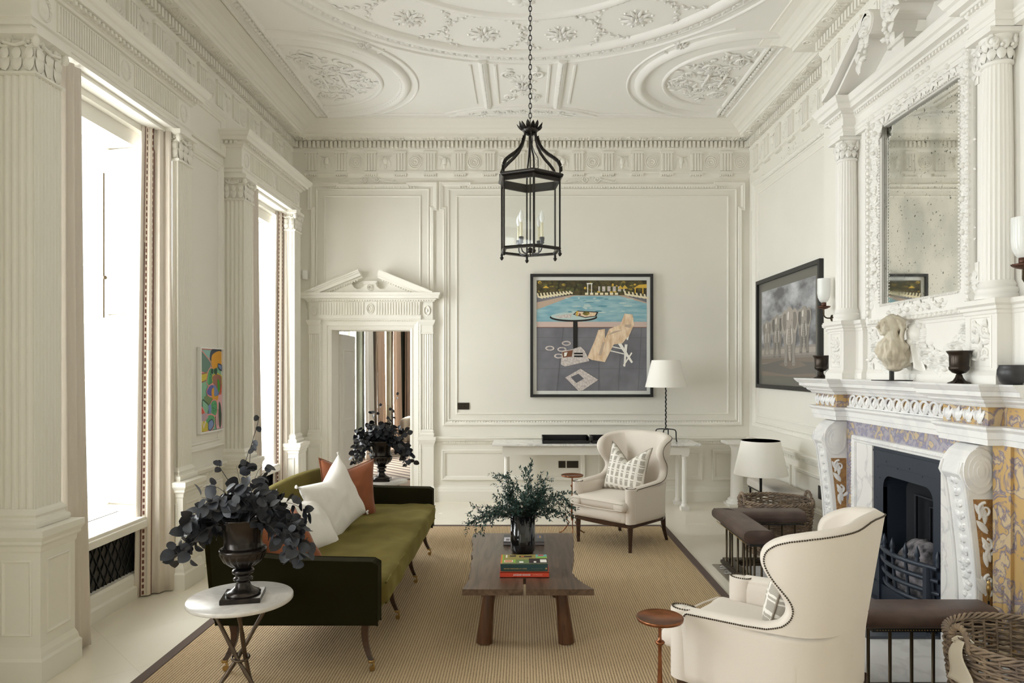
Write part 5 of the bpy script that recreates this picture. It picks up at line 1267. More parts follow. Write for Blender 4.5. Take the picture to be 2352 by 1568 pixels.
# ---- things on the coffee table
vt = thing('black_glass_vase', 'tall black glass cylinder vase on the coffee table', 'vase', (.003,4.86,TZ))
m = MB(); m.lathe([(0,0),(.070,.0),(.084,.018),(.086,.04),(.086,.262),(.082,.262),(.080,.05),(.0,.03)], (0,0,0), 40); m.build('vase_body', VASEG, vt)
def branchy(mb_s, mb_l, origin, n, Lr, droop, leaffn, seed, up=(.2,1.2), step=.03, r=.0022, gap=0):
    R = random.Random(seed)
    for i in range(n):
        az = 2*PI*(i+R.random()*.8)/n*1.0+R.uniform(-.2,.2); el = R.uniform(*up); L_ = R.uniform(*Lr)
        if gap and abs(((az+PI/2+PI)%(2*PI))-PI) < gap: el = max(el, .9); L_ = min(L_, Lr[0]); dr = droop*.3
        else: dr = droop
        d = V3(math.cos(az)*math.cos(el), math.sin(az)*math.cos(el), math.sin(el)); p_ = Vector(origin)+V3(d.x,d.y,0)*.02; P_ = [p_.copy()]
        k = int(L_/step); cur = d.copy()
        for j in range(k):
            cur = (cur+V3(R.uniform(-.1,.1),R.uniform(-.1,.1),-dr*(j/k)*R.uniform(.6,1.3))).normalized(); p_ = p_+cur*step; P_.append(p_.copy())
            if j >= 2: leaffn(mb_l, p_, cur, j/k, R, j)
        mb_s.tube(P_, [r*(1-.6*j/len(P_)) for j in range(len(P_))], 4)
def orient_leaf(mb_, p_, axis, nrm, ln, wd, cup=.15, roundness=1.0, n=7):
    axis = axis.normalized(); side = axis.cross(nrm)
    if side.length < 1e-5: side = axis.orthogonal()
    side.normalize(); nn = side.cross(axis).normalized(); vs = []
    for i in range(n+1):
        t = i/n; wv = wd*(math.sin(PI*(t**.85)))**(.6 if roundness > .5 else 1.0)
        for k in (-1,0,1): vs.append(p_+axis*(ln*t)+side*(k*wv*.5)+nn*(cup*ln*(abs(k)*.45*wv/wd if wd else 0)-cup*ln*.8*t*t))
    fs = []
    for i in range(n):
        for k in range(2): a = i*3+k; fs.append((a,a+1,a+4,a+3))
    mb_.add(vs, fs, 0, True)
def eu_leaf(mb_, p_, cur, t, R, j):
    for s_ in (1,-1):
        if R.random() < .18: continue
        side = cur.cross(V3(R.uniform(-1,1),R.uniform(-1,1),R.uniform(-1,1))); side.normalize()
        ax = (side*s_+cur*.4+V3(0,0,-.35)).normalized(); sz = R.uniform(.038,.070)
        orient_leaf(mb_, p_+ax*.008, ax, V3(R.uniform(-1,1),R.uniform(-1,1),R.uniform(-.2,1)), sz, sz*R.uniform(.75,1.0), R.uniform(.05,.3))
def small_leaf(mb_, p_, cur, t, R, j):
    for q in range(3):
        side = cur.cross(V3(R.uniform(-1,1),R.uniform(-1,1),R.uniform(-1,1))); side.normalize()
        ax = (side+cur*.9).normalized(); orient_leaf(mb_, p_+cur*R.uniform(-.01,.01), ax, V3(R.uniform(-1,1),R.uniform(-1,1),1), R.uniform(.020,.034), R.uniform(.008,.012), .1, 0, 3)
    if j%3 == 0 and j > 3:
        side = cur.cross(V3(R.uniform(-1,1),R.uniform(-1,1),R.uniform(-.4,1))); side.normalize(); d = (cur*.8+side*.8).normalized(); q = p_.copy()
        for k in range(R.choice((3,4,5))):
            q = q+d*.016
            for _ in range(2):
                s2 = d.cross(V3(R.uniform(-1,1),R.uniform(-1,1),R.uniform(-1,1))); s2.normalize(); orient_leaf(mb_, q, (s2+d).normalized(), V3(0,R.uniform(-1,1),1), R.uniform(.020,.030), R.uniform(.007,.011), .1, 0, 3)
gt_ = thing('green_foliage', 'feathery dark green leafy sprays standing in the black glass vase', 'plant', (.003,4.86,.655))
ms, ml = MB(), MB()
branchy(ms, ml, (0,0,-.02), 40, (.22,.42), .13, small_leaf, 7, (.25,1.2), .017, .0018, .75)
branchy(ms, ml, (.02,0,0), 22, (.34,.46), .10, small_leaf, 19, (.15,.6), .017, .0018, .8)
branchy(ms, ml, (.05,0,.02), 5, (.34,.42), .03, small_leaf, 23, (1.1,1.35), .017, .0018)
for i in range(9): a = i*.7; ms.tube([(.0,0,-.02),(.03*math.cos(a),.03*math.sin(a),-.20)], .0022, 4)
ms.build('stems', STEMG, gt_); ml.build('leaves', LEAFG, gt_, fixn=False)
def text_mesh(s, size, F, mat_, parent, loc2, name='spine_lettering', bold=0, align='LEFT'):
    c = bpy.data.curves.new(name, 'FONT'); c.body = s; c.size = size; c.extrude = .0003; c.offset = bold; c.align_x = align
    o = bpy.data.objects.new(name, c); col.objects.link(o); dg = bpy.context.evaluated_depsgraph_get(); me = bpy.data.meshes.new_from_object(o.evaluated_get(dg)); bpy.data.objects.remove(o)
    me.name = name; me.materials.clear(); me.materials.append(mat_); o = bpy.data.objects.new(name, me); col.objects.link(o); o.parent = parent
    o.matrix_local = Matrix(((F[1].x,F[2].x,F[3].x,loc2[0]),(F[1].y,F[2].y,F[3].y,loc2[1]),(F[1].z,F[2].z,F[3].z,loc2[2]),(0,0,0,1)))
    return o
FT = (V3(0,0,0), V3(1,0,0), V3(0,0,1), V3(0,-1,0))
def book(label, loc, wx, dy, h, cover, spine, rz=0):
    t = thing('book', label, 'book', loc, D(rz))
    m = MB(); m.box(-wx/2+.004,wx/2-.004,-dy/2+.004,dy/2-.004,.003,h-.003); m.build('pages', flatc('pages',226,220,206), t)
    m = MB(); m.box(-wx/2,wx/2,-dy/2,dy/2,0,.003); m.box(-wx/2,wx/2,-dy/2,dy/2,h-.003,h,1); m.box(-wx/2,wx/2,-dy/2,-dy/2+.003,0,h,2); m.build('cover', [cover, cover, spine], t)
    return t
RED = flatc('red',214,74,50); TEAL = flatc('teal',38,70,72); TEALG = flatc('teal_gloss',92,124,126)
b1 = book('red-spined book at the bottom of the two-book stack at the front of the coffee table', (.012,4.385,TZ), .302, .225, .033, RED, RED)
text_mesh('JACQUES GRANGE', .0125, FT, WHITE, b1, (-.068,-.1132,.0125), bold=.00025); text_mesh('INTERIORS', .0125, FT, flatc('pinkish',238,160,140), b1, (.050,-.1132,.0125))
b2 = book('thick teal book with a colourful photo cover, topmost of the stack on the coffee table', (.010,4.392,TZ+.0335), .292, .215, .047, flatc('cover_olive',150,138,78), TEAL, .5)
text_mesh('BRITISH DESIGNERS AT HOME', .0105, FT, flatc('gilt',176,150,96), b2, (-.125,-.1082,.014), bold=.0002); text_mesh('JENNY ROSE-INNES', .008, FT, flatc('gilt2',120,128,110), b2, (.045,-.1082,.015))
m = MB(); Ftp = (V3(0,0,.0471), V3(1,0,0), V3(0,1,0), V3(0,0,1)); cols = [TEALG, flatc('c_orange',205,120,60), flatc('c_lime',130,180,70), flatc('c_dark',50,38,40), flatc('c_white',235,232,225), flatc('c_red',200,60,60), flatc('c_sage',110,130,80), flatc('c_aqua',110,165,160)]
hh = .0002
for (a,b,c_,d,k) in ((-.146,-.136,-.1,.107,1),(-.136,-.128,-.1,.107,2),(.075,.146,.02,.107,7),(.08,.146,.02,.055,2),(.09,.125,.075,.10,5),(.03,.146,-.09,.012,3),(.10,.14,-.075,-.01,4),(.06,.075,-.08,-.05,4),(-.05,.03,-.09,-.01,6),(-.03,-.005,-.085,-.05,4),(-.03,.05,.04,.075,3),(-.02,0,.05,.07,1),(-.09,-.05,.055,.085,3),(-.115,-.106,.03,.095,4),(-.125,-.07,-.07,-.025,4),(-.066,-.054,-.09,-.01,2)): hh += .00004; m.flat([(a,c_),(b,c_),(b,d),(a,d)], hh, k, Ftp)
m.flat([(-.12,-.062),(-.075,-.062),(-.075,-.033),(-.12,-.033)], .0012, 1, Ftp); m.flat([(-.146,-.1075),(.146,-.1075),(.146,-.100),(-.146,-.100)], .0012, 0, Ftp)
m.build('cover_picture', cols, b2)
m = MB(); m.ball((0,0,0),(.006,.006,.0008),14,4); o = m.build('spine_seal', flatc('gilt',176,150,96), b2); o.rotation_euler = (PI/2,0,0); o.location = (.135,-.1082,.018)
b3 = book('dark grey picture book lying behind the black glass vase', (.010,5.16,TZ), .298, .225, .026, flatc('cover_grey',92,90,92), flatc('cover_grey2',150,146,150))
m = MB(); Ftp = (V3(0,0,.0261), V3(1,0,0), V3(0,1,0), V3(0,0,1))
hh = .0002
for (a,b,c_,d,k) in ((-.145,-.10,-.10,.02,1),(-.13,-.105,-.08,-.02,0),(-.12,-.08,-.105,-.095,1),(.10,.135,.0,.08,2),(.115,.128,.0,.07,3)): hh += .0001; m.flat([(a,c_),(b,c_),(b,d),(a,d)], hh, k, Ftp)
m.build('cover_picture', [flatc('cg',120,118,122), flatc('cw',222,218,226), flatc('cb',110,112,140), flatc('co',190,150,90)], b3)
# ================================================================== URNS, ROUND TABLES, DARK FOLIAGE
UBR = mat('urn_bronze', (.050,.040,.034), .26, .75, coat=.15, c2=(.022,.019,.018), vscale=9)
def make_urn(label, loc, rz):
    t = thing('pedestal_urn', label, 'urn', loc, rz)
    m = MB(); m.box(-.093,.093,-.093,.093,0,.024); m.build('plinth', UBR, t, .003)
    m = MB(); m.lathe([(.080,.024),(.083,.032),(.060,.045),(.040,.060),(.031,.080),(.030,.090),(.045,.094),(.047,.102),(.038,.108),(.034,.120),(.050,.128),(.053,.138),(.046,.147),(.034,.152)], (0,0,0), 32); m.build('foot', UBR, t)
    m = MB(); m.lathe([(.034,.152),(.060,.165),(.090,.190),(.106,.222),(.104,.236)], (0,0,0), 144, 0, True, None, lambda a,z: 1+.055*abs(math.sin(a*9))-.02); m.build('gadrooned_bowl', UBR, t)
    m = MB(); m.lathe([(.108,.232),(.112,.240),(.108,.250),(.096,.254),(.090,.262),(.088,.290),(.092,.335),(.104,.372),(.118,.392),(.121,.402),(.113,.402),(.10,.385),(.083,.33),(.0,.30)], (0,0,0), 48); m.build('bowl_rim', UBR, t)
    return t
def round_table(label, loc, rz):
    t = thing('round_side_table', label, 'table', loc, rz)
    m = MB(); m.lathe([(0,.530),(.246,.530),(.25,.534),(.25,.548),(.247,.552),(0,.552)], (0,0,0), 72); m.build('table_top', marble('table_marble',(.68,.65,.61),(.60,.57,.54),5,.42,.60,1.0,.25), t)
    for k in range(3):
        a = 2*PI*k/3; m = MB(); p0 = V3(.185*math.cos(a+.25),.185*math.sin(a+.25),.53); p1 = V3(.20*math.cos(a+PI),.20*math.sin(a+PI),.0); pm = V3(.022*math.cos(a+PI/2+.1),.022*math.sin(a+PI/2+.1),.25)
        P_ = [p0.lerp(pm,i/8) for i in range(8)]+[pm.lerp(p1,i/8) for i in range(9)]; R = random.Random(k)
        m.tube(P_, [.0105*R.uniform(.86,1.12) for _ in P_], 8); m.build('leg', mat('hammered_iron',(.115,.085,.062),.35,.85,bump=.6,bscale=70), t)
    m = MB(); m.tube([(.040*math.cos(2*PI*i/28),.040*math.sin(2*PI*i/28),.25+.006*math.sin(2*PI*i/28)) for i in range(28)], .006, 8, 0, True, True); m.build('binding_ring', MC['hammered_iron'], t)
    return t
round_table('round marble-topped side table with crossed iron legs, in the left foreground', (-1.40,3.46,.0145), .62)
round_table('round marble-topped table with a dark urn, in front of the doorway', (-1.41,7.02,.0145), .2)
make_urn('dark bronze urn on the round table in the left foreground', (-1.375,3.43,.567), D(12))
make_urn('dark bronze urn on the round table in front of the doorway', (-1.42,7.02,.567), D(3))
def euc(label, loc, seed, n=34):
    t = thing('dark_eucalyptus', label, 'plant', loc); ms, ml = MB(), MB()
    branchy(ms, ml, (0,0,-.03), n, (.22,.42), .42, eu_leaf, seed, (.05,1.0), .031, .0022, .75); branchy(ms, ml, (0,0,-.03), 12, (.30,.44), .62, eu_leaf, seed+11, (.05,.5), .031, .0020, 1.0)
    branchy(ms, ml, (0,0,-.01), 4, (.26,.34), .42, eu_leaf, seed+3, (1.0,1.35), .045, .0018)
    R = random.Random(seed)
    for i in range(3):
        a = R.uniform(0,6.28); P_ = [(math.cos(a)*.02,math.sin(a)*.02,0)]
        for j in range(1,9): P_.append((math.cos(a)*(.02+.018*j)+.01*math.sin(j),math.sin(a)*(.02+.016*j),.075*j-.006*j*j*(.3+i*.25)))
        ms.tube(P_, .0016, 4)
        for j in (5,7,8): orient_leaf(ml, Vector(P_[j]), V3(R.uniform(-1,1),R.uniform(-1,1),-.5), V3(0,1,.4), .035, .032, .2)
    ms.build('stems', STEMD, t); ml.build('leaves', LEAFD, t, fixn=False)
euc('large dusky black-blue eucalyptus bouquet in the urn in the left foreground', (-1.375,3.43,.965), 3, 38)
euc('dark eucalyptus bouquet in the urn in front of the doorway', (-1.42,7.02,.965), 31, 36)
# ================================================================== ARMCHAIRS
def chair(label, loc, rz):
    t = thing('wing_armchair', label, 'armchair', loc, rz, 'ivory wing armchairs')
    S1 = .155; RC = .21; SL = .425      # half flat back, corner radius, straight side
    A1 = S1-.0; ARC = RC*PI/2; TOT = S1+ARC+SL
    def plan(s):
        sg = 1 if s >= 0 else -1; a = abs(s)
        if a < S1: return V3(s,.34,0), V3(0,1,0)
        if a < S1+ARC:
            th = (a-S1)/RC; return V3(sg*(S1+RC*math.sin(th)), .34-RC+RC*math.cos(th), 0), V3(sg*math.sin(th), math.cos(th), 0)
        return V3(sg*(S1+RC-.02*(a-S1-ARC)), .34-RC-(a-S1-ARC), 0), V3(sg,0,0)
    base_ = [(.590,.62),(.600,.53),(.625,.468),(.66,.438),(.70,.432),(.74,.448),(.78,.482),(.82,.520),(.86,.548),(.895,.558),(.93,.548),(.96,.515),(.985,.462),(1.003,.395),(1.017,.31),(1.027,.21),(1.034,.06)]
    lim = [(.265,TOT),(.560,TOT),(.575,TOT-.01)]; nb = len(base_)
    for i in range(nb-1):
        p0, p1, p2, p3 = base_[max(0,i-1)], base_[i], base_[i+1], base_[min(nb-1,i+2)]
        for k in range(3):
            t_ = k/3; sv = .5*((2*p1[1])+(-p0[1]+p2[1])*t_+(2*p0[1]-5*p1[1]+4*p2[1]-p3[1])*t_**2+(-p0[1]+3*p1[1]-3*p2[1]+p3[1])*t_**3); lim.append((p1[0]+(p2[0]-p1[0])*t_, max(.05,sv)))
    lim.append(base_[-1])
    def slim(z):
        for (z0,s0),(z1,s1) in zip(lim[:-1],lim[1:]):
            if z0 <= z <= z1: return s0+(s1-s0)*(z-z0)/(z1-z0)
        return .06
    def surf(s, z, h=0):
        p_, n_ = plan(s); k_ = max(0,(z-.50)/.58); side = min(1,max(0,(abs(s)-.14)/.3))
        out = .045*k_**1.2*side; lean = .075*k_+.02*max(0,(z-.27))
        q = p_+n_*(out+h); q.y += lean*(1-.35*side); q.z = z
        q.x *= 1-.045*max(0,(.6-z))
        return q
    zs_ = [.265+i*.295/8 for i in range(9)]+[l[0] for l in lim[2:]]
    m = MB(); nu = 64
    rows = []
    for z in zs_: sm = slim(z); rows.append([surf(sm*(2*i/nu-1), z) for i in range(nu+1)])
    T_ = .075
    vs = []; fs = []; R_ = len(rows)
    outer = [[surf(slim(z)*(2*i/nu-1), z, 0) for i in range(nu+1)] for z in zs_]
    mid = [[surf(slim(z)*(2*i/nu-1), z, -T_) for i in range(nu+1)] for z in zs_]
    allv = [p_ for r_ in outer for p_ in r_]+[p_ for r_ in mid for p_ in r_]; W_ = nu+1; B_ = R_*W_
    for j in range(R_-1):
        for i in range(nu): a = j*W_+i; fs.append((a,a+1,a+W_+1,a+W_)); fs.append((B_+a+W_,B_+a+W_+1,B_+a+1,B_+a))
    rim = [j*W_ for j in range(R_)]+[(R_-1)*W_+i for i in range(1,W_)]+[j*W_+nu for j in range(R_-2,-1,-1)]+[i for i in range(nu-1,0,-1)]
    # rounded rim: intermediate bulging vertices
    k0 = len(allv); cen = []
    for idx in rim:
        a, b = allv[idx], allv[B_+idx]; allv.append((a+b)/2)
    # push rim midpoints outwards along the outline
    for q,idx in enumerate(rim):
        pr = (allv[rim[q-1]]+allv[B_+rim[q-1]])/2; nx = (allv[rim[(q+1)%len(rim)]]+allv[B_+rim[(q+1)%len(rim)]])/2; c_ = allv[k0+q]; tn = (nx-pr)
        ac = allv[idx]-allv[B_+idx]
        o_ = tn.cross(ac)
        if o_.length > 1e-9: allv[k0+q] = c_+o_.normalized()*.022
    cnt = len(rim)
    for q in range(cnt):
        a, b = rim[q], rim[(q+1)%cnt]; c_, d_ = k0+q, k0+(q+1)%cnt
        fs.append((a,b,d_,c_)); fs.append((c_,d_,B_+b,B_+a))
    m.add(allv, fs, 0, True)
    bk = m.build('wing_back', IVORY, t)
    # nailheads along the outer edge of the wings, arms and back
    m = MB(); line = []
    pl = [surf(-slim(z)+.010, z, .001) for z in zs_[8:]]+[surf(slim(zs_[-1])*(2*i/8-1), zs_[-1]+.001, .001) for i in range(1,8)]+[surf(slim(z)-.010, z, .001) for z in zs_[8:][::-1]]
    acc = 0; out = [pl[0]]
    for a,b in zip(pl[:-1],pl[1:]):
        L_ = (b-a).length; 
        while acc+L_ >= .0098:
            k_ = (.0098-acc)/L_; a = a+(b-a)*k_; out.append(a.copy()); L_ = (b-a).length; acc = 0
        acc += L_
    for q in out: m.ball(q, .0042, 6, 4)
    for sx in (-1,1):
        for i in range(30):
            an = 2*PI*i/30; m.ball((sx*(.345-.033)+.038*math.cos(an), -.300+.056*math.sin(an), .587), .0040, 6, 4)
    for i in range(44):
        x = -.315+.63*i/43; m.ball((x, -.335-.035*math.cos(x*5)+.012, .268), .0045, 6, 4)
    for sx in (-1,1):
        for i in range(40): m.ball((sx*(.338+.012*(i/39)),-.31+.42*i/39,.269), .0040, 6, 4)
    m.build('nailhead_trim', NAIL, t)
    for sx in (-1,1):
        m = MB(); P_ = []
        def post(u,v,sx=sx):
            an = 2*PI*u; z = .265+.318*min(1,v*1.03) if v < .97 else .583+.006*(v-.97)/.03
            k_ = 1 if v < .97 else max(0.02,1-(v-.97)/.03)
            return (sx*(.345-.033)+.044*k_*math.cos(an), -.300+.064*k_*math.sin(an), z)
        m.grid(post, 24, 34, 0, True, True); m.soft((sx*.315,-.05,.42),(.036,.28,.155),.028,(0,0,0),8); m.build('arm', IVORY, t)
    m = MB(); m.soft((0,-.05,.325),(.30,.32,.065),.035,(0,.0,.008),12); m.soft((0,-.315,.315),(.275,.06,.052),.04,(0,.01,0),10); m.build('seat_base', IVORY, t)
    m = MB(); m.soft((0,-.075,.425),(.272,.325,.050),.040,(0,.015,.020),16,0,None,.004,2)
    for sx in (-1,1): m.soft((sx*.255,-.375,.420),(.065,.055,.042),.035,(0,0,.004),8)
    c_ = m.build('seat_cushion', IVORY, t)
    m = MB(); m.tube([(-.30,-.425,.452),(-.15,-.437,.458),(0,-.442,.460),(.15,-.437,.458),(.30,-.425,.452)], .005, 6); m.tube([(-.30,-.425,.392),(-.15,-.437,.390),(0,-.442,.389),(.15,-.437,.390),(.30,-.425,.392)], .005, 6); m.build('piping', IVORY, c_)
    m = MB()
    def rail(u,v):
        return None
    P_ = [(-.335,-.325),(-.17,-.352),(0,-.362),(.17,-.352),(.335,-.325),(.335,.20),(.28,.325),(-.28,.325),(-.335,.20)]
    m.prism(P_, .225, .266); m.build('seat_rail', MAHOG, t, .004)
    for (x,y,dx,dy) in ((-.305,-.305,-.0,-.0),(.305,-.305,.0,-.0),(-.27,.29,-.01,.055),(.27,.29,.01,.055)):
        m = MB(); m.tube([(x,y,.235),(x+dx*.3,y+dy*.25,.12),(x+dx,y+dy,.0)], [.033,.026,.020], 4, 0, False, False, None, 1, (1,1,0)); m.build('leg', MAHOG, t, .003)
    return t
def plaid():
    mm = mat('plaid_linen', (.8,.76,.7), .9); nt,p = nodes(mm); N = nt.nodes.new; L = nt.links.new
    tc = N('ShaderNodeTexCoord'); sp = N('ShaderNodeSeparateXYZ'); L(tc.outputs['Object'], sp.inputs[0]); nz = N('ShaderNodeTexNoise'); nz.inputs['Scale'].default_value = 25; L(tc.outputs['Object'], nz.inputs['Vector'])
    def band(src, per, ph, lo):
        a = N('ShaderNodeMath'); a.operation = 'MULTIPLY_ADD'; a.inputs[1].default_value = 2*PI/per; a.inputs[2].default_value = ph; L(src, a.inputs[0])
        b = N('ShaderNodeMath'); b.operation = 'MULTIPLY_ADD'; b.inputs[1].default_value = 1.2; L(nz.outputs[0], b.inputs[0]); L(a.outputs[0], b.inputs[2])
        s = N('ShaderNodeMath'); s.operation = 'SINE'; L(b.outputs[0], s.inputs[0]); g = N('ShaderNodeMath'); g.operation = 'GREATER_THAN'; g.inputs[1].default_value = lo; L(s.outputs[0], g.inputs[0]); return g
    A = band(sp.outputs[0], .060, 0, -.10); B = band(sp.outputs[2], .074, 1, -.22); mu = N('ShaderNodeMath'); mu.operation = 'MULTIPLY'; L(A.outputs[0], mu.inputs[0]); L(B.outputs[0], mu.inputs[1])
    B2 = band(sp.outputs[2], .078, 1+PI, .86); A2 = band(sp.outputs[0], .062, PI, .80)
    m2 = N('ShaderNodeMath'); m2.operation = 'MULTIPLY'; L(A.outputs[0], m2.inputs[0]); L(B2.outputs[0], m2.inputs[1])
    mx = N('ShaderNodeMath'); mx.operation = 'MAXIMUM'; L(mu.outputs[0], mx.inputs[0]); L(m2.outputs[0], mx.inputs[1])
    c = N('ShaderNodeMixRGB'); c.inputs[1].default_value = (.80,.77,.71,1); c.inputs[2].default_value = (.41,.38,.33,1); L(mx.outputs[0], c.inputs[0]); L(c.outputs[0], p.inputs['Base Color']); return mm
PLAID = plaid()
c1p = (.975,6.79,.0145); r1 = D(-44.0); c2p = (1.175,3.245,.0145); r2 = D(-131.3)
chair('ivory wing armchair facing the camera beside the marble console, plaid cushion on its seat', c1p, r1)
chair('ivory wing armchair seen from behind in the right foreground', c2p, r2)
def local(cp, rz, v): return (cp[0]+v[0]*math.cos(rz)-v[1]*math.sin(rz), cp[1]+v[0]*math.sin(rz)+v[1]*math.cos(rz), cp[2]+v[2])
pillow('throw_pillow', 'square grey and white checked cushion with a folded top on the far armchair', PLAID, local(c1p,r1,(.0,.080,.700)), (D(-14),D(4),r1), .240, .085, .080, .004, False, mat('taupe_piping',(.30,.26,.21),.9), None)
pillow('throw_pillow', 'grey and white checked cushion just visible inside the near armchair', PLAID, local(c2p,r2,(.0,.10,.695)), (D(-14),D(-3),r2), .225, .085, .085, .004, False, MC['taupe_piping'], None)
# ================================================================== DRINKS TABLES
def drinks(label, loc, r):
    t = thing('drinks_table', label, 'table', loc, 0)
    m = MB(); m.lathe([(0,.588),(r*.9,.588),(r,.592),(r*1.02,.604),(r*.99,.606),(r*.95,.598),(0,.596)], (0,0,0), 48); m.build('tray_top', COPPER, t)
    m = MB(); m.lathe([(.008,.588),(.007,.52),(.008,.505),(.018,.500),(.022,.494),(.018,.487),(.009,.480),(.008,.45),(.010,.36),(.014,.27),(.017,.20),(.014,.16),(.008,.14)], (0,0,0), 16); m.build('stem', COPPER, t)
    for k in range(3):
        a = 2*PI*k/3+.5; ca, sa = math.cos(a), math.sin(a)
        m = MB(); m.tube([(ca*q[0],sa*q[0],q[1]) for q in ((.005,.17),(.04,.22),(.075,.20),(.065,.15),(.035,.12),(.06,.08),(.10,.03),(.135,.006),(.15,.008))], .0055, 8); m.build('leg', COPPER, t)
    return t
drinks('small round copper drinks table in front of the near armchair', (.598,3.03,.0145), .100)
drinks('small round copper drinks table beside the left arm of the far armchair', (.505,7.06,.0145), .112)
# ================================================================== CONSOLE TABLE
cn = thing('console_table', 'long white marble-topped console table on slender fluted column legs against the back wall', 'table', (.88,8.52,0)); KO = V3(.88,8.52,0)
m = MB(); m.box(-.36,2.12,8.24,8.82,.775,.80); place(m.build('marble_top', CMARB, cn, .004), KO)
m = MB(); m.box(-.24,1.99,8.30,8.78,.665,.775); place(m.build('apron', OVERM, cn), KO)
m = MB()
for i in range(110): m.box(-.235+i*.0203,-.223+i*.0203,8.288,8.30,.755,.772)
place(m.build('bead_moulding', OVERM, cn), KO)
for (x,y) in ((-.19,8.345),(1.94,8.345),(-.19,8.70),(1.94,8.70)):
    m = MB(); m.box(x-.048,x+.048,y-.048,y+.048,0,.045); m.box(x-.042,x+.042,y-.042,y+.042,.645,.667)
    m.lathe([(.044,.045),(.046,.055),(.038,.065),(.040,.075),(.032,.082)], (x,y,0), 20)
    m.lathe([(.032,.082),(.031,.35),(.028,.62)], (x,y,0), 60, 0, False, None, lambda a,z: 1-.08*abs(math.sin(a*6)))
    m.lathe([(.028,.62),(.034,.625),(.030,.632),(.038,.645)], (x,y,0), 20); place(m.build('column_leg', OVERM, cn), KO)
def tray(label, loc, wx, dy):
    m = MB(); h = .075; a, b = wx/2, dy/2
    m.box(-a,a,-b,b,0,.010); m.box(-a,-a+.010,-b,b,.010,h); m.box(a-.010,a,-b,b,.010,h); m.box(-a+.010,a-.010,-b,-b+.010,.010,h*.45); m.box(-a+.010,a-.010,b-.010,b,.010,h)
    m.prism([(-b,.034),(-b+.012,h),(b,h),(b,.01),(-b,.01)], -a-.002, -a+.010, 0, (V3(0,0,0),V3(0,1,0),V3(0,0,1),V3(1,0,0))); m.prism([(-b,.034),(-b+.012,h),(b,h),(b,.01),(-b,.01)], a-.010, a+.002, 0, (V3(0,0,0),V3(0,1,0),V3(0,0,1),V3(1,0,0)))
    o = m.build('desk_tray', BLACK, None, .002, loc=loc); tag(o, label, 'tray', 'black trays on the console table')
tray('black lacquer tray on the left of the marble console table', (.52,8.46,.801), .56, .34)
tray('black lacquer tray on the console table, partly behind the far armchair', (1.11,8.46,.801), .56, .34)
def shade(m, r0, r1, z0, z1, c=(0,0,0)):
    m.lathe([(r0,z0),(r1,z1)], c, 48); m.lathe([(r1-.003,z1),(r0-.003,z0)], c, 48); m.lathe([(r0+.001,z0),(r0-.004,z0)], c, 48); m.lathe([(r1+.001,z1),(r1-.004,z1)], c, 48)
t = thing('table_lamp', 'iron table lamp with twisted stem and white cone shade on the console table', 'lamp', (1.76,8.55,.8015))
m = MB(); P_ = []
m.tube([(.004*math.cos(i*1.1),.004*math.sin(i*1.1),.14+.56*i/60) for i in range(61)], .0085, 6); m.build('twisted_stem', DARKIRON, t)
for k in range(4):
    a = PI/4+PI/2*k+.35; ca, sa = math.cos(a), math.sin(a); m = MB()
    m.tube([(ca*q[0],sa*q[0],q[1]) for q in ((.0,.15),(.03,.152),(.085,.15),(.115,.142),(.125,.12),(.128,.03),(.135,0))], .0075, 6); m.build('leg', DARKIRON, t)
m = MB(); shade(m, .252, .172, .665, .995); m.build('lamp_shade', SHADE, t)
m = MB(); m.tube([(-.17,0,.985),(.17,0,.985)], .002, 5); m.tube([(0,-.17,.985),(0,.17,.985)], .002, 5); m.tube([(0,0,.70),(0,0,.985)], .003, 5); m.build('shade_carrier', DARKIRON, t)
# ================================================================== BENCH, FLOOR LAMP, PEDESTAL in the right corner
t = thing('upholstered_bench', 'long low grey-white upholstered bench on dark metal legs along the right wall', 'bench', (2.70,7.42,0))
BGREY = mat('bench_linen', (.60,.565,.52), .9, bump=.1, bscale=150)
m = MB(); m.soft((0,0,.415),(.155,.50,.045),.025,(0,0,.006),12); m.build('seat_pad', BGREY, t)
m = MB(); m.box(-.14,.14,-.48,.48,.355,.372); m.build('seat_rail', BLACK, t)
for sx in (-1,1):
    for sy in (-1,1): m = MB(); m.box(sx*.13-.009,sx*.13+.009,sy*.44-.009,sy*.44+.009,0,.356); m.build('leg', BLACK, t)
t = thing('floor_lamp', 'low dark-stemmed lamp with wide white cone shade behind the wicker basket', 'lamp', (2.435,7.12,0))
m = MB(); m.lathe([(0,0),(.10,0),(.10,.012),(0,.016)], (0,0,0), 32); m.build('base', BLACK, t)
m = MB(); m.box(-.011,.011,-.011,.011,.012,.66); m.build('pole', BLACK, t)
m = MB(); shade(m, .268, .192, .615, .960); m.build('lamp_shade', SHADE, t)
m = MB(); m.tube([(-.19,0,.94),(.19,0,.94)], .002, 5); m.tube([(0,0,.66),(0,0,.94)], .003, 5); m.build('shade_carrier', BLACK, t)
t = thing('marble_pedestal', 'pale marble column pedestal in the back right corner behind the low lamp', 'pedestal', (2.66,8.64,0))
m = MB(); m.box(-.13,.13,-.13,.13,0,.03); m.lathe([(.13,.03),(.13,.05),(.11,.06),(.115,.08),(.085,.10),(.080,.12)], (0,0,0), 28); m.lathe([(.080,.12),(.076,.4),(.070,.70),(.085,.73),(.10,.765)], (0,0,0), 28); m.build('shaft', OVERM, t)
m = MB(); m.box(-.16,.16,-.15,.15,.765,.80); m.build('top', OVERM, t, .004)
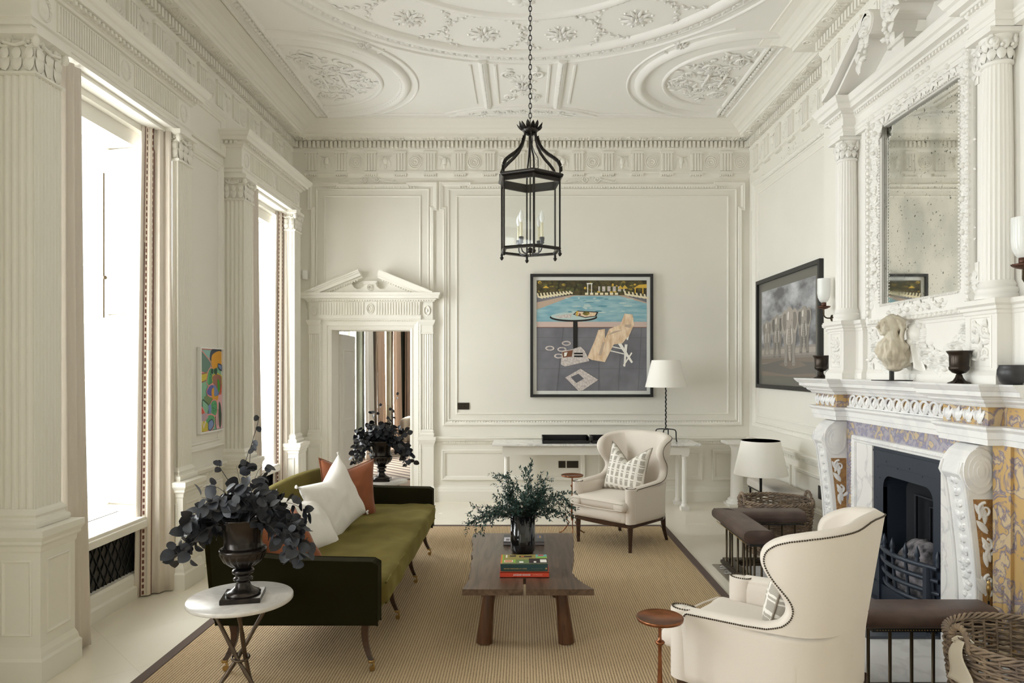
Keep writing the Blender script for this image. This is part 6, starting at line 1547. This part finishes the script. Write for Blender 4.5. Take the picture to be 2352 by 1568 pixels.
# ================================================================== CLUB FENDER
t = thing('club_fender', 'club fender with brown leather corner seats on bronze bars around the hearth', 'fender', (0,0,0))
def pad(path, name='leather_seat'):
    w_ = .115; pr = []
    for i in range(20):
        a = 2*PI*i/20; pr.append((w_*math.copysign(abs(math.cos(a))**.5,math.cos(a)), .432+.052*math.copysign(abs(math.sin(a))**.75,math.sin(a))))
    m = MB(); pr.append(pr[0]); m.sweep(path, pr, False, ID, 0, True)
    for e,o_ in ((path[0],path[1]),(path[-1],path[-2])):
        d = Vector((e[0]-o_[0], e[1]-o_[1])).normalized(); n_ = Vector((-d.y,d.x))
        m.grid(lambda u,v,e=e,d=d,n_=n_: (e[0]+d.x*.022*math.sin(PI/2*(1-v))+n_.x*w_*v*math.copysign(abs(math.cos(2*PI*u))**.5,math.cos(2*PI*u)), e[1]+d.y*.022*math.sin(PI/2*(1-v))+n_.y*w_*v*math.copysign(abs(math.cos(2*PI*u))**.5,math.cos(2*PI*u)), .432+v*.052*math.copysign(abs(math.sin(2*PI*u))**.75,math.sin(2*PI*u))), 40, 6, 0, True, True)
    o = m.build(name, LEATH, t)
    m = MB()
    for a,b in zip(path[:-1],path[1:]):
        Fr,L_ = seg_frame(a,b)
        for s_ in (-1,1):
            for i in range(int(L_/.014)): m.ball((i*.014+.007,.384,s_*.103), .0035, 5, 3, 0, Fr)
    m.build('nailheads', MC['brass'], o)
    m = MB(); m.tube([(path[1][0]-.10, path[1][1]+(.10 if path[1][1] < 5 else .10)*-1*(1 if path[1][1] < 5 else -1), .470),(path[1][0],path[1][1],.487),(path[1][0]+.10, path[1][1]+(.10 if path[1][1] < 5 else -.10), .470)], .004, 5); m.build('corner_seam', mat('leather_seam',(.03,.018,.014),.5), o)
    m = MB()
    for a,b in zip(path[:-1],path[1:]):
        Fr,L_ = seg_frame(a,b); m.box(0,L_,.362,.382,-.07,.07,0,Fr)
    m.build('seat_board', BLACK, o)
pad([(2.40,6.00),(1.775,6.00),(1.775,5.22)]); pad([(1.775,4.32),(1.775,3.60),(2.40,3.60)])
m = MB(); m.sweep([(2.44,6.0),(1.775,6.0),(1.775,3.60),(2.44,3.60)], [(-.055,.013),(-.055,.035),(-.040,.045),(-.040,.06),(.040,.06),(.040,.045),(.055,.035),(.055,.013),(-.055,.013)], False, ID); m.build('kerb', OLDBRASS, t)
bars = [(1.775+.012+i*.112,y) for y in (6.0,3.60) for i in range(0,6)]+[(1.735+.0,5.30+i*.155) for i in range(5)]+[(1.815,5.30+i*.155) for i in range(0)]+[(1.735,3.66+i*.155) for i in range(5)]
bars += [(1.70+i*.055,5.27) for i in (0,1,2)]
for (x,y) in bars:
    m = MB(); m.lathe([(.0115,.06),(.0115,.064),(.0085,.066),(.0085,.362)], (x,y,0), 12); m.build('upright_bar', OLDBRASS, t)
# ================================================================== BASKETS
def basket(label, loc, r0, h, rz, cloth):
    t = thing('log_basket', label, 'basket', loc, rz, 'wicker log baskets by the fender')
    ns = 34; nc = 34; m = MB(); R = random.Random(6)
    def rad(z): return r0*(.86+.14*min(1,z/h*1.2))
    for c_ in range(nc):
        z = .02+(h-.05)*c_/(nc-1); n = ns*4
        m.tube([((rad(z)+.0085*math.sin(ns*PI*i/n*1.0*2/2+PI*(c_%2)))*math.cos(2*PI*i/n), (rad(z)+.0085*math.sin(ns*PI*i/n+PI*(c_%2)))*math.sin(2*PI*i/n), z+.004*math.sin(i*.37+c_)+.003*R.uniform(-1,1)) for i in range(n)], .0063, 5, 0, True, True)
    m.build('woven_wall', WICK, t)
    m = MB()
    for i in range(ns):
        a = 2*PI*i/ns; m.tube([(rad(z)*math.cos(a),rad(z)*math.sin(a),z) for z in (0,h*.3,h*.6,h-.01)], .0065, 5)
    m.build('stakes', WICK, t)
    m = MB(); n = 160
    for s_ in range(4): m.tube([((rad(h)+.012*math.cos(2*PI*(i*14/n)+s_*1.57))*math.cos(2*PI*i/n), (rad(h)+.012*math.cos(2*PI*(i*14/n)+s_*1.57))*math.sin(2*PI*i/n), h-.005+.012*math.sin(2*PI*(i*14/n)+s_*1.57)) for i in range(n)], .0065, 5, 0, True, True)
    m.build('braided_rim', WICK, t)
    m = MB(); m.lathe([(0,.0),(rad(0),.0),(rad(0),.012),(0,.012)], (0,0,0), 36); m.build('base', WICK, t)
    for sg in (-1,1):
        m = MB(); n = 40
        for s_ in range(2):
            P_ = []
            for i in range(n+1):
                a = PI*i/n; y = .060*math.cos(a); z = h-.02+.085*math.sin(a); P_.append((sg*(rad(h)+.004)+.008*math.cos(i*.9+s_*PI), y+.004*math.sin(i*.9+s_*PI), z+.008*math.sin(i*.9+s_*PI)))
            m.tube(P_, .0085, 6)
        m.build('handle', WICK, t)
    sg = -1 if cloth == 'left' else 1
    m = MB(); CL = mat('tie_cloth', (.72,.66,.56), .9)
    m.grid(lambda u,v: (sg*(rad(h)+.022+.02*v*(.4+u)+.012*math.sin(5*v)), -.03+(u-.5)*(.045+.10*v)+.01*math.sin(6*v), h+.02-.19*v*(1 if cloth=='left' else .5)), 8, 12); o = m.build('cloth_tie', CL, t); s_ = o.modifiers.new('th','SOLIDIFY'); s_.thickness = .003
    m = MB(); m.tube([(sg*(rad(h)+.012+.03*math.cos(i)),-.03+.028*math.cos(i*1.1),h+.015+.022*math.sin(i)) for i in range(8)], .004, 5); m.build('cloth_knot', CL, t)
    return t
basket('round wicker basket between the far fender seat and the low lamp', (2.36,6.50,0), .325, .475, D(8), 'right')
basket('round wicker log basket with a cloth tie in the bottom right corner', (2.285,3.14,0), .325, .475, D(4), 'left')
# ================================================================== LANTERN
LC = (.052,4.66); lt = thing('pendant_lantern', 'black iron hexagonal glass lantern hanging on a long chain from the ceiling', 'ceiling light', (LC[0],LC[1],2.475))
def lb(mb_, *a, **k): return mb_.build(*a, **k)
Z0, ZT = 0.0, .478; RH = .212; ang = [-PI/2+.10+PI/3*k for k in range(6)]
hx = lambda r,k,z: V3(r*math.cos(ang[k%6]), r*math.sin(ang[k%6]), z)
def hexsweep(r, prof):
    m = MB(); pts = [(r*math.cos(a),r*math.sin(a)) for a in ang]; m.sweep(pts, prof, True, ID); return m
hexsweep(.232, [(.028,ZT-.008),(.008,ZT-.004),(-.003,ZT+.004),(-.006,ZT+.012),(-.002,ZT+.020),(.008,ZT+.025),(.028,ZT+.026),(.028,ZT-.008)]).build('top_rim', mat('lantern_iron',(.030,.026,.023),.32,.75), lt)
LI = MC['lantern_iron']
hexsweep(RH, [(.010,ZT-.030),(.010,ZT-.006),(0,ZT-.006),(-.002,ZT-.030),(.010,ZT-.030)]).build('upper_band', LI, lt)
hexsweep(RH, [(.018,.002),(.018,.016),(-.004,.020),(-.008,.010),(-.004,.0),(.018,.002)]).build('bottom_rim', LI, lt)
for k in range(6):
    m = MB(); m.tube([hx(RH,k,.01),hx(RH,k,ZT)], .0085 if k in (0,) else .0065, 6); lb(m,'corner_post',LI,lt)
    m = MB(); a, b = hx(RH-.004,k,0), hx(RH-.004,k+1,0); m.add([a+V3(0,0,.02),b+V3(0,0,.02),b+V3(0,0,ZT-.02),a+V3(0,0,ZT-.02)],[(0,1,2,3)]); m.build('glass_pane', GLASS, lt, fixn=False)
    m = MB(); e = hx(RH,k,0); m.lathe([(.006,.0),(.010,-.008),(.006,-.013),(.014,-.024),(.010,-.034),(.0,-.044)], e, 10); lb(m,'finial',LI,lt)
    m = MB(); P_ = []; 
    prof = [(.214,.500),(.212,.545),(.195,.580),(.160,.610),(.118,.640),(.082,.675),(.058,.715),(.045,.755),(.040,.800)]
    for i in range(len(prof)-1):
        for s_ in range(4): u = s_/4; P_.append((lerp(prof[i][0],prof[i+1][0],u),lerp(prof[i][1],prof[i+1][1],u)))
    P_.append(prof[-1]); ca, sa = math.cos(ang[k]), math.sin(ang[k])
    m.tube([(r*ca,r*sa,z) for r,z in P_], .0065, 6); sa_ = lb(m,'scroll_arm',LI,lt)
    m = MB()
    for i in range(1,len(P_)-4):
        r,z = P_[i]; r2,z2 = P_[i+1]; d = V3((r2-r)*ca,(r2-r)*sa,z2-z).normalized(); n_ = V3(ca,sa,.0); n_ = (n_-d*n_.dot(d)).normalized()
        orient_leaf(m, V3(r*ca,r*sa,z)+n_*.003, (d*.9+n_*1.0), n_.cross(d), .022, .015, .1, 0, 3)
    m.build('leaf_crest', LI, sa_, fixn=False)
m = MB(); m.lathe([(0,.790),(.036,.790),(.045,.800),(.052,.808),(.056,.824),(.045,.830),(0,.830)], (0,0,0), 24)
m.lathe([(0,.778),(.02,.780),(.03,.790)], (0,0,0), 16); lb(m,'crown',LI,lt)
for i in range(14):
    a = 2*PI*i/14; m2 = MB(); orient_leaf(m2, V3(.040*math.cos(a),.040*math.sin(a),.815), V3(math.cos(a),math.sin(a),.55 if i%2 else .9), V3(-math.cos(a)*.3,-math.sin(a)*.3,1), .062, .030, -.25, 1, 5)
    o = m2.build('crown_leaf', LI, lt, fixn=False); s_ = o.modifiers.new('th','SOLIDIFY'); s_.thickness = .003
m = MB(); m.tube([(0,0,.02),(0,0,.79)], .005, 8); m.ball((0,0,.012),.020,10,6); m.lathe([(.0,-.03),(.008,-.02),(.004,-.008),(.014,.0)], (0,0,0), 10); lb(m,'centre_rod',LI,lt)
m = MB(); m.tube([(.02,0,.79),(.012,.01,.72),(.03,.01,.67),(.052,.0,.63),(.055,0,.50)], .003, 5); lb(m,'cable',BLACK,lt)
for k in range(4):
    a = PI/4+PI/2*k+.12; ca, sa = math.cos(a), math.sin(a); e = (.098*ca,.098*sa)
    m = MB(); m.tube([(ca*q[0],sa*q[0],q[1]) for q in ((.0,.015),(.02,.0),(.04,-.012),(.062,-.014),(.085,-.004),(.097,.018),(.098,.045))], .0045, 6); m.lathe([(.010,.045),(.016,.052),(.012,.058),(.015,.066),(.017,.088),(.013,.090),(0,.09)], (e[0],e[1],0), 12); ca_ = lb(m,'candle_arm',mat('pewter',(.10,.10,.11),.4,.6),lt)
    m = MB(); m.lathe([(.010,.088),(.010,.185),(0,.187)], (e[0],e[1],0), 14); m.build('candle_tube', CANDLE, ca_)
    m = MB(); m.lathe([(.008,.186),(.015,.205),(.0165,.222),(.012,.245),(.005,.262),(0,.268)], (e[0],e[1],0), 14); m.build('candle_bulb', BULB, ca_)
m = MB(); z = .850; i = 0; top = H-2.475-.03
m.tube([(.0,.016*math.cos(a),.850+.018*math.sin(a)) for a in [2*PI*j/14 for j in range(14)]], .004, 6, 0, True, True)
while z < top:
    m.tube([((.0095 if i%2 else 0)*math.cos(a), (0 if i%2 else .0095)*math.cos(a), z+.030+.020*math.sin(a)) for a in [2*PI*j/12 for j in range(12)]], .0032, 5, 0, True, True); z += .0325; i += 1
lb(m,'chain',BLACK,lt)
m = MB(); m.lathe([(0,top+.03),(.05,top+.028),(.045,top+.01),(.012,top),(0,top)], (0,0,0), 20); lb(m,'ceiling_rose',CEILM,lt)
# ================================================================== PICTURES
def framed(name, label, F, u0,u1,v0,v1, fw, depth, fm, matm, mw, mwb=None):
    c = V3(0,0,0)+fmap(F,((u0+u1)/2,v0,0)); t = thing(name, label, 'picture', c)
    F2 = (F[0]-c, F[1], F[2], F[3])
    m = MB(); m.sweep(rectp(u0,u1,v0,v1), [(0,.002),(0,depth),(fw,depth),(fw,.006)], True, F2); m.build('frame', fm, t)
    m = MB(); m.box(u0+.003,u1-.003,v0+.003,v1-.003,.002,depth*.4,0,F2); m.build('mount', matm, t)
    return t, F2, (u0+fw+mw, u1-fw-mw, v0+fw+mw, v1-fw-mw), depth*.4
t, F2, (a,b,c_,d), dp = framed('framed_photograph', 'large square black-framed photograph of a swimming pool terrace on the back wall', FB, .10,1.664,1.33,2.898, .036, .045, BLACKF, mat('picture_mount',(.74,.75,.73),.4), .044)
def ink(n_, a_, b_, sc_, st=None): return mat('ink_'+n_, srgb(*a_), .5, c2=srgb(*b_), vscale=sc_, stretch=st, detail=6)
cols = [ink('trees',(92,82,46),(38,34,24),16), ink('pool',(118,168,186),(160,194,200),5,(1,1,5)), flatc('p_cope',206,184,176), ink('pave',(126,126,134),(104,104,112),3), flatc('p_paved',98,98,106), flatc('p_loung',232,222,190), flatc('p_yel',214,176,70), ink('gold',(170,146,66),(96,88,40),30), flatc('p_black',22,20,20), ink('paper',(220,212,208),(180,170,168),40), ink('robe',(240,220,194),(214,182,146),9,(3,1,1)), flatc('p_white',238,236,230), flatc('p_refl',186,206,204), flatc('p_deck',190,168,150), flatc('p_brown',120,76,52), ink('hedge',(104,104,56),(60,62,34),30), flatc('p_deep',92,146,164)]
m = MB()
HC = [0]
def P(poly, k, l):
    HC[0] += 1; m.flat([(a+(b-a)*x, c_+(d-c_)*y) for x,y in poly], dp+.0006+l*.0003+HC[0]*.000012, k, F2)
def rc(x0,x1,y0,y1,k,l): P([(x0,y0),(x1,y0),(x1,y1),(x0,y1)],k,l)
def el(cx_,cy_,rx,ry,k,l,n=20): P([(cx_+rx*math.cos(2*PI*i/n),cy_+ry*math.sin(2*PI*i/n)) for i in range(n)],k,l)
rc(0,1,0,1,3,0); rc(0,1,.86,1,0,1); R = random.Random(9)
for i in range(70): el(R.uniform(.02,.98),R.uniform(.89,.985),R.uniform(.008,.022),R.uniform(.008,.014),R.choice((7,15,15,6,0)),2,7)
P([(0,.80),(.30,.865),(.80,.865),(1,.80),(1,.60),(0,.60)],13,3); P([(0,.735),(.34,.86),(.75,.86),(1,.79),(1,.625),(0,.625)],1,4)
for i in range(30): el(R.uniform(.25,.85),R.uniform(.68,.84),R.uniform(.01,.05),R.uniform(.003,.008),R.choice((12,16,12)),5,8)
rc(0,1,.575,.625,2,5); rc(0,1,.572,.577,14,6)
for y in (.20,.36,.48): rc(0,1,y,y+.003,4,5)
for x0_,x1_ in ((.18,.30),(.56,.58),(.74,.80),(.92,.98)): P([(x0_,0),(x0_+.004,0),(x0_+.5*(x1_-x0_)+.004,.57),(x0_+.5*(x1_-x0_),.57)],4,5)
for i in range(11): x=.01+i*.029; y=.845+i*.004; P([(x,y),(x+.045-.002*i,y-.012),(x+.05-.002*i,y+.004),(x+.012,y+.012),(x+.004,y+.04-.002*i),(x-.008,y+.038-.002*i)],5,7)
for i in range(6): x=.80+i*.036; y=.868-i*.006; P([(x,y),(x+.038,y-.012),(x+.04,y+.008),(x+.014,y+.012),(x+.006,y+.038),(x-.008,y+.036)],5,7)
for i in range(7): rc(.44+i*.045,.47+i*.045,.868,.888,5,7)
rc(.56,.80,.90,.945,9,6)
for i in range(5): rc(.575+i*.048,.595+i*.048,.90,.945,15,7)
rc(.27,.34,.90,.935,15,6); P([(.88,.93),(1,.93),(1,.965),(.93,.96)],6,7); rc(.89,.90,.88,.93,6,7); rc(.96,.97,.88,.93,6,7); P([(.055,.93),(.085,.952),(.115,.93)],6,7); P([(.74,.92),(.76,.955),(.78,.93),(.80,.958),(.83,.925)],6,8)
for x in (.46,.495): rc(x,x+.008,.875,.975,11,8)
rc(.455,.508,.965,.975,11,8)
# round table with papers, an empty rocking chair with a cream robe over it, newspapers on the paving
el(.345,.34,.10,.035,4,8); rc(.332,.372,.38,.66,8,9); el(.335,.665,.215,.040,8,10,36); el(.335,.675,.205,.034,12,11,36); P([(.33,.69),(.37,.725),(.56,.715),(.54,.672),(.44,.66)],8,11); P([(.345,.692),(.375,.718),(.545,.708),(.53,.678),(.44,.668)],10,12)
P([(.16,.675),(.32,.70),(.31,.66),(.19,.658)],9,12); el(.45,.70,.032,.018,7,13); rc(.36,.375,.675,.72,6,13); rc(.385,.40,.68,.70,14,13)
for q in (((.72,.45),(.86,.25),(.875,.26),(.745,.47)),((.80,.42),(.79,.22),(.805,.22),(.825,.42)),((.66,.40),(.80,.37),(.80,.38),(.66,.41)),((.79,.22),(.87,.34),(.86,.35),(.785,.235)),((.66,.36),(.83,.32),(.83,.33),(.66,.37)),((.83,.46),(.88,.66),(.865,.67),(.815,.46)),((.60,.44),(.62,.28),(.63,.28),(.62,.44))): P(list(q),11,9)
P([(.62,.47),(.66,.56),(.76,.60),(.80,.70),(.87,.69),(.885,.60),(.84,.50),(.78,.43),(.70,.42),(.62,.26),(.50,.28),(.46,.30),(.53,.46),(.56,.55),(.62,.56)],10,10)
for q in (((.64,.50),(.70,.54),(.78,.55),(.70,.52)),((.56,.32),(.60,.44),(.62,.44),(.59,.32)),((.80,.60),(.86,.60),(.85,.57),(.80,.58))): P(list(q),13,11)
P([(.22,.24),(.26,.22),(.48,.27),(.44,.36),(.40,.40),(.30,.37),(.23,.36)],9,9); P([(.23,.35),(.33,.37),(.32,.31),(.24,.30)],14,10); P([(.25,.345),(.28,.35),(.27,.315),(.25,.31)],11,11); rc(.34,.42,.33,.345,8,11); rc(.34,.42,.305,.32,8,11)
P([(.26,.12),(.40,.20),(.56,.10),(.42,.005),(.38,.0)],9,9); P([(.31,.125),(.38,.155),(.43,.11),(.36,.07)],4,10)
for (x,y) in ((.12,.385),(.27,.43),(.23,.375),(.20,.315)): el(x,y,.042,.022,9,8); el(x,y,.028,.012,3,9)
m.build('pool_print', cols, t)
# elephants
t, F2, (a,b,c_,d), dp = framed('framed_photograph', 'large black-framed monochrome photograph of four elephants on the right wall', FRW, 6.70,8.53,1.462,2.755, .045, .045, BLACKF, mat('grey_mount',(.135,.130,.115),.35), .10)
GM = mat('elephant_print', (.3,.3,.31), .4); nt,p_ = nodes(GM); tc = nt.nodes.new('ShaderNodeTexCoord'); mp = nt.nodes.new('ShaderNodeMapping'); mp.inputs['Scale'].default_value = (1,1.4,2.8); n_ = nt.nodes.new('ShaderNodeTexNoise'); n_.inputs['Scale'].default_value = 1.7; n_.inputs['Detail'].default_value = 7
rr = nt.nodes.new('ShaderNodeValToRGB'); e = rr.color_ramp.elements; e[0].position = .40; e[0].color = (.115,.115,.125,1); e[1].position = .66; e[1].color = (.52,.53,.56,1)
nt.links.new(tc.outputs['Object'], mp.inputs[0]); nt.links.new(mp.outputs[0], n_.inputs[0]); nt.links.new(n_.outputs[0], rr.inputs[0]); nt.links.new(rr.outputs[0], p_.inputs['Base Color'])
EG = [GM]+[flatc('e%d'%i, *c) for i,c in enumerate(((150,144,136),(128,122,116),(104,100,96),(182,176,168),(88,84,80),(120,110,100),(206,202,196),(142,136,130),(162,154,146)))]
m = MB()
# u grows with Y (to the left on screen), so flip: x=0 is the left (far) side
HC = [0]
def P(poly, k, l):
    HC[0] += 1; m.flat([(b-(b-a)*x, c_+(d-c_)*y) for x,y in poly], dp+.0006+l*.0003+HC[0]*.000012, k, F2)
rc(0,1,0,1,0,0); 
for i in range(12): rc(0,1,.30-.025*i,.325-.025*i+.003,[8,9,9,8,2,6,6,2,3,3,5,5][i],1) 
rc(0,1,.0,.14,6,2); P([(0,.13),(.4,.18),(1,.15),(1,.04),(.5,.02),(0,.06)],3,2); P([(.36,.13),(.5,.17),(.75,.16),(.86,.12),(.6,.08)],6,3)
def smo(pts_, n_=6):
    n = len(pts_); out = []
    for i in range(n):
        p0, p1, p2, p3 = [pts_[(i+j-1)%n] for j in range(4)]
        for s_ in range(n_):
            t_ = s_/n_; out.append(tuple(.5*((2*p1[q])+(-p0[q]+p2[q])*t_+(2*p0[q]-5*p1[q]+4*p2[q]-p3[q])*t_**2+(-p0[q]+3*p1[q]-3*p2[q]+p3[q])*t_**3) for q in (0,1)))
    return out
def elephant(x, y, s_, k, k2, k3):
    def Q(pts_, kk, l, sm=True):
        pts_ = smo(pts_) if sm else pts_; P([(x+px*s_*.66,y+py*s_) for px,py in pts_], kk, l)
    Q([(-.30,.42),(-.33,.70),(-.24,.92),(0,.97),(.24,.92),(.33,.70),(.30,.42),(.16,.34),(-.16,.34)],k2,4)       # body
    for sx in (-1,1): Q([(sx*.27,.50),(sx*.25,.20),(sx*.27,.0),(sx*.12,.0),(sx*.13,.20),(sx*.08,.50)],k2,4)     # legs
    for sx in (-1,1): Q([(sx*.25,.03),(sx*.26,.0),(sx*.13,.0),(sx*.14,.03)],k3,5,False); Q([(sx*.13,.45),(sx*.14,.1),(sx*.11,.1),(sx*.06,.45)],k3,5)
    for sx in (-1,1): Q([(sx*.10,.98),(sx*.26,1.06),(sx*.40,.96),(sx*.40,.76),(sx*.30,.60),(sx*.18,.62),(sx*.12,.80)],k,6); Q([(sx*.16,.96),(sx*.30,.98),(sx*.35,.82),(sx*.26,.66),(sx*.17,.72)],k3,7)
    Q([(-.16,1.02),(-.06,1.10),(.06,1.10),(.16,1.02),(.17,.84),(.11,.68),(.075,.45),(.055,.20),(.08,.10),(.02,.07),(-.03,.12),(-.06,.30),(-.08,.50),(-.11,.68),(-.17,.84)],k,8)   # head and trunk
    Q([(-.10,.98),(-.03,1.02),(-.04,.88),(-.10,.86)],7,9); Q([(.03,.74),(.07,.70),(.04,.35),(.02,.40)],k3,9)
    for sx in (-1,1): Q([(sx*.09,.68),(sx*.13,.66),(sx*.15,.46),(sx*.10,.38),(sx*.115,.50)],7,10); Q([(sx*.11,.86),(sx*.13,.86),(sx*.13,.83),(sx*.11,.83)],5,10,False)
    for i in range(9): Q([(-.05,.70-.055*i),(.05,.70-.055*i),(.05,.69-.055*i),(-.05,.69-.055*i)],k3,11,False)
elephant(.12,.25,.36,1,8,2); elephant(.33,.21,.44,1,2,3); elephant(.82,.25,.43,1,2,3); elephant(.57,.13,.56,9,8,2)
m.build('elephant_print', EG, t)
# abstract painting between the windows
t, F2, (a,b,c_,d), dp = framed('abstract_painting', 'tall narrow colourful abstract painting in a thin white frame between the windows', FLW, 6.10,6.575,1.12,1.885, .012, .035, WHITE, BLACKF, .004)
cols = [flatc('a_teal',104,138,128), flatc('a_aqua',150,196,190), flatc('a_navy',58,72,92), flatc('a_orange',222,160,50), flatc('a_yellow',206,190,66), flatc('a_green',88,166,114), flatc('a_mint',132,186,156), flatc('a_brown',160,110,94), flatc('a_blue',92,96,170), flatc('a_lblue',120,142,190), flatc('a_pink',226,150,150), flatc('a_dgreen',52,84,66), flatc('a_sage',112,136,90), flatc('a_red',206,86,70), flatc('a_lilac',178,160,176), flatc('a_grass',70,160,50), flatc('a_lpink',230,180,190), flatc('a_cream',226,214,196)]
m = MB()
HC = [0]
def P(poly, k, l):
    HC[0] += 1; m.flat([(a+(b-a)*x, c_+(d-c_)*y) for x,y in poly], dp+.0006+l*.0003+HC[0]*.000012, k, F2)
def blob(pts_, k, l, line=None):
    n = len(pts_); out = []
    for i in range(n):
        p0, p1, p2, p3 = [pts_[(i+j-1)%n] for j in range(4)]
        for s_ in range(6):
            t_ = s_/6; out.append(tuple(.5*((2*p1[q])+(-p0[q]+p2[q])*t_+(2*p0[q]-5*p1[q]+4*p2[q]-p3[q])*t_**2+(-p0[q]+3*p1[q]-3*p2[q]+p3[q])*t_**3) for q in (0,1)))
    out = [(min(1,max(0,x)),min(1,max(0,y))) for x,y in out]; P(out,k,l)
    if line is not None:
        for (x0,y0),(x1,y1) in zip(out,out[1:]+out[:1]):
            dx, dy = (x1-x0),(y1-y0)*1.6; L_ = math.hypot(dx,dy) or 1; nx, ny = -dy/L_*.012, dx/L_*.008
            P([(x0-nx,y0-ny),(x1-nx,y1-ny),(x1+nx,y1+ny),(x0+nx,y0+ny)],line,l+1)
rc(0,1,0,1,6,0); blob([(.05,1),(.55,1),(.45,.90),(.35,.86),(.2,.94)],1,1,10); blob([(0,1),(.12,.97),(.45,.86),(.5,.80),(.35,.72),(.2,.71),(0,.76)],0,2,10); blob([(.55,1),(1,1),(.9,.95),(.55,.86),(.45,.90)],2,2)
blob([(.58,.94),(.98,.98),(1,.80),(.8,.78),(.6,.76),(.52,.84)],3,3,None); blob([(0,.72),(.12,.70),(.34,.71),(.30,.63),(.1,.60),(0,.61)],4,3,7); blob([(.38,.74),(.55,.77),(.56,.66),(.6,.6),(.42,.55),(.3,.6)],5,3,10)
blob([(.55,.66),(.75,.70),(1,.66),(1,.55),(.9,.48),(.6,.50),(.58,.58)],7,4,4); blob([(.5,.76),(.6,.75),(.58,.70),(.5,.71)],11,5); blob([(.66,.76),(.78,.76),(.76,.69),(.66,.70)],11,5); blob([(.82,.82),(1,.80),(1,.74),(.85,.77)],9,5,2)
blob([(.8,.63),(.88,.6),(.9,.5),(.82,.46),(.8,.54)],15,6); blob([(.30,.50),(.45,.56),(.62,.55),(.58,.42),(.38,.43),(.3,.46)],8,6,10); blob([(.62,.56),(.75,.52),(.85,.44),(.7,.42),(.6,.46)],9,7); blob([(.52,.50),(.62,.52),(.64,.42),(.82,.42),(.78,.36),(.6,.36),(.52,.42)],3,8)
for i in range(5): P([(.84+i*.03,.43),(.86+i*.03,.43),(.97+i*.006,.52+i*.012),(.95+i*.006,.52+i*.012)],13,9)
blob([(.2,.42),(.5,.42),(.6,.36),(.42,.28),(.3,.32)],12,5); blob([(.1,.38),(.22,.36),(.38,.30),(.3,.20),(.12,.26)],6,6,11); blob([(.52,.36),(.72,.36),(.78,.26),(.7,.17),(.5,.20),(.44,.28)],5,7,10); blob([(.36,.30),(.46,.32),(.5,.24),(.4,.18)],9,8)
blob([(.78,.40),(1,.42),(1,0),(.75,0),(.72,.2)],16,4); blob([(.86,.34),(.96,.26),(.95,.04),(.88,.02),(.84,.18)],11,5); rc(.80,.82,.04,.25,11,5); rc(.975,.99,.03,.2,11,5)
blob([(0,.3),(.12,.28),(.22,.2),(.12,.14),(0,.17)],13,6,10); blob([(0,.2),(.3,.22),(.34,.16),(.1,.12)],14,7); blob([(.25,.18),(.6,.18),(.66,.08),(.5,0),(.2,0)],5,6,10); blob([(.36,.10),(.52,.13),(.6,.06),(.45,0),(.36,.02)],9,8,2); blob([(0,.12),(.2,.12),(.34,.08),(.3,0),(0,0)],4,7); P([(.06,.13),(.14,.03),(.26,.12),(.22,.13),(.14,.07),(.1,.13)],17,9)
for i in range(26): el(R.uniform(.42,.56),R.uniform(.58,.73),.008,.006,11,9,6)
for i in range(26): el(R.uniform(.54,.72),R.uniform(.20,.34),.009,.006,11,9,6)
m.build('painted_canvas', cols, t)
# ================================================================== SMALL WALL FITTINGS
def plate(label, F, u, v, w_, h_, mt, cat, n=0, name='socket_plate'):
    m = MB(); m.box(u-w_/2,u+w_/2,v-h_/2,v+h_/2,.0005,.009,0,F)
    o = m.build(name, mt, None, .0015); tag(o, label, cat)
    if n:
        for i in range(n):
            uu = u+(i-(n-1)/2)*w_/n; m = MB()
            for (du,dv) in ((0,.016),(-.011,-.010),(.011,-.010)): m.box(uu+du-.003,uu+du+.003,v+dv-.005,v+dv+.005,.009,.0098,0,F)
            m.build('pin_holes', BLACK, o)
plate('small single bronze wall socket under the console, left of the double one', FB, .505, .470, .088, .088, SOCK, 'socket', 1)
plate('double bronze wall socket under the console table', FB, .640, .470, .146, .088, SOCK, 'socket', 2)
plate('bronze wall socket half hidden behind the left side of the far armchair', FB, 1.13, .470, .088, .088, SOCK, 'socket', 1)
t = thing('wall_control', 'dark bronze three-button wall plate left of the pool photograph', 'switch', (-.753,8.899,1.215))
m = MB(); m.box(-.075,.075,-.010,-.0005,-.043,.043); m.build('plate', SOCK, t, .0015)
for i in range(3):
    m = MB(); m.lathe([(0,0),(.008,0),(.007,.007),(0,.008)], (0,0,0), 12, 0, True, (V3((i-1)*.036,-.010,0),V3(1,0,0),V3(0,0,1),V3(0,-1,0))); m.build('button', OLDBRASS, t)
plate('black upright socket on the right wall above the bench', FRW, 6.78, .49, .07, .13, BLACK, 'socket', 0)
m = MB(); m.soft((-2.765,8.86,2.885),(.034,.030,.060),.014,(0,0,0),8); tag(m.build('motion_sensor', WHITE), 'small white motion sensor high in the back left corner above the door', 'sensor')
